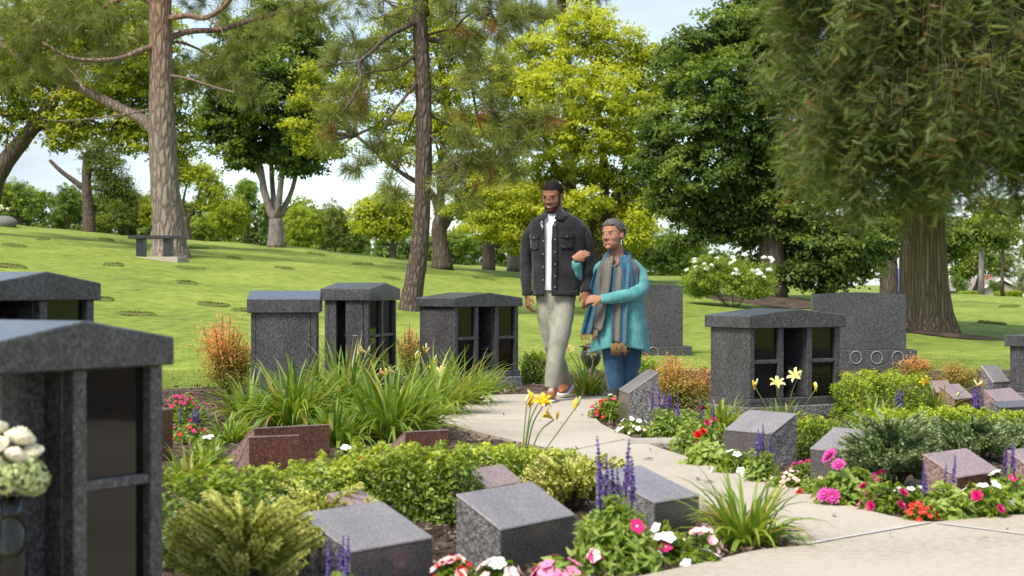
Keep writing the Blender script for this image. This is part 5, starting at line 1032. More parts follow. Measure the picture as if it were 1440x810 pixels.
# feathery junipers
def juniper(px, py, wpx, hpx, m, label, n=150, L=1.0, reach=1.0, tint=.5, fox=False):
    s = sc_at(py); w, h = wpx / s, hpx / s; x, y = GX(px, py); y += w * .3; h = max(.08, CAMZ - (py - hpx - HY) / F * y) * .84; t = empty('juniper', (x, y, 0), 0, label, 'shrub', 'feathery junipers'); V, T_, tt, o = [], [], [], 0; st = []
    for k in range(n):
        a = random.uniform(0, 6.283); rr = random.uniform(.05, 1) ** .6; e = Vector((math.cos(a) * rr * w / 2, math.sin(a) * rr * w * .4, h * (1 - .55 * rr ** 2) * random.uniform(.45, 1.12)))
        b0 = Vector((e.x * .3, e.y * .3, e.z * .25)); out = Vector((math.cos(a), math.sin(a), .5)); e2 = e + out * .11 * L; path_ = smoothpath([b0, b0.lerp(e, .6) + Vector((0, 0, .05)), e, e2 + Vector((0, 0, .015))], 4); st.append(tube(path_, [.003] * len(path_), 4))
        base = random.gauss(tint - .12, .1)
        for q in range(80 if fox else 34):
            f = .3 + .7 * q / (80 if fox else 34); i = f * (len(path_) - 1.001); p = path_[int(i)].lerp(path_[int(i) + 1], i % 1); sp = (1.15 - f) * .04 * L + .01
            if fox: sp = .021 * min(1, (1.12 - f) * 5)
            for r_ in range(4 if fox else 3):
                d = Vector((random.gauss(0, 1), random.gauss(0, 1), random.gauss(.5, .8))).normalized() + out * 1.1; d.normalize(); tip = p + d * sp * random.uniform(.7, 1.3) + Vector((0, 0, -.004)); sd = d.cross(Vector((random.gauss(0, 1), random.gauss(0, 1), random.gauss(0, 1)))).normalized() * (.0032 if fox else .006 * L)
                V += [tuple(p - sd), tuple(p + sd), tuple(tip + sd * .6), tuple(tip - sd * .6)]; tt += [min(1, max(0, base + .38 * f + random.gauss(0, .08)))] * 4
    V = np.array(V); Q = np.arange(len(V)).reshape(-1, 4); obj('foliage', npm('foliage', V, Q, M[m], tint=tt), t); obj('stems', tubes_me('stems', st, M['twig']), t)
juniper(338, 850, 100, 140, 'juniper', 'large feathery yellow-green juniper at the bottom left before the nearest grey stone', 150, 1.25, tint=.5, fox=True)
juniper(448, 760, 80, 66, 'juniper', 'yellow juniper sprays around the low pinkish stone', 34, 1.1, tint=.6, fox=True)
juniper(806, 728, 84, 76, 'juniper', 'bright feathery juniper between the second grey stone and the path', 170, .95, tint=.55)
juniper(832, 695, 60, 45, 'juniper', 'small bright juniper tuft at the path edge behind the salvia plant', 60, .9, tint=.55)
juniper(1257, 698, 92, 112, 'juniper_grey', 'tall grey-green juniper between the dahlia stone and the mahogany stone', 150, 1, tint=.5)
juniper(1375, 655, 130, 62, 'juniper_grey', 'spreading grey-green juniper behind the mahogany stone', 150, 1, tint=.5)
juniper(1215, 640, 80, 40, 'juniper_grey', 'low grey-green juniper behind the stone with dahlias', 70, .9, tint=.5)
juniper(1432, 650, 60, 50, 'juniper_grey', 'grey-green juniper at the right edge of the photo', 60, 1, tint=.45)
# nandina
def nandina(px, py, wpx, hpx, label, n=3800, red=.62, seed=0):
    s = sc_at(py); w, h = wpx / s, hpx / s; x, y = GX(px, py); y += w * .3; h = max(.08, CAMZ - (py - hpx - HY) / F * y); t = empty('nandina', (x, y, 0), 0, label, 'shrub', 'reddish nandina shrubs'); st, P, tn, O = [], [], [], []
    red *= 1.15
    for k in range(34):
        a = random.uniform(0, 6.283); rr = random.uniform(0, 1) ** .6; hh = h * (1 - .35 * rr * rr) * random.uniform(.6, 1.05); e = Vector((math.cos(a) * rr * w * .46, math.sin(a) * rr * w * .4, hh)); p = smoothpath([(e.x * .15, e.y * .15, 0), (e.x * .5, e.y * .5, hh * .5), e], 3); st.append(tube(p, [.004] * len(p), 4)); 
        redt = random.gauss(0, .12)
        for q in range(n // 34):
            f = random.uniform(.15, 1) ** .8; i = f * (len(p) - 1.001); c = p[int(i)].lerp(p[int(i) + 1], i % 1); o = Vector((random.gauss(0, 1), random.gauss(0, 1), random.gauss(0, .6))) * (.045 + .035 * (1 - f)) * (w / .45) ** .5; P.append(tuple(c + o)); O.append(tuple((o + Vector((e.x, e.y, .1))).normalized())); tn.append(min(1, max(0, redt + red * (c.z / h) ** 1.3 + .1 + random.gauss(0, .12))))
    P, O = np.array(P), np.array(O); P[:, 2] = np.maximum(P[:, 2], .02)
    obj('foliage', npm('foliage', leaves_arr(P, O, .026 * (w / .45) ** .3, .36, .4, .5, .8, .1), leaf_faces(len(P)), M['nandina'], tint=np.repeat(tn, 4)), t); obj('stems', tubes_me('stems', st, M['twig']), t)
nandina(312, 560, 96, 118, 'tall orange and green feathery shrub left of the closed columbarium', 6500, .68)
nandina(574, 530, 42, 78, 'slim orange-tipped shrub between two columbaria near the slender pine', 2600, .6)
nandina(955, 578, 78, 78, 'orange and green shrub between the woman and the columbarium in the right bed', 5200, .6)
nandina(990, 572, 26, 60, 'reddish shrub sliver touching the left side of the columbarium in the right bed', 1500, .8)
nandina(1292, 538, 52, 40, 'low orange shrub at the corner of the three-ring monument', 2600, .7)
nandina(1352, 548, 62, 38, 'low green and red shrub to the right of the orange one by the monument', 2600, .55)
# daylilies
def daylily(px, py, wpx, hpx, label, n=150, tint=(.42, .15), brown=.05, w=.008, flowers=(), buds=(), stalkh=1.15, spread=1.0, name='daylily'):
    s = sc_at(py); wd, h = wpx / s, hpx / s; x, y = GX(px, py); y += wd * .2; h = max(.08, CAMZ - (py - hpx - HY) / F * y); t = empty(name, (x, y, 0), 0, label, 'daylily' if name == 'daylily' else 'grass clump', 'strap-leaved clumps in the beds')
    obj('foliage', strap_me('foliage', int(n * .8), wd * .5, h * .95, M['lily'], w * 1.5, 6, spread * 1.15, tint, brown, seed=px), t); stn = []
    for kind, fx, fy in flowers:
        p = AP(fx, fy, y - random.uniform(0, .1)) - Vector((x, y, 0)); b0 = Vector((p.x * .2, 0, .02)); stn.append(tube(smoothpath([b0, b0.lerp(p, .6) + Vector((-p.x * .12, 0, .03)), p], 4), [.0035] * 9, 6)); 
        yaw = random.choice([math.pi, 0, -1.57, -2.2, -.7]) ; put_flower(t, FL[kind], p, yaw, random.uniform(.7, 1.4), .8)
        put_flower(t, BUD['yellow' if 'yellow' in kind else 'green'], p + Vector((.015, 0, .0)), random.uniform(0, 6), .5, 1, 'bud')
    for fx, fy in buds:
        p = AP(fx, fy, y) - Vector((x, y, 0)); b0 = Vector((p.x * .2, 0, .02)); stn.append(tube(smoothpath([b0, b0.lerp(p, .6), p], 4), [.003] * 9, 6))
        for q in range(3): put_flower(t, BUD['yellow' if q else 'green'], p + Vector((random.uniform(-.012, .012), 0, -.012 * q)), random.uniform(0, 6), random.uniform(.1, .8), 1.0, 'bud')
    if stn: obj('stalks', tubes_me('stalks', stn, M['stalk']), t)
daylily(345, 596, 120, 75, 'strap-leaved clump at the foot of the tall orange shrub', 150)
daylily(410, 606, 150, 104, 'large daylily clump before the closed columbarium', 260)
daylily(485, 585, 130, 100, 'daylily clump with brown tips between the closed and the open-niche columbaria', 220, brown=.12)
daylily(545, 625, 170, 112, 'wide daylily clump in the middle of the left bed', 330)
daylily(610, 590, 130, 92, 'yellowish daylily clump with pale orange blooms before the gabled columbarium', 230, (.55, .14), .06, flowers=[('lily_orange', 543, 527), ('lily_orange', 556, 524), ('lily_orange', 516, 496)])
daylily(652, 575, 90, 78, 'daylily clump with upright yellow buds at the columbarium corner', 150, (.5, .14), flowers=[('lily_orange', 622, 527), ('lily_orange', 614, 556)], buds=[(598, 492), (612, 508), (608, 520), (585, 500)])
daylily(684, 560, 60, 44, 'small daylily tuft at the base of the gabled columbarium', 110)
daylily(470, 632, 130, 70, 'low daylily clump behind the wide mahogany stone', 180, (.35, .13))
daylily(590, 612, 90, 62, 'daylily tuft hugging the left edge of the path', 120, (.5, .15))
daylily(262, 700, 90, 74, 'yellowing strap-leaved tuft right of the nearest columbarium', 110, (.55, .15), .2, w=.007)
daylily(285, 665, 70, 50, 'thin leaved tuft below the white vinca on the left', 70, (.45, .15), .1)
daylily(322, 628, 90, 44, 'low strap clump on the mulch between white vinca and the wide mahogany stone', 110, (.5, .14))
daylily(262, 604, 70, 34, 'short green tuft at the left foot of the tall orange shrub', 80, (.35, .12))
daylily(372, 668, 60, 36, 'few strap leaves sticking up between the mahogany stones and the hedge', 34, (.5, .1), .1)
daylily(828, 562, 62, 60, 'daylily clump with a pale yellow bloom between the man and the woman', 150, (.5, .14), .1, flowers=[('lily_lemon', 838, 497), ('lily_lemon', 801, 498)], buds=[(824, 484), (880, 538)])
daylily(730, 668, 70, 52, 'foreground daylily with drooping golden blooms on long stalks', 40, (.5, .12), .05, w=.006, flowers=[('lily_yellow', 763, 572), ('lily_yellow', 779, 590), ('lily_yellow', 756, 568)], buds=[(748, 560), (812, 570), (741, 566)])
daylily(1012, 612, 120, 52, 'light green strap clump left of the foot of the right columbarium', 170, (.58, .12), .02)
daylily(1105, 606, 90, 44, 'daylily with two pale lemon blooms before the right columbarium', 80, (.6, .12), .2, flowers=[('lily_lemon', 1092, 546), ('lily_lemon', 1122, 533)], buds=[(1061, 543), (1148, 546)], spread=1.2)
daylily(1236, 603, 120, 44, 'grassy clump under the bright boxwood block', 190, (.5, .14))
daylily(1322, 590, 70, 46, 'grassy tuft with a yellow bloom beside the small pinkish stone', 90, (.5, .14), flowers=[('lily_yellow', 1304, 542), ('lily_orange', 1372, 543)], buds=[(1345, 560)])
daylily(1385, 592, 60, 32, 'thin grassy tuft near the broad pinkish stone', 60, (.5, .14))
daylily(1050, 776, 150, 112, 'arching strap-leaved clump leaning over the front edge of the path', 170, (.5, .13), .07, w=.0072, spread=1.1, name='grass_clump')
# bedding plants
BP = 'bedding flowers along the path'
flower_plant('zinnia', 256, 592, .32, .2, 'leaf_green', .03, 700, [('zinnia_mag', 30, .85)], 'dark leaved magenta zinnias on the lawn edge at the left', group=BP)
flower_plant('salvia', 262, 628, .26, .16, 'soft', .03, 420, [('vinca_mag', 8, .8), ('begonia_red', 10, 1.0)], 'mixed purple salvia and red blooms right of the brown stone sliver', spikes=12, group=BP)
flower_plant('vinca', 290, 640, .2, .12, 'soft', .028, 330, [('vinca_white', 10, .8)], 'white vinca at the foot of the strap-leaved clump on the left', group=BP)
flower_plant('vinca', 484, 652, .14, .09, 'soft', .028, 160, [('vinca_white', 4, 1.0)], 'single white vinca between mahogany stones and daylilies', group=BP)
flower_plant('vinca', 508, 662, .12, .08, 'soft', .028, 130, [('begonia_red', 5, 1.0)], 'small red bloom tucked behind the glossy hedge', group=BP)
flower_plant('salvia', 556, 622, .2, .12, 'soft', .028, 260, [], 'small lilac salvia beside the daylilies left of the path stone', spikes=7, spike_s=.8, group=BP)
flower_plant('begonia', 852, 596, .26, .17, 'leaf_green', .03, 600, [('begonia_red', 20, 1.1), ('vinca_mag', 2, .9)], 'red begonia mound at the left point of the right bed by the path', group=BP)
flower_plant('vinca', 892, 618, .24, .14, 'soft', .028, 520, [('vinca_white', 12, .8), ('begonia_pale', 6, 1)], 'white vinca mound before the tall rough stone', group=BP)
flower_plant('vinca', 862, 578, .22, .13, 'leaf_green', .028, 360, [('vinca_white', 5, .8), ('vinca_mag', 2, .9)], 'pinkish white blooms near the feet of the woman', group=BP)
flower_plant('salvia', 934, 622, .22, .24, 'soft', .034, 620, [('vinca_mag', 1, 1)], 'soft green bedding plant with purple spikes right of the tall rough stone', spikes=7, spike_s=1.2, group=BP, fz=1.1)
flower_plant('geranium', 985, 642, .36, .2, 'soft', .04, 620, [('geranium_red', 4, 1.0), ('geranium_mag', 4, .8)], 'red geranium with big heads beside the path', spikes=3, group=BP, fz=1.15)
flower_plant('geranium', 958, 618, .26, .22, 'soft', .035, 460, [('geranium_red', 2, .9)], 'geranium with purple spikes behind, under the light green strap clump', spikes=6, spike_s=1.15, group=BP)
flower_plant('bedding_plant', 1000, 664, .3, .18, 'soft', .05, 420, [], 'yellow-green broad-leaved bedding plant before the grey stone', asp=.65, tmid=.7, group=BP)
flower_plant('vinca', 1043, 676, .3, .15, 'leaf_green', .034, 520, [('vinca_white', 7, 1.1)], 'white vinca in front of the rough grey stone right of the path', group=BP)
flower_plant('salvia', 1072, 688, .17, .2, 'soft', .04, 420, [], 'narrow soft green salvia with purple spikes against the rough grey stone', spikes=7, spike_s=1.2, group=BP, fz=1.2)
flower_plant('begonia', 1112, 697, .22, .11, 'leaf_green', .026, 360, [('begonia_pale', 26, 1.0)], 'pale pink begonia at the path edge between two grey stones', group=BP)
flower_plant('begonia', 1135, 678, .2, .1, 'leaf_green', .026, 260, [('zinnia_mag', 9, .8)], 'small magenta blooms left of the stone with dahlias', group=BP)
flower_plant('begonia', 1152, 706, .2, .12, 'soft', .03, 260, [('geranium_red', 1, .8), ('begonia_pale', 8, 1), ('vinca_white', 2, .8)], 'red and cream blooms at the left foot of the dahlias', group=BP)
flower_plant('dahlia', 1196, 722, .30, .2, 'soft', .05, 620, [('dahlia', 7, .85)], 'pink dahlias with large flat heads before the grey stone', asp=.6, group=BP, fz=1.45)
flower_plant('petunia', 1247, 730, .22, .2, 'leaf_green', .035, 340, [('geranium_mag', 5, 1.0), ('vinca_mag', 4, 1.1)], 'loose magenta petunias at the inner edge of the path', group=BP)
flower_plant('vinca', 1285, 728, .22, .13, 'leaf_green', .03, 380, [('vinca_white', 9, 1.0)], 'white vinca left of the purple salvia in the right bed', group=BP)
flower_plant('begonia', 1296, 745, .16, .1, 'leaf_green', .024, 260, [('begonia_red', 22, 1.0)], 'red begonia at the pointed tip of the right bed', group=BP)
flower_plant('salvia', 1338, 742, .26, .18, 'soft', .045, 560, [], 'salvia with three tall purple spikes before the mahogany stone', spikes=5, spike_s=1.3, asp=.5, group=BP, fz=1.1, tmid=.65)
flower_plant('vinca', 1392, 740, .26, .18, 'leaf_green', .034, 420, [('vinca_white', 5, 1.2), ('geranium_mag', 3, 1.0)], 'white and magenta vinca at the right foot of the mahogany stone', group=BP)
flower_plant('salvia', 1432, 735, .22, .22, 'soft', .04, 520, [('vinca_mag', 1, 1)], 'soft green salvia at the right edge of the photo', spikes=5, spike_s=1.1, group=BP)
flower_plant('vinca', 1418, 702, .2, .14, 'leaf_green', .03, 300, [('vinca_white', 6, .9)], 'white vinca between the two mahogany slant stones', spikes=3, group=BP)
flower_plant('salvia', 1268, 600, .2, .14, 'soft', .03, 260, [], 'faint purple spikes in front of the bright boxwood block', spikes=5, spike_s=1.2, group=BP)
flower_plant('salvia', 1380, 600, .24, .15, 'soft', .03, 300, [], 'purple salvia spikes before the broad pinkish stone', spikes=10, spike_s=1.3, group=BP)
flower_plant('salvia', 868, 818, .3, .3, 'soft', .05, 1900, [('vinca_white', 1, 1.3), ('vinca_mag', 2, 1.2)], 'big leafy salvia with deep purple spikes at the bottom centre', spikes=9, spike_s=1.5, asp=.34, spike_h=1.12, group=BP, tmid=.45)
flower_plant('vinca', 935, 800, .2, .15, 'leaf_green', .04, 300, [('vinca_white', 8, 1.25), ('vinca_mag', 3, 1.3)], 'white and magenta vinca at the right foot of the big salvia', group=BP)
flower_plant('begonia', 985, 790, .16, .12, 'soft', .026, 220, [('begonia_pale', 16, 1.3), ('petal_pale', 6, 1.2)], 'dusty pink blooms at the mulch edge below the arching clump', group=BP)
flower_plant('vinca', 985, 806, .18, .06, 'leaf_green', .03, 160, [('vinca_white', 5, 1.2)], 'low white blooms on the very front edge of the mulch', group=BP)
flower_plant('salvia', 478, 868, .12, .15, 'soft', .045, 160, [], 'purple salvia spikes rising before the nearest grey stone', spikes=5, spike_s=1.1, group=BP, fz=1.2)
flower_plant('begonia', 638, 830, .15, .09, 'leaf_green', .028, 260, [('begonia_red', 12, 1.3), ('petal_pale', 10, 1.3)], 'red and pink begonias at the bottom between the two front grey stones', group=BP)
flower_plant('vinca', 700, 836, .16, .10, 'leaf_green', .04, 260, [('vinca_white', 6, 1.3), ('petal_pale', 6, 1.4)], 'white and pale pink blooms before the second grey stone', group=BP)
flower_plant('vinca', 785, 836, .18, .11, 'soft', .045, 280, [('vinca_pink', 14, 1.25)], 'pink vinca at the bottom edge left of the big salvia', group=BP)
# rose bush on the lawn
g = ray_ground(1030, 432); x, y, z, D = g; s = F / D; w, h = 125 / s, 70 / s
t = empty('rose_bush', (x, y, z), 0, 'white rose bush standing on the lawn left of the three-ring monument', 'rose bush')
lb = [(Vector((random.uniform(-.38, .38) * w, random.uniform(-.25, .25) * w, h * random.uniform(.35, .8))), (w * .2, w * .2, h * .25)) for _ in range(11)]
obj('foliage', crown_me('foliage', lb, 1500, 16, .07, .045, M['leaf_mid'], asp=.6, rmin=.2, tshift=.15), t).color = (1.1, 1.25, .9, 1)
tops = []
for c, r in lb[:11]:
    for q in range(3):
        p = Vector(c) + Vector((random.uniform(-.8, .8) * r[0], -abs(random.gauss(0, 1)) * r[1] * .7, r[2] * random.uniform(.6, 1.5))); tops.append(p)
        if random.random() < .8: put_flower(t, FL['rose_white'], p, random.uniform(0, 6), random.uniform(0, .9), random.uniform(.8, 1.35), 'rose')
obj('stems', tubes_me('stems', stem_parts(tops, .0, .004, pull=.15), M['twig']), t)
# ------------------------------------------------------------------ people
DM = 13.6; SM = F / DM
def evalmods(me, mods):
    o = bpy.data.objects.new('tmp', me); COL.objects.link(o)
    for ty, kw in mods:
        m = o.modifiers.new(ty, ty)
        for k, v in kw.items(): setattr(m, k, v)
    dg = bpy.context.evaluated_depsgraph_get(); out = bpy.data.meshes.new_from_object(o.evaluated_get(dg)); bpy.data.objects.remove(o); return out
def union_me(name, parts, m, voxel=.005, sm=4, fold=0, fscale=(18, 18, 40), seed=0):
    V, Fc = merge(parts); me = npm(name, V, Fc, m)
    out = evalmods(me, [('REMESH', dict(mode='VOXEL', voxel_size=voxel)), ('SMOOTH', dict(factor=.5, iterations=sm))]); out.name = name
    if not out.materials: out.materials.append(m)
    n = len(out.vertices); co = np.zeros(n * 3, np.float32); out.vertices.foreach_get('co', co); co = co.reshape(-1, 3)
    if fold:
        nr = np.zeros(n * 3, np.float32); out.vertices.foreach_get('normal', nr); nr = nr.reshape(-1, 3)
        k = np.array([noise.noise(Vector((c[0] * fscale[0] + seed, c[1] * fscale[1], c[2] * fscale[2] + c[0] * 14))) for c in co]); co = co + nr * (k * fold)[:, None]; out.vertices.foreach_set('co', co.ravel())
    out.polygons.foreach_set('use_smooth', np.ones(len(out.polygons), bool)); out.update(); return out
def arrs(me):
    n = len(me.vertices); co = np.zeros(n * 3, np.float32); me.vertices.foreach_get('co', co); nr = np.zeros(n * 3, np.float32); me.vertices.foreach_get('normal', nr)
    f = np.zeros(len(me.loops), np.int32); me.loops.foreach_get('vertex_index', f); st = np.zeros(len(me.polygons), np.int32); tot = st.copy(); me.polygons.foreach_get('loop_start', st); me.polygons.foreach_get('loop_total', tot)
    q = st[tot == 4]; return co.reshape(-1, 3), nr.reshape(-1, 3), np.stack([f[q], f[q + 1], f[q + 2], f[q + 3]], 1)
def skin_patch(name, arr, Mh, cond, off, m, parent, bump=0, bs=90, taper=True):
    co, nr, Q = arr; L = (co - np.array(Mh.translation)) @ np.array(Mh.to_3x3()); ok = cond(L); f = Q[ok[Q].all(1)]
    if not len(f): print('empty patch', name); return None
    u, inv = np.unique(f, return_inverse=True); f2 = inv.reshape(-1, 4); cnt = np.bincount(f2.ravel(), minlength=len(u)); edge = cnt < 4
    o_ = np.where(edge & taper, .0004, off); 
    if bump: o_ = o_ + np.array([noise.noise(Vector(v * bs)) for v in L[u]]) * bump * (~edge)
    V = co[u] + nr[u] * o_[:, None]; return obj(name, npm(name, V, f2, m, smooth=True), parent)
def head_parts(Mh, k=1.0, woman=False):
    E = lambda c, r: xf(ball(Vector(c) * k, tuple(np.array(r) * k), 18, 12), Mh); o = []
    o += [E((0, .01, .035), (.077, .096, .083)), E((0, -.02, -.015), (.069, .073, .085)), E((0, -.022, -.062), (.06, .064, .05)), E((0, -.067, -.098), (.025, .02, .017)),
          E((.036, -.05, -.026), (.026, .029, .03)), E((-.036, -.05, -.026), (.026, .029, .03)), E((0, -.076, .024), (.05, .015, .011)), E((0, -.092, -.008), (.009, .015, .027)), E((0, -.101, -.03), (.0125, .014, .0115)), E((.013, -.092, -.033), (.009, .011, .0085)), E((-.013, -.092, -.033), (.009, .011, .0085)),
          E((0, -.0775, -.063), (.03, .012, .007)), E((0, -.0755, -.074), (.027, .012, .0075)), E((.079, .012, -.01), (.009, .02, .031)), E((-.079, .012, -.01), (.009, .02, .031))]
    return o
def hand_parts(Wp, f, n, side, curl=.5, k=1.0, spread=.0):
    f = Vector(f).normalized(); n = Vector(n); n = (n - f * n.dot(f)).normalized(); s = f.cross(n).normalized() * side; Wp = Vector(Wp); o = []
    o.append(tube([Wp - f * .02, Wp, Wp + f * .03 * k, Wp + f * .065 * k, Wp + f * .092 * k], [(.026, .02), (.027, .017), (.035, .015), (.04, .014), (.036, .011)], 14, ref=tuple(s)))
    for i, (a, L) in enumerate(zip((.03, .0105, -.0095, -.028), (.072, .08, .074, .058))):
        b = Wp + f * (.086 - .004 * abs(i - 1)) * k + s * a * k; d = (f + s * a * spread * 8).normalized(); p = [b - d * .012, b]; cu = curl * (1 + .12 * i)
        for fr, ang in ((.45, cu * .9), (.32, cu * 1.1), (.23, cu * .7)):
            d = (Matrix.Rotation(ang, 3, f.cross(n)) @ d) if True else d; p.append(p[-1] + d * L * fr * k)
        o.append(tube(p, [.0095 * k, .0093 * k, .0085 * k, .0078 * k, .006 * k], 9))
    b = Wp + f * .022 * k + s * .028 * k; d1 = (f * .75 + s * .62 + n * .35).normalized(); d2 = (f * .95 + s * .1 + n * .35).normalized(); o.append(tube([b - d1 * .01, b, b + d1 * .038 * k, b + d1 * .038 * k + d2 * .03 * k], [.013, .013, .0105, .0075], 9)); return o
def shell(rings, base, n=44, m_exp=2.4, gap=None, thick=.006, hem=None, rot=0.0):
    """rings: (py, pxl, pxr, ry, dy). gap: list of (ring index float -> centre px angle, half angle)"""
    V, C_ = [], []
    R_ = [tuple(r) for r in rings]; dens = 5; nr = (len(R_) - 1) * dens + 1; A = np.array(R_); x = np.linspace(0, len(R_) - 1, nr); 
    from_ = [np.interp(x, np.arange(len(R_)), A[:, k]) for k in range(5)]; ks = np.array([.25, .5, .25])
    from_ = [np.concatenate([[c[0]], np.convolve(c, ks, 'valid'), [c[-1]]]) for c in from_]
    for i in range(nr):
        py, l, r, ry, dy = [c[i] for c in from_]; cc = AP((l + r) / 2, py, DM) - base + Vector((0, dy, 0)); rx = (r - l) / 2 / SM; g = gap(py) if gap else (0, 0)
        a0 = -math.pi / 2 + rot + g[1]; a1 = a0 + 2 * math.pi - 2 * g[1]; aa = np.linspace(a0, a1, n + 1)
        for a in aa:
            c, s = math.cos(a), math.sin(a); q = (abs(c) ** m_exp + abs(s) ** m_exp) ** (-1 / m_exp); z = cc.z + (hem(a, i / (nr - 1)) if hem else 0)
            V.append((cc.x + c * q * rx, cc.y + s * q * ry, z))
    Q = [(i * (n + 1) + j, i * (n + 1) + j + 1, (i + 1) * (n + 1) + j + 1, (i + 1) * (n + 1) + j) for i in range(nr - 1) for j in range(n)]
    return np.array(V), np.array(Q), from_
def surf(from_, base, px, py, off, m_exp=2.4):
    """front surface point of a shell at a photo spot"""
    P_ = from_[0]; o = np.argsort(P_); l, r, ry, dy = [np.interp(py, P_[o], c[o]) for c in from_[1:]]; cx, rx = (l + r) / 2, (r - l) / 2; u = max(-.985, min(.985, (px - cx) / rx)); y = -ry * (1 - abs(u) ** m_exp) ** (1 / m_exp)
    q = AP(px, py, DM) - base; return Vector((q.x, dy + y - off, q.z)) + (AP(cx, py, DM) - base) * Vector((0, 1, 0)).dot(Vector((0, 0, 0))) if False else Vector((q.x, (AP(cx, py, DM) - base).y + dy + y - off, q.z))
def patch(name, from_, base, fn, m, parent, off=.008, nu=6, nv=6, th=.004):
    """fn(u,v)->(px,py) on the front of a shell"""
    V = [tuple(surf(from_, base, *fn(i / nu, j / nv), off)) for j in range(nv + 1) for i in range(nu + 1)]; Q = [(j * (nu + 1) + i, j * (nu + 1) + i + 1, (j + 1) * (nu + 1) + i + 1, (j + 1) * (nu + 1) + i) for j in range(nv) for i in range(nu)]
    me = evalmods(npm(name, V, Q, m, smooth=True), [('SOLIDIFY', dict(thickness=th, offset=0))]); me.name = name
    if not me.materials: me.materials.append(m)
    return obj(name, me, parent)
def quadp(a, b, c, d): return lambda u, v: tuple((1 - v) * ((1 - u) * a[k] + u * b[k]) + v * ((1 - u) * d[k] + u * c[k]) for k in (0, 1))
def shoe(parent, heel, toe, lift, m_up, m_sole, k=1.0):
    """heel, toe: local points on the ground line"""
    h, t = Vector(heel), Vector(toe); d = (t - h); L = d.length; d.normalize(); s = d.cross(Vector((0, 0, 1))).normalized(); u = s.cross(d); fr = (.0, .08, .25, .42, .6, .8, .93, 1.0); wd = (.022, .033, .035, .036, .043, .045, .034, .012); hh = (.055, .075, .085, .075, .055, .045, .038, .02)
    up = tube([h + d * L * f + u * (.022 + H * .5) for f, H in zip(fr, hh)], [(w, H * .55) for w, H in zip(wd, hh)], 16, ref=tuple(s)); so = tube([h + d * L * f + u * .014 for f in fr], [(w + .005, .014) for w in wd], 16, ref=tuple(s))
    col = tube([h + d * L * .2 + u * .06, h + d * L * .17 + u * .115], [(.036, .045), (.034, .04)], 14, ref=tuple(s))
    sh = obj('shoe', union_me('shoe', [up, col], m_up, .006, 3), parent); obj('sole', tubes_me('sole', [so], m_sole), sh)
    lace = [tube([h + d * L * f + u * (.022 + H) + s * .02, h + d * L * f + u * (.03 + H), h + d * L * f + u * (.022 + H) - s * .02], [.003] * 3, 5) for f, H in ((.4, .075), (.48, .066), (.56, .058))]
    obj('laces', tubes_me('laces', lace, m_sole), sh)
def face_bits(parent, Mh, k, lid, iris, woman=False):
    for sx in (-1, 1):
        e = obj('eye', tubes_me('eye', [xf(ball(Vector((sx * .0295, -.083, .004)) * k, (.0125 * k, .006, (.0048 if woman else .003) * k), 12, 8), Mh)], iris[0]), parent)
        obj('pupil', tubes_me('pupil', [xf(ball(Vector((sx * .0295 - (.002), -.0875, .004)) * k, (.0062 * k, .003, .005 * k), 8, 6), Mh)], iris[1]), e)
        obj('eyelid', tubes_me('eyelid', [xf(tube([Vector((sx * .0295 - .0155, -.081, .005)) * k, Vector((sx * .0295 - .007, -.0885, .0105)) * k, Vector((sx * .0295 + .007, -.0885, .0105)) * k, Vector((sx * .0295 + .0155, -.081, .005)) * k], [.0014, .002, .002, .0014], 6), Mh)], dark_m), parent)
def denim(name, c, c2, s=260):
    m, N, L, b, o = mat(name); g = N.new('ShaderNodeTexCoord'); mp = N.new('ShaderNodeMapping'); mp.inputs['Scale'].default_value = (s, s, s * .12); L.new(g.outputs['Object'], mp.inputs[0]); n = N.new('ShaderNodeTexNoise'); n.inputs['Scale'].default_value = 1; n.inputs['Detail'].default_value = 4; L.new(mp.outputs[0], n.inputs['Vector'])
    n2 = N.new('ShaderNodeTexNoise'); n2.inputs['Scale'].default_value = 11; n2.inputs['Detail'].default_value = 4; L.new(g.outputs['Object'], n2.inputs['Vector']); ad = N.new('ShaderNodeMath'); ad.operation = 'MULTIPLY_ADD'; ad.inputs[1].default_value = .5; L.new(n.outputs[0], ad.inputs[0]); h = N.new('ShaderNodeMath'); h.operation = 'MULTIPLY'; h.inputs[1].default_value = .5; L.new(n2.outputs[0], h.inputs[0]); L.new(h.outputs[0], ad.inputs[2])
    r = N.new('ShaderNodeValToRGB'); r.color_ramp.elements[0].position = .36; r.color_ramp.elements[1].position = .66; r.color_ramp.elements[0].color = (*c, 1); r.color_ramp.elements[1].color = (*c2, 1); L.new(ad.outputs[0], r.inputs[0]); L.new(r.outputs[0], b.inputs['Base Color']); b.inputs['Roughness'].default_value = .85; b.inputs['Specular IOR Level'].default_value = .2; b.inputs['Sheen Weight'].default_value = .15
    bp = N.new('ShaderNodeBump'); bp.inputs['Strength'].default_value = .35; bp.inputs['Distance'].default_value = .01; L.new(n2.outputs[0], bp.inputs['Height']); L.new(bp.outputs[0], b.inputs['Normal']); return m
skin_m = simple('brown_skin', (.25, .11, .06), .6, .25, sss=.12); skin_w = simple('warm_brown_skin', (.36, .17, .10), .6, .25, sss=.12)
hair_m = simple('black_short_hair', (.018, .013, .011), .9, .1); beard_m = simple('dark_beard', (.075, .036, .022), .9, .1); hair_w = simple('grey_braided_hair', (.11, .10, .10), .85, .15, var=.7, bscale=400)
lip_m = simple('brown_lips', (.28, .09, .07), .4); lip_w = simple('rose_lips', (.36, .10, .09), .4); white_m = simple('eye_white', (.36, .31, .28), .3); dark_m = simple('dark_iris', (.02, .012, .008), .2); teeth_m = simple('teeth', (.75, .7, .65), .3)
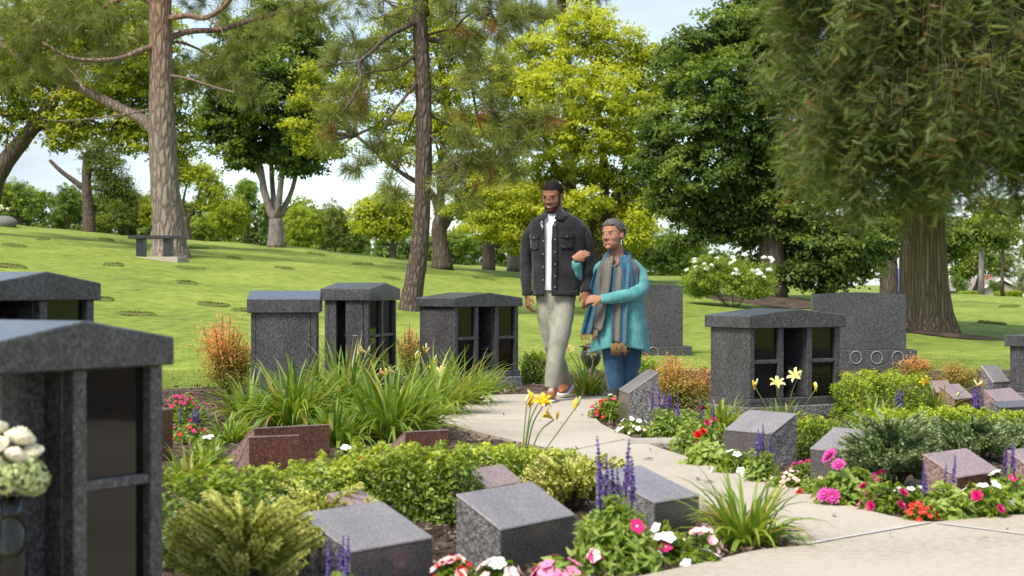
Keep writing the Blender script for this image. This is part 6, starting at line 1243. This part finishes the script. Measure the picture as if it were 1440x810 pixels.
jean_black = denim('washed_black_denim', (.006, .006, .007), (.032, .030, .034)); jean_blue = denim('blue_denim', (.012, .04, .085), (.035, .10, .18)); chino = denim('sage_grey_chino', (.20, .195, .145), (.31, .30, .235), 90); linen = denim('teal_linen', (.05, .19, .195), (.12, .36, .35), 120); tee_m = simple('white_tee', (.62, .63, .65), .8, bump=.3, bscale=30)
leather = simple('tan_leather', (.26, .085, .03), .45, bump=.2, bscale=60); sole_m = simple('white_sole', (.7, .68, .64), .6); metal = simple('brass_button', (.3, .22, .12), .35, metal=.8); stitch = simple('rust_stitch', (.2, .07, .05), .8)
# ---- man
bs = Vector((AP(780, 500, DM).x, DM, .034)); man = empty('person', bs, 0, 'young man in a dark denim jacket, white tee and sage trousers walking arm in arm', 'person')
def m(px, py, d=0): return AP(px, py, DM + d) - bs
Mh = Matrix.Translation(m(777, 276.5, -.03)) @ Matrix.Rotation(R(-20), 4, 'Z') @ Matrix.Rotation(R(10), 4, 'X') @ Matrix.Rotation(R(4), 4, 'Y')
Mh = Matrix.Translation(m(777, 276.5, -.03)) @ Matrix.Rotation(R(-22), 4, 'Z') @ Matrix.Rotation(R(12), 4, 'X')
hk = 1.03
parts = head_parts(Mh, hk) + [tube([m(780, 283, .02), m(781, 296, .015), m(783, 306, .01), m(784, 314, .01)], [(.054, .054), (.056, .058), (.07, .065), (.12, .08)], 18, ref=(1, 0, 0)),
    tube([m(784, 306), m(784, 320), m(784, 345), m(783, 385), m(782, 415), m(782, 432, .02)], [(.08, .06), (.13, .08), (.165, .1), (.16, .10), (.155, .10), (.12, .09)], 22, ref=(1, 0, 0)),
    tube([m(744.5, 334), m(741.5, 344), m(738, 372, .01), m(740, 400, -.03), m(741, 414, -.05)], [.026, .033, .034, .033, .027], 14), tube([m(822.5, 334), m(825, 344), m(827, 374, .02), m(826, 395, -.02), m(824, 411, -.09)], [.026, .033, .034, .033, .027], 14),
    tube([m(793, 420), m(789, 450, -.05), m(785, 482, -.14), m(778, 520, -.17), m(775, 552, -.17)], [.06, .055, .042, .035, .03], 14), tube([m(768, 420), m(769, 450), m(776, 487, .03), m(787, 520, .17), m(797, 544, .3)], [.06, .055, .042, .035, .03], 14)]
parts += hand_parts(m(741, 415, -.055), (.1, -.12, -1), (.75, .4, 0), 1, .42)
parts += hand_parts(m(824, 410, -.095), (.08, -.15, -1), (-.3, .9, 0), -1, .5)
bme = union_me('body', parts, skin_m, .0046, 3); obj('body', bme, man); ar = arrs(bme)
def hairline(L): x, y, z = L.T; return np.where(y < -.045, z > .058 + .0 * x, np.where(y < .0, z > .05 - (y + .045) * 1.3, z > -.012 - .55 * np.clip(y, 0, .1)))
skin_patch('hair', ar, Mh, lambda L: hairline(L / hk) & (L[:, 2] > -.06) & ~((np.abs(L[:, 0]) > .073) & (L[:, 2] < .024)), .006, hair_m, man, .0015, 300)
skin_patch('beard', ar, Mh, lambda L: ((L[:, 2] < -.055 - .25 * np.clip(.06 - np.abs(L[:, 0]), 0, .06) * (np.abs(L[:, 0]) > .026)) & (L[:, 2] > -.12) & (L[:, 1] < -.0) & (np.abs(L[:, 0]) < .07) & ~((np.abs(L[:, 0]) < .024) & (L[:, 2] > -.082) & (L[:, 2] < -.05)) & ~((L[:, 1] > -.055) & (L[:, 2] < -.092)) & ~((np.abs(L[:, 0]) > .03) & (np.abs(L[:, 0]) < .05) & (L[:, 1] < -.05) & (L[:, 2] > -.062))) | ((np.abs(L[:, 0]) > .05) & (L[:, 1] > -.05) & (L[:, 1] < -.012) & (L[:, 2] < .03) & (L[:, 2] > -.07)), .0022, beard_m, man)
for z0, z1 in ((-.0655, -.058), (-.081, -.0715)): skin_patch('lip', ar, Mh, lambda L: (np.abs(L[:, 0]) < .026) & (L[:, 2] > z0) & (L[:, 2] < z1) & (L[:, 1] < -.07), .0018, lip_m, man)
obj('teeth', tubes_me('teeth', [xf(ball(Vector((0, -.097, -.0675)), (.015, .003, .0028), 12, 6), Mh)], teeth_m), man)
skin_patch('eyebrow', ar, Mh, lambda L: (np.abs(L[:, 0]) > .011) & (np.abs(L[:, 0]) < .046) & (L[:, 2] > .019) & (L[:, 2] < .0262) & (L[:, 1] < -.05), .0022, beard_m, man)
face_bits(man, Mh, hk, skin_m, (dark_m, dark_m))
RG = [(297, 768, 797, .07, 0), (302, 760, 805, .085, 0), (306, 752, 813, .1, 0), (311, 746, 820, .112, 0), (319, 743, 824, .125, 0), (330, 745, 824, .135, 0), (350, 747, 822, .14, 0), (375, 748, 820, .14, 0), (398, 748.5, 818, .14, 0), (416, 749, 815, .145, 0)]
rot = -.38
V, Q, fr = shell(RG, bs, gap=lambda py: (0, np.interp(py, [298, 306, 318, 340, 400, 416], [.55, .42, .2, .13, .13, .17])), rot=rot)
for v in V: n_ = noise.noise(Vector((v[0] * 12, v[1] * 12, v[2] * 9 + v[0] * 6))); v[1] *= 1 + .06 * n_; v[0] *= 1 + .012 * n_
jm = evalmods(npm('shellj', V, Q, jean_black, smooth=True), [('SOLIDIFY', dict(thickness=.007, offset=1))]); a_ = []
jt = obj('jacket', jm, man); jm.name = 'jacket'
def sleeve(pts, rad, m_, parent, fold=.007, seed=0, name='sleeve'):
    p = smoothpath(pts, 5); v, q, t = tube(p, lerpn(rad, len(p)), 26); 
    c = np.array([tuple(x) for x in p]); 
    for i in range(len(p)):
        for k in range(26):
            w = v[i * 26 + k]; d = w - c[i]; r = np.linalg.norm(d); v[i * 26 + k] = c[i] + d * (1 + fold / r * (noise.noise(Vector(w * 9) + Vector((seed, 0, w[2] * 16))) + .7 * noise.noise(Vector(w * 24) + Vector((0, seed, 0)))))
    return obj(name, npm(name, v, [q, t], m_, smooth=True), parent)
sleeve([m(758, 319, .0), m(749, 322, .0), m(742, 335, .0), m(740, 355, .01), m(739.5, 375, .01), m(740, 395, -.025), m(741, 410, -.05), m(741, 415, -.055)], [.032, .045, .049, .048, .047, .045, .042, .041], jean_black, jt, .006, 1)
sleeve([m(810, 319, .0), m(818, 322, .0), m(824.5, 335, .0), m(826.5, 355, .02), m(827, 375, .02), m(825, 392, -.02), m(824, 406, -.075), m(824, 411, -.09)], [.032, .045, .05, .049, .048, .046, .043, .042], jean_black, jt, .006, 5)
V, Q, frt = shell([(301, 766, 796, .055, 0), (308, 758, 806, .08, 0), (318, 751, 815, .105, 0), (345, 752, 815, .125, 0), (402, 753, 812, .128, 0), (408, 754, 811, .125, 0)], bs, rot=rot); obj('tee_shirt', npm('tee_shirt', V, Q, tee_m, smooth=True), man)
for nm, pl in (('collar', [(769, 295), (757, 309), (763, 312), (769, 305)]), ('collar', [(785, 291), (797, 304), (791, 311), (779, 309)])):
    patch(nm, fr, bs, quadp(*pl), jean_black, jt, .014, 4, 4, .006)
obj('collar', npm('collar', *(lambda tb: (tb[0], [tb[1], tb[2]]))(tube([m(768, 297, -.055), m(771, 293, .02), m(783, 291, .07), m(795, 293, .04), m(797, 299, -.03)], [(.004, .02)] * 5, 8, ref=(0, 0, 1))), jean_black, smooth=True), jt)
patch('pocket', fr, bs, quadp((745.8, 334), (757, 334), (756.5, 351), (746.5, 351)), jean_black, jt, .009); patch('pocket_flap', fr, bs, lambda u, v: (745.3 + 12 * u, 329.5 + v * (6 + 2.5 * (1 - abs(2 * u - 1)))), jean_black, jt, .015)
patch('pocket', fr, bs, quadp((786.5, 333), (806, 333), (805, 350), (787.5, 350)), jean_black, jt, .009); patch('pocket_flap', fr, bs, lambda u, v: (786 + 21 * u, 328 + v * (6 + 3 * (1 - abs(2 * u - 1)))), jean_black, jt, .015)
patch('stitching', fr, bs, quadp((747.5, 350), (753.5, 350.3), (753.5, 350.9), (747.5, 350.6)), stitch, jt, .0145, 3, 1, .001); patch('stitching', fr, bs, quadp((788.5, 346.5), (796, 349.2), (796, 349.9), (788.5, 347.2)), stitch, jt, .0145, 3, 1, .001)
patch('placket', fr, bs, lambda u, v: (777.5 + 1.2 * (1 - v) + 4.5 * u, 312 + 103 * v), jean_black, jt, .009, 3, 20); patch('placket', fr, bs, lambda u, v: (761.5 + 3.2 * u + 1 * (1 - v), 312 + 103 * v), jean_black, jt, .009, 3, 20)
patch('hem_band', fr, bs, quadp((751, 408.5), (763.5, 409), (763.5, 415.5), (751.5, 415)), jean_black, jt, .0095, 6, 3); patch('hem_band', fr, bs, quadp((778, 409), (811, 408.5), (810.5, 415), (778, 415.5)), jean_black, jt, .0095, 8, 3)
for px, ys in ((780, (318, 338, 355, 372, 389, 404)), (763.5, (320, 340, 358, 376, 394))):
    for y_ in ys: p = surf(fr, bs, px, y_, .016); obj('button', tubes_me('button', [ball(p, (.007, .003, .007), 8, 6)], metal), jt)
for px in (751, 796.5): p = surf(fr, bs, px, 334.5 if px < 760 else 333.5, .021); obj('button', tubes_me('button', [ball(p, (.006, .003, .006), 8, 6)], metal), jt)
obj('trousers', union_me('trousers', [tube([m(782, 404), m(782, 420, .01), m(781, 432, .01), m(781, 440, .01)], [(.155, .115), (.16, .12), (.15, .115), (.1, .1)], 20, ref=(1, 0, 0)),
    tube([m(793, 420, -.01), m(791, 445, -.05), m(786, 480, -.13), m(779, 515, -.165), m(775.5, 546, -.175)], [(.094, .1), (.092, .1), (.078, .082), (.064, .07), (.058, .066)], 18, ref=(1, 0, 0)), tube([m(770, 420, .01), m(770, 445, .01), m(776, 483, .05), m(787, 515, .18), m(796, 541, .31)], [(.086, .1), (.084, .095), (.073, .08), (.062, .07), (.056, .064)], 18, ref=(1, 0, 0))], chino, .008, 6, .006, (9, 9, 13), 3), man)
gz = lambda px, d, lift=0: Vector((AP(px, 500, DM + d).x - bs.x, d, lift))
shoe(man, gz(778, -.14), gz(771, -.43), 0, leather, sole_m); shoe(man, gz(803, .38, .075), gz(789, .13, .012), 0, leather, sole_m)
# ---- woman
bw = Vector((AP(868, 500, DM).x, DM, .034)); wom = empty('person', bw, 0, 'older woman in a teal tunic with a blue and grey fringed scarf holding his hand', 'person')
def w(px, py, d=0): return AP(px, py, DM + d) - bw
Wh = Matrix.Translation(w(862, 331, -.03)) @ Matrix.Rotation(R(-38), 4, 'Z') @ Matrix.Rotation(R(-4), 4, 'X') @ Matrix.Rotation(R(-4), 4, 'Y'); wk = 1.05
parts = head_parts(Wh, wk, True) + [tube([w(866, 340, .02), w(868, 352, .01), w(868, 362, .0), w(869, 370, .0)], [(.046, .048), (.046, .05), (.062, .058), (.12, .075)], 18, ref=(1, 0, 0)),
    tube([w(869, 362), w(870, 374), w(871, 400), w(873, 440), w(874, 475), w(874, 490, .02)], [(.09, .06), (.14, .085), (.14, .11), (.15, .12), (.165, .13), (.14, .11)], 22, ref=(1, 0, 0)),
    tube([w(889, 374), w(898, 388), w(901, 404, -.05), w(880, 415, -.17), w(845, 420, -.22)], [.045, .042, .036, .03, .024], 14), tube([w(849, 376), w(836, 390, .05), w(818, 398, .06), w(812, 392, -.02), w(810.5, 370, -.13)], [.045, .04, .036, .032, .024], 14),
    tube([w(861, 480), w(862, 515, -.02), w(866, 550, -.02)], [.085, .06, .04], 14), tube([w(888, 480), w(888, 515, .03), w(880, 550, .08)], [.085, .06, .04], 14)]
parts += hand_parts(w(844, 420, -.225), (-1, -.05, -.05), (-.1, .8, -.5), 1, .55, .92)
parts += hand_parts(w(809, 363, -.15), (.88, -.02, .42), (.1, 1, -.1), -1, .3, .82, .022)
wme = union_me('body', parts, skin_w, .0046, 3); obj('body', wme, wom); aw = arrs(wme)
skin_patch('hair', aw, Wh, lambda L: (np.where(L[:, 1] < -.05, L[:, 2] > .066, np.where(L[:, 1] < .0, L[:, 2] > .058 - (L[:, 1] + .05) * 1.2, L[:, 2] > -.03 - .5 * np.clip(L[:, 1], 0, .1)))) & (L[:, 2] > -.075) & ~((np.abs(L[:, 0]) > .072) & (L[:, 2] < .026)), .013, hair_w, wom, .005, 130)
rows = []
for k in range(-5, 6):
    pts = []
    for q in range(9):
        a = -.9 + q * .28; x = k * .0125 * (1 + .1 * q); z = .036 + .088 * math.cos(a) * math.sqrt(max(.05, 1 - (x / .085) ** 2)); y = .012 + .103 * math.sin(a) * math.sqrt(max(.05, 1 - (x / .09) ** 2)); pts.append(Vector((x, y, z)))
    rows.append(xf(tube(smoothpath(pts, 3), [.0055 + .002 * math.sin(i * 2.1) for i in range(25)], 7), Wh))
obj('braids', tubes_me('braids', rows, hair_w), wom)
for z0, z1 in ((-.067, -.059), (-.082, -.0715)): skin_patch('lip', aw, Wh, lambda L: (np.abs(L[:, 0]) < .027) & (L[:, 2] > z0) & (L[:, 2] < z1) & (L[:, 1] < -.07), .0022, lip_w, wom)
skin_patch('eyebrow', aw, Wh, lambda L: (np.abs(L[:, 0]) > .012) & (np.abs(L[:, 0]) < .044) & (L[:, 2] > .02) & (L[:, 2] < .0265) & (L[:, 1] < -.05), .0018, simple('grey_brow', (.1, .06, .045), .9), wom)
face_bits(wom, Wh, wk, skin_w, (white_m, dark_m), True)
hemf = lambda a, t: -.035 * t ** 4 * (1 + math.cos(a * 2)) * .8
V, Q, fw = shell([(359, 858, 880, .062, 0), (364, 851, 886, .08, 0), (369, 845, 892, .1, 0), (377, 844, 896, .122, 0), (395, 846, 898, .138, 0), (420, 843, 903, .15, 0), (450, 838, 908, .165, 0), (475, 832, 911, .175, 0), (487, 830, 912, .178, 0)], bw, n=56,
    gap=lambda py: (0, np.interp(py, [358, 366, 376, 386, 388], [.7, .5, .26, .02, .004])), rot=-.2, hem=hemf)
for v in V: t = max(0, (1.2 - v[2]) / .8); a = math.atan2(v[1], v[0]); f = 1 + .045 * t * math.sin(a * 9 + v[2] * 3) + .02 * noise.noise(Vector((v[0] * 14, v[1] * 14, v[2] * 20))); v[0] *= f; v[1] *= f
tm = evalmods(npm('tunic', V, Q, linen, smooth=True), [('SOLIDIFY', dict(thickness=.006, offset=1))]); tm.name = 'tunic'; tu = obj('tunic', tm, wom)
sleeve([w(884, 371), w(892, 376), w(899, 388), w(902, 402, -.04), w(894, 412, -.12), w(875, 417, -.19), w(855, 420, -.22), w(845, 420.5, -.225)], [.045, .058, .066, .066, .062, .052, .043, .038], linen, tu, .008, 2)
sleeve([w(853, 372), w(845, 378), w(836, 390, .05), w(820, 399, .07), w(813, 396, .0), w(811, 384, -.07), w(810.5, 374, -.11), w(810.5, 368, -.135)], [.045, .055, .055, .052, .048, .044, .04, .036], linen, tu, .007, 7)
obj('jeans', union_me('jeans', [tube([w(874, 465), w(874, 480), w(874, 492)], [(.15, .13), (.16, .13), (.12, .1)], 18, ref=(1, 0, 0)), tube([w(861, 480), w(862, 510, -.02), w(866, 549, -.02)], [(.088, .095), (.078, .085), (.062, .066)], 16, ref=(1, 0, 0)), tube([w(888, 480), w(888.5, 510, .03), w(880, 547, .08)], [(.088, .095), (.076, .085), (.06, .066)], 16, ref=(1, 0, 0))], jean_blue, .008, 5, .006, (9, 9, 14), 9), wom)
gw = lambda px, d, lift=0: Vector((AP(px, 500, DM + d).x - bw.x, d, lift)); dshoe = simple('dark_shoe', (.03, .025, .025), .6); shoe(wom, gw(867, .02), gw(858, -.22), 0, dshoe, dshoe, .9); shoe(wom, gw(881, .14), gw(876, -.1), 0, dshoe, dshoe, .9)
# scarf
def scarfmat():
    m_, N, L, b, o = mat('blue_grey_woven_scarf'); a = N.new('ShaderNodeAttribute'); a.attribute_name = 'tint'; r = N.new('ShaderNodeValToRGB'); e = r.color_ramp.elements; r.color_ramp.interpolation = 'LINEAR'
    st = [(0, (.02, .08, .14)), (.28, (.03, .11, .18)), (.4, (.10, .09, .07)), (.5, (.14, .125, .105)), (.62, (.13, .12, .10)), (.72, (.03, .10, .17)), (.9, (.035, .13, .2)), (1, (.16, .09, .03))]
    while len(e) < len(st): e.new(.5)
    for i, (p, c) in enumerate(st): e[i].position = p; e[i].color = (*c, 1)
    g = N.new('ShaderNodeTexCoord'); n = N.new('ShaderNodeTexNoise'); n.inputs['Scale'].default_value = 140; n.inputs['Detail'].default_value = 2; L.new(g.outputs['Object'], n.inputs['Vector']); L.new(a.outputs['Fac'], r.inputs[0]); mx = N.new('ShaderNodeMix'); mx.data_type = 'RGBA'; mx.blend_type = 'OVERLAY'; mx.inputs[0].default_value = .8; L.new(r.outputs[0], mx.inputs[6]); L.new(n.outputs[0], mx.inputs[7]); L.new(mx.outputs[2], b.inputs['Base Color']); b.inputs['Roughness'].default_value = .9; return m_
scm = scarfmat(); gold = simple('golden_fringe', (.2, .12, .04), .9)
def ribbon(cl, cr, dof, t0, t1, folds=5, amp=.012, nu=22, seed=0, surface=True):
    """cl, cr: left/right edge photo points down the scarf; dof: offset from tunic surface (or depth when surface False)"""
    n = 26; L_ = np.array(lerpn(cl, n)); R_ = np.array(lerpn(cr, n)); D_ = lerpn(dof, n); V, T_ = [], []
    for j in range(n):
        for i in range(nu + 1):
            u = i / nu; px, py = L_[j] * (1 - u) + R_[j] * u; py = py + 1.2 * math.sin(u * 9 + j * .2 + seed); f = amp * math.sin(u * folds * 6.283 + seed + .6 * math.sin(j * .25)) * min(1, j / 5 + .3)
            if surface: p = surf(fw, bw, px, py, D_[j] + f)
            else: q = w(px, py, D_[j]); p = q - Vector((0, f, 0))
            V.append(tuple(p)); T_.append(t0 + (t1 - t0) * u)
    Q = [(j * (nu + 1) + i, j * (nu + 1) + i + 1, (j + 1) * (nu + 1) + i + 1, (j + 1) * (nu + 1) + i) for j in range(n - 1) for i in range(nu)]
    return V, Q, T_
def mk_ribbon(parent, *a, **k):
    V, Q, T_ = ribbon(*a, **k); me = evalmods(npm('scarf_fold', V, Q, scm, tint=T_, smooth=True), [('SOLIDIFY', dict(thickness=.006, offset=0))]); me.name = 'scarf_fold'; return obj('scarf_fold', me, parent), V
scarf = obj('scarf', npm('scarf', *(lambda tb: (tb[0], [tb[1], tb[2]]))(tube(smoothpath([w(856, 372, -.10), w(852, 364, -.03), w(858, 357, .05), w(870, 354, .08), w(882, 358, .04), w(884, 366, -.04), w(878, 376, -.12)], 4), [(.02, .028)] * 25, 12)), scm, tint=np.full(25 * 12 + 2, .1), smooth=True), wom)
mk_ribbon(scarf, [(846, 366), (836, 380), (829, 400), (827, 430), (820, 452), (816, 470)], [(860, 360), (854, 380), (851, 400), (846, 425), (842, 450), (838, 472)], [.02, .035, .045, .05, .04, .05], 0, .62, 2, .012, seed=1)
mk_ribbon(scarf, [(848, 362), (840, 376), (836, 395), (838, 420), (836, 445), (834, 462)], [(862, 360), (859, 376), (857, 395), (853, 420), (849, 445), (845, 465)], [.03, .05, .06, .07, .06, .06], .3, .66, 2, .008, seed=4)
_, Vs = mk_ribbon(scarf, [(862, 372), (860, 395), (858, 420), (857, 450), (858, 480)], [(886, 360), (884, 390), (881, 420), (879, 450), (878, 484)], [.03, .035, .04, .035, .03], .25, .98, 2, .009, seed=2)
mk_ribbon(scarf, [(868, 360), (871, 378), (871, 398), (869, 420)], [(889, 363), (895, 380), (895, 396), (890, 418)], [.03, .035, .03, .02], .0, .3, 2, .007, seed=6)
mk_ribbon(scarf, [(883, 362), (889, 370), (891, 382), (889, 402)], [(892, 366), (898, 376), (899, 388), (897, 408)], [.02, .035, .035, .02], .42, .6, 1.5, .004, seed=3)
fg = []
for k in range(38):
    px = 857 + k * .58; a = surf(fw, bw, px, 481 + random.uniform(-1, 2), .035); fg.append(tube([a, a + Vector((random.uniform(-.006, .006), -.005, -.045)), a + Vector((random.uniform(-.012, .012), -.004, -.085 - random.uniform(0, .02)))], [.0022, .002, .001], 5))
for k in range(22):
    px = 816 + k * 1.05; a = w(px, 470 + .0 * k, -.12) if px < 832 else surf(fw, bw, px, 470, .055); fg.append(tube([a, a + Vector((random.uniform(-.01, .01), 0, -.03)), a + Vector((random.uniform(-.02, .01), 0, -.05))], [.003, .0025, .001], 5))
props(obj('fringe', tubes_me('fringe', fg, gold), scarf), kind='stuff')
bd = []; nk = smoothpath([w(858, 352, -.03), w(856.5, 362, -.09), w(859, 372, -.13), w(864, 374.5, -.14), (w(870, 370, -.135)), w(874, 362, -.09), w(875, 353, -.02)], 7)
obj('necklace', tubes_me('necklace', [ball(p + Vector((0, -.008, 0)), .0062, 8, 6) for p in nk[::1]], simple('brown_white_beads', (.2, .09, .06), .35, var=.9, bscale=500)), wom)
er = Wh @ Vector((.083, -.005, -.055)); er2 = Wh @ Vector((-.083, -.005, -.055))
for e in (er, er2): obj('earring', tubes_me('earring', [ball(e, (.006, .003, .014), 8, 6), ball(e + Vector((0, 0, -.02)), (.008, .003, .008), 8, 6)], simple('pale_green_stone', (.35, .5, .35), .3, metal=.3)), wom)
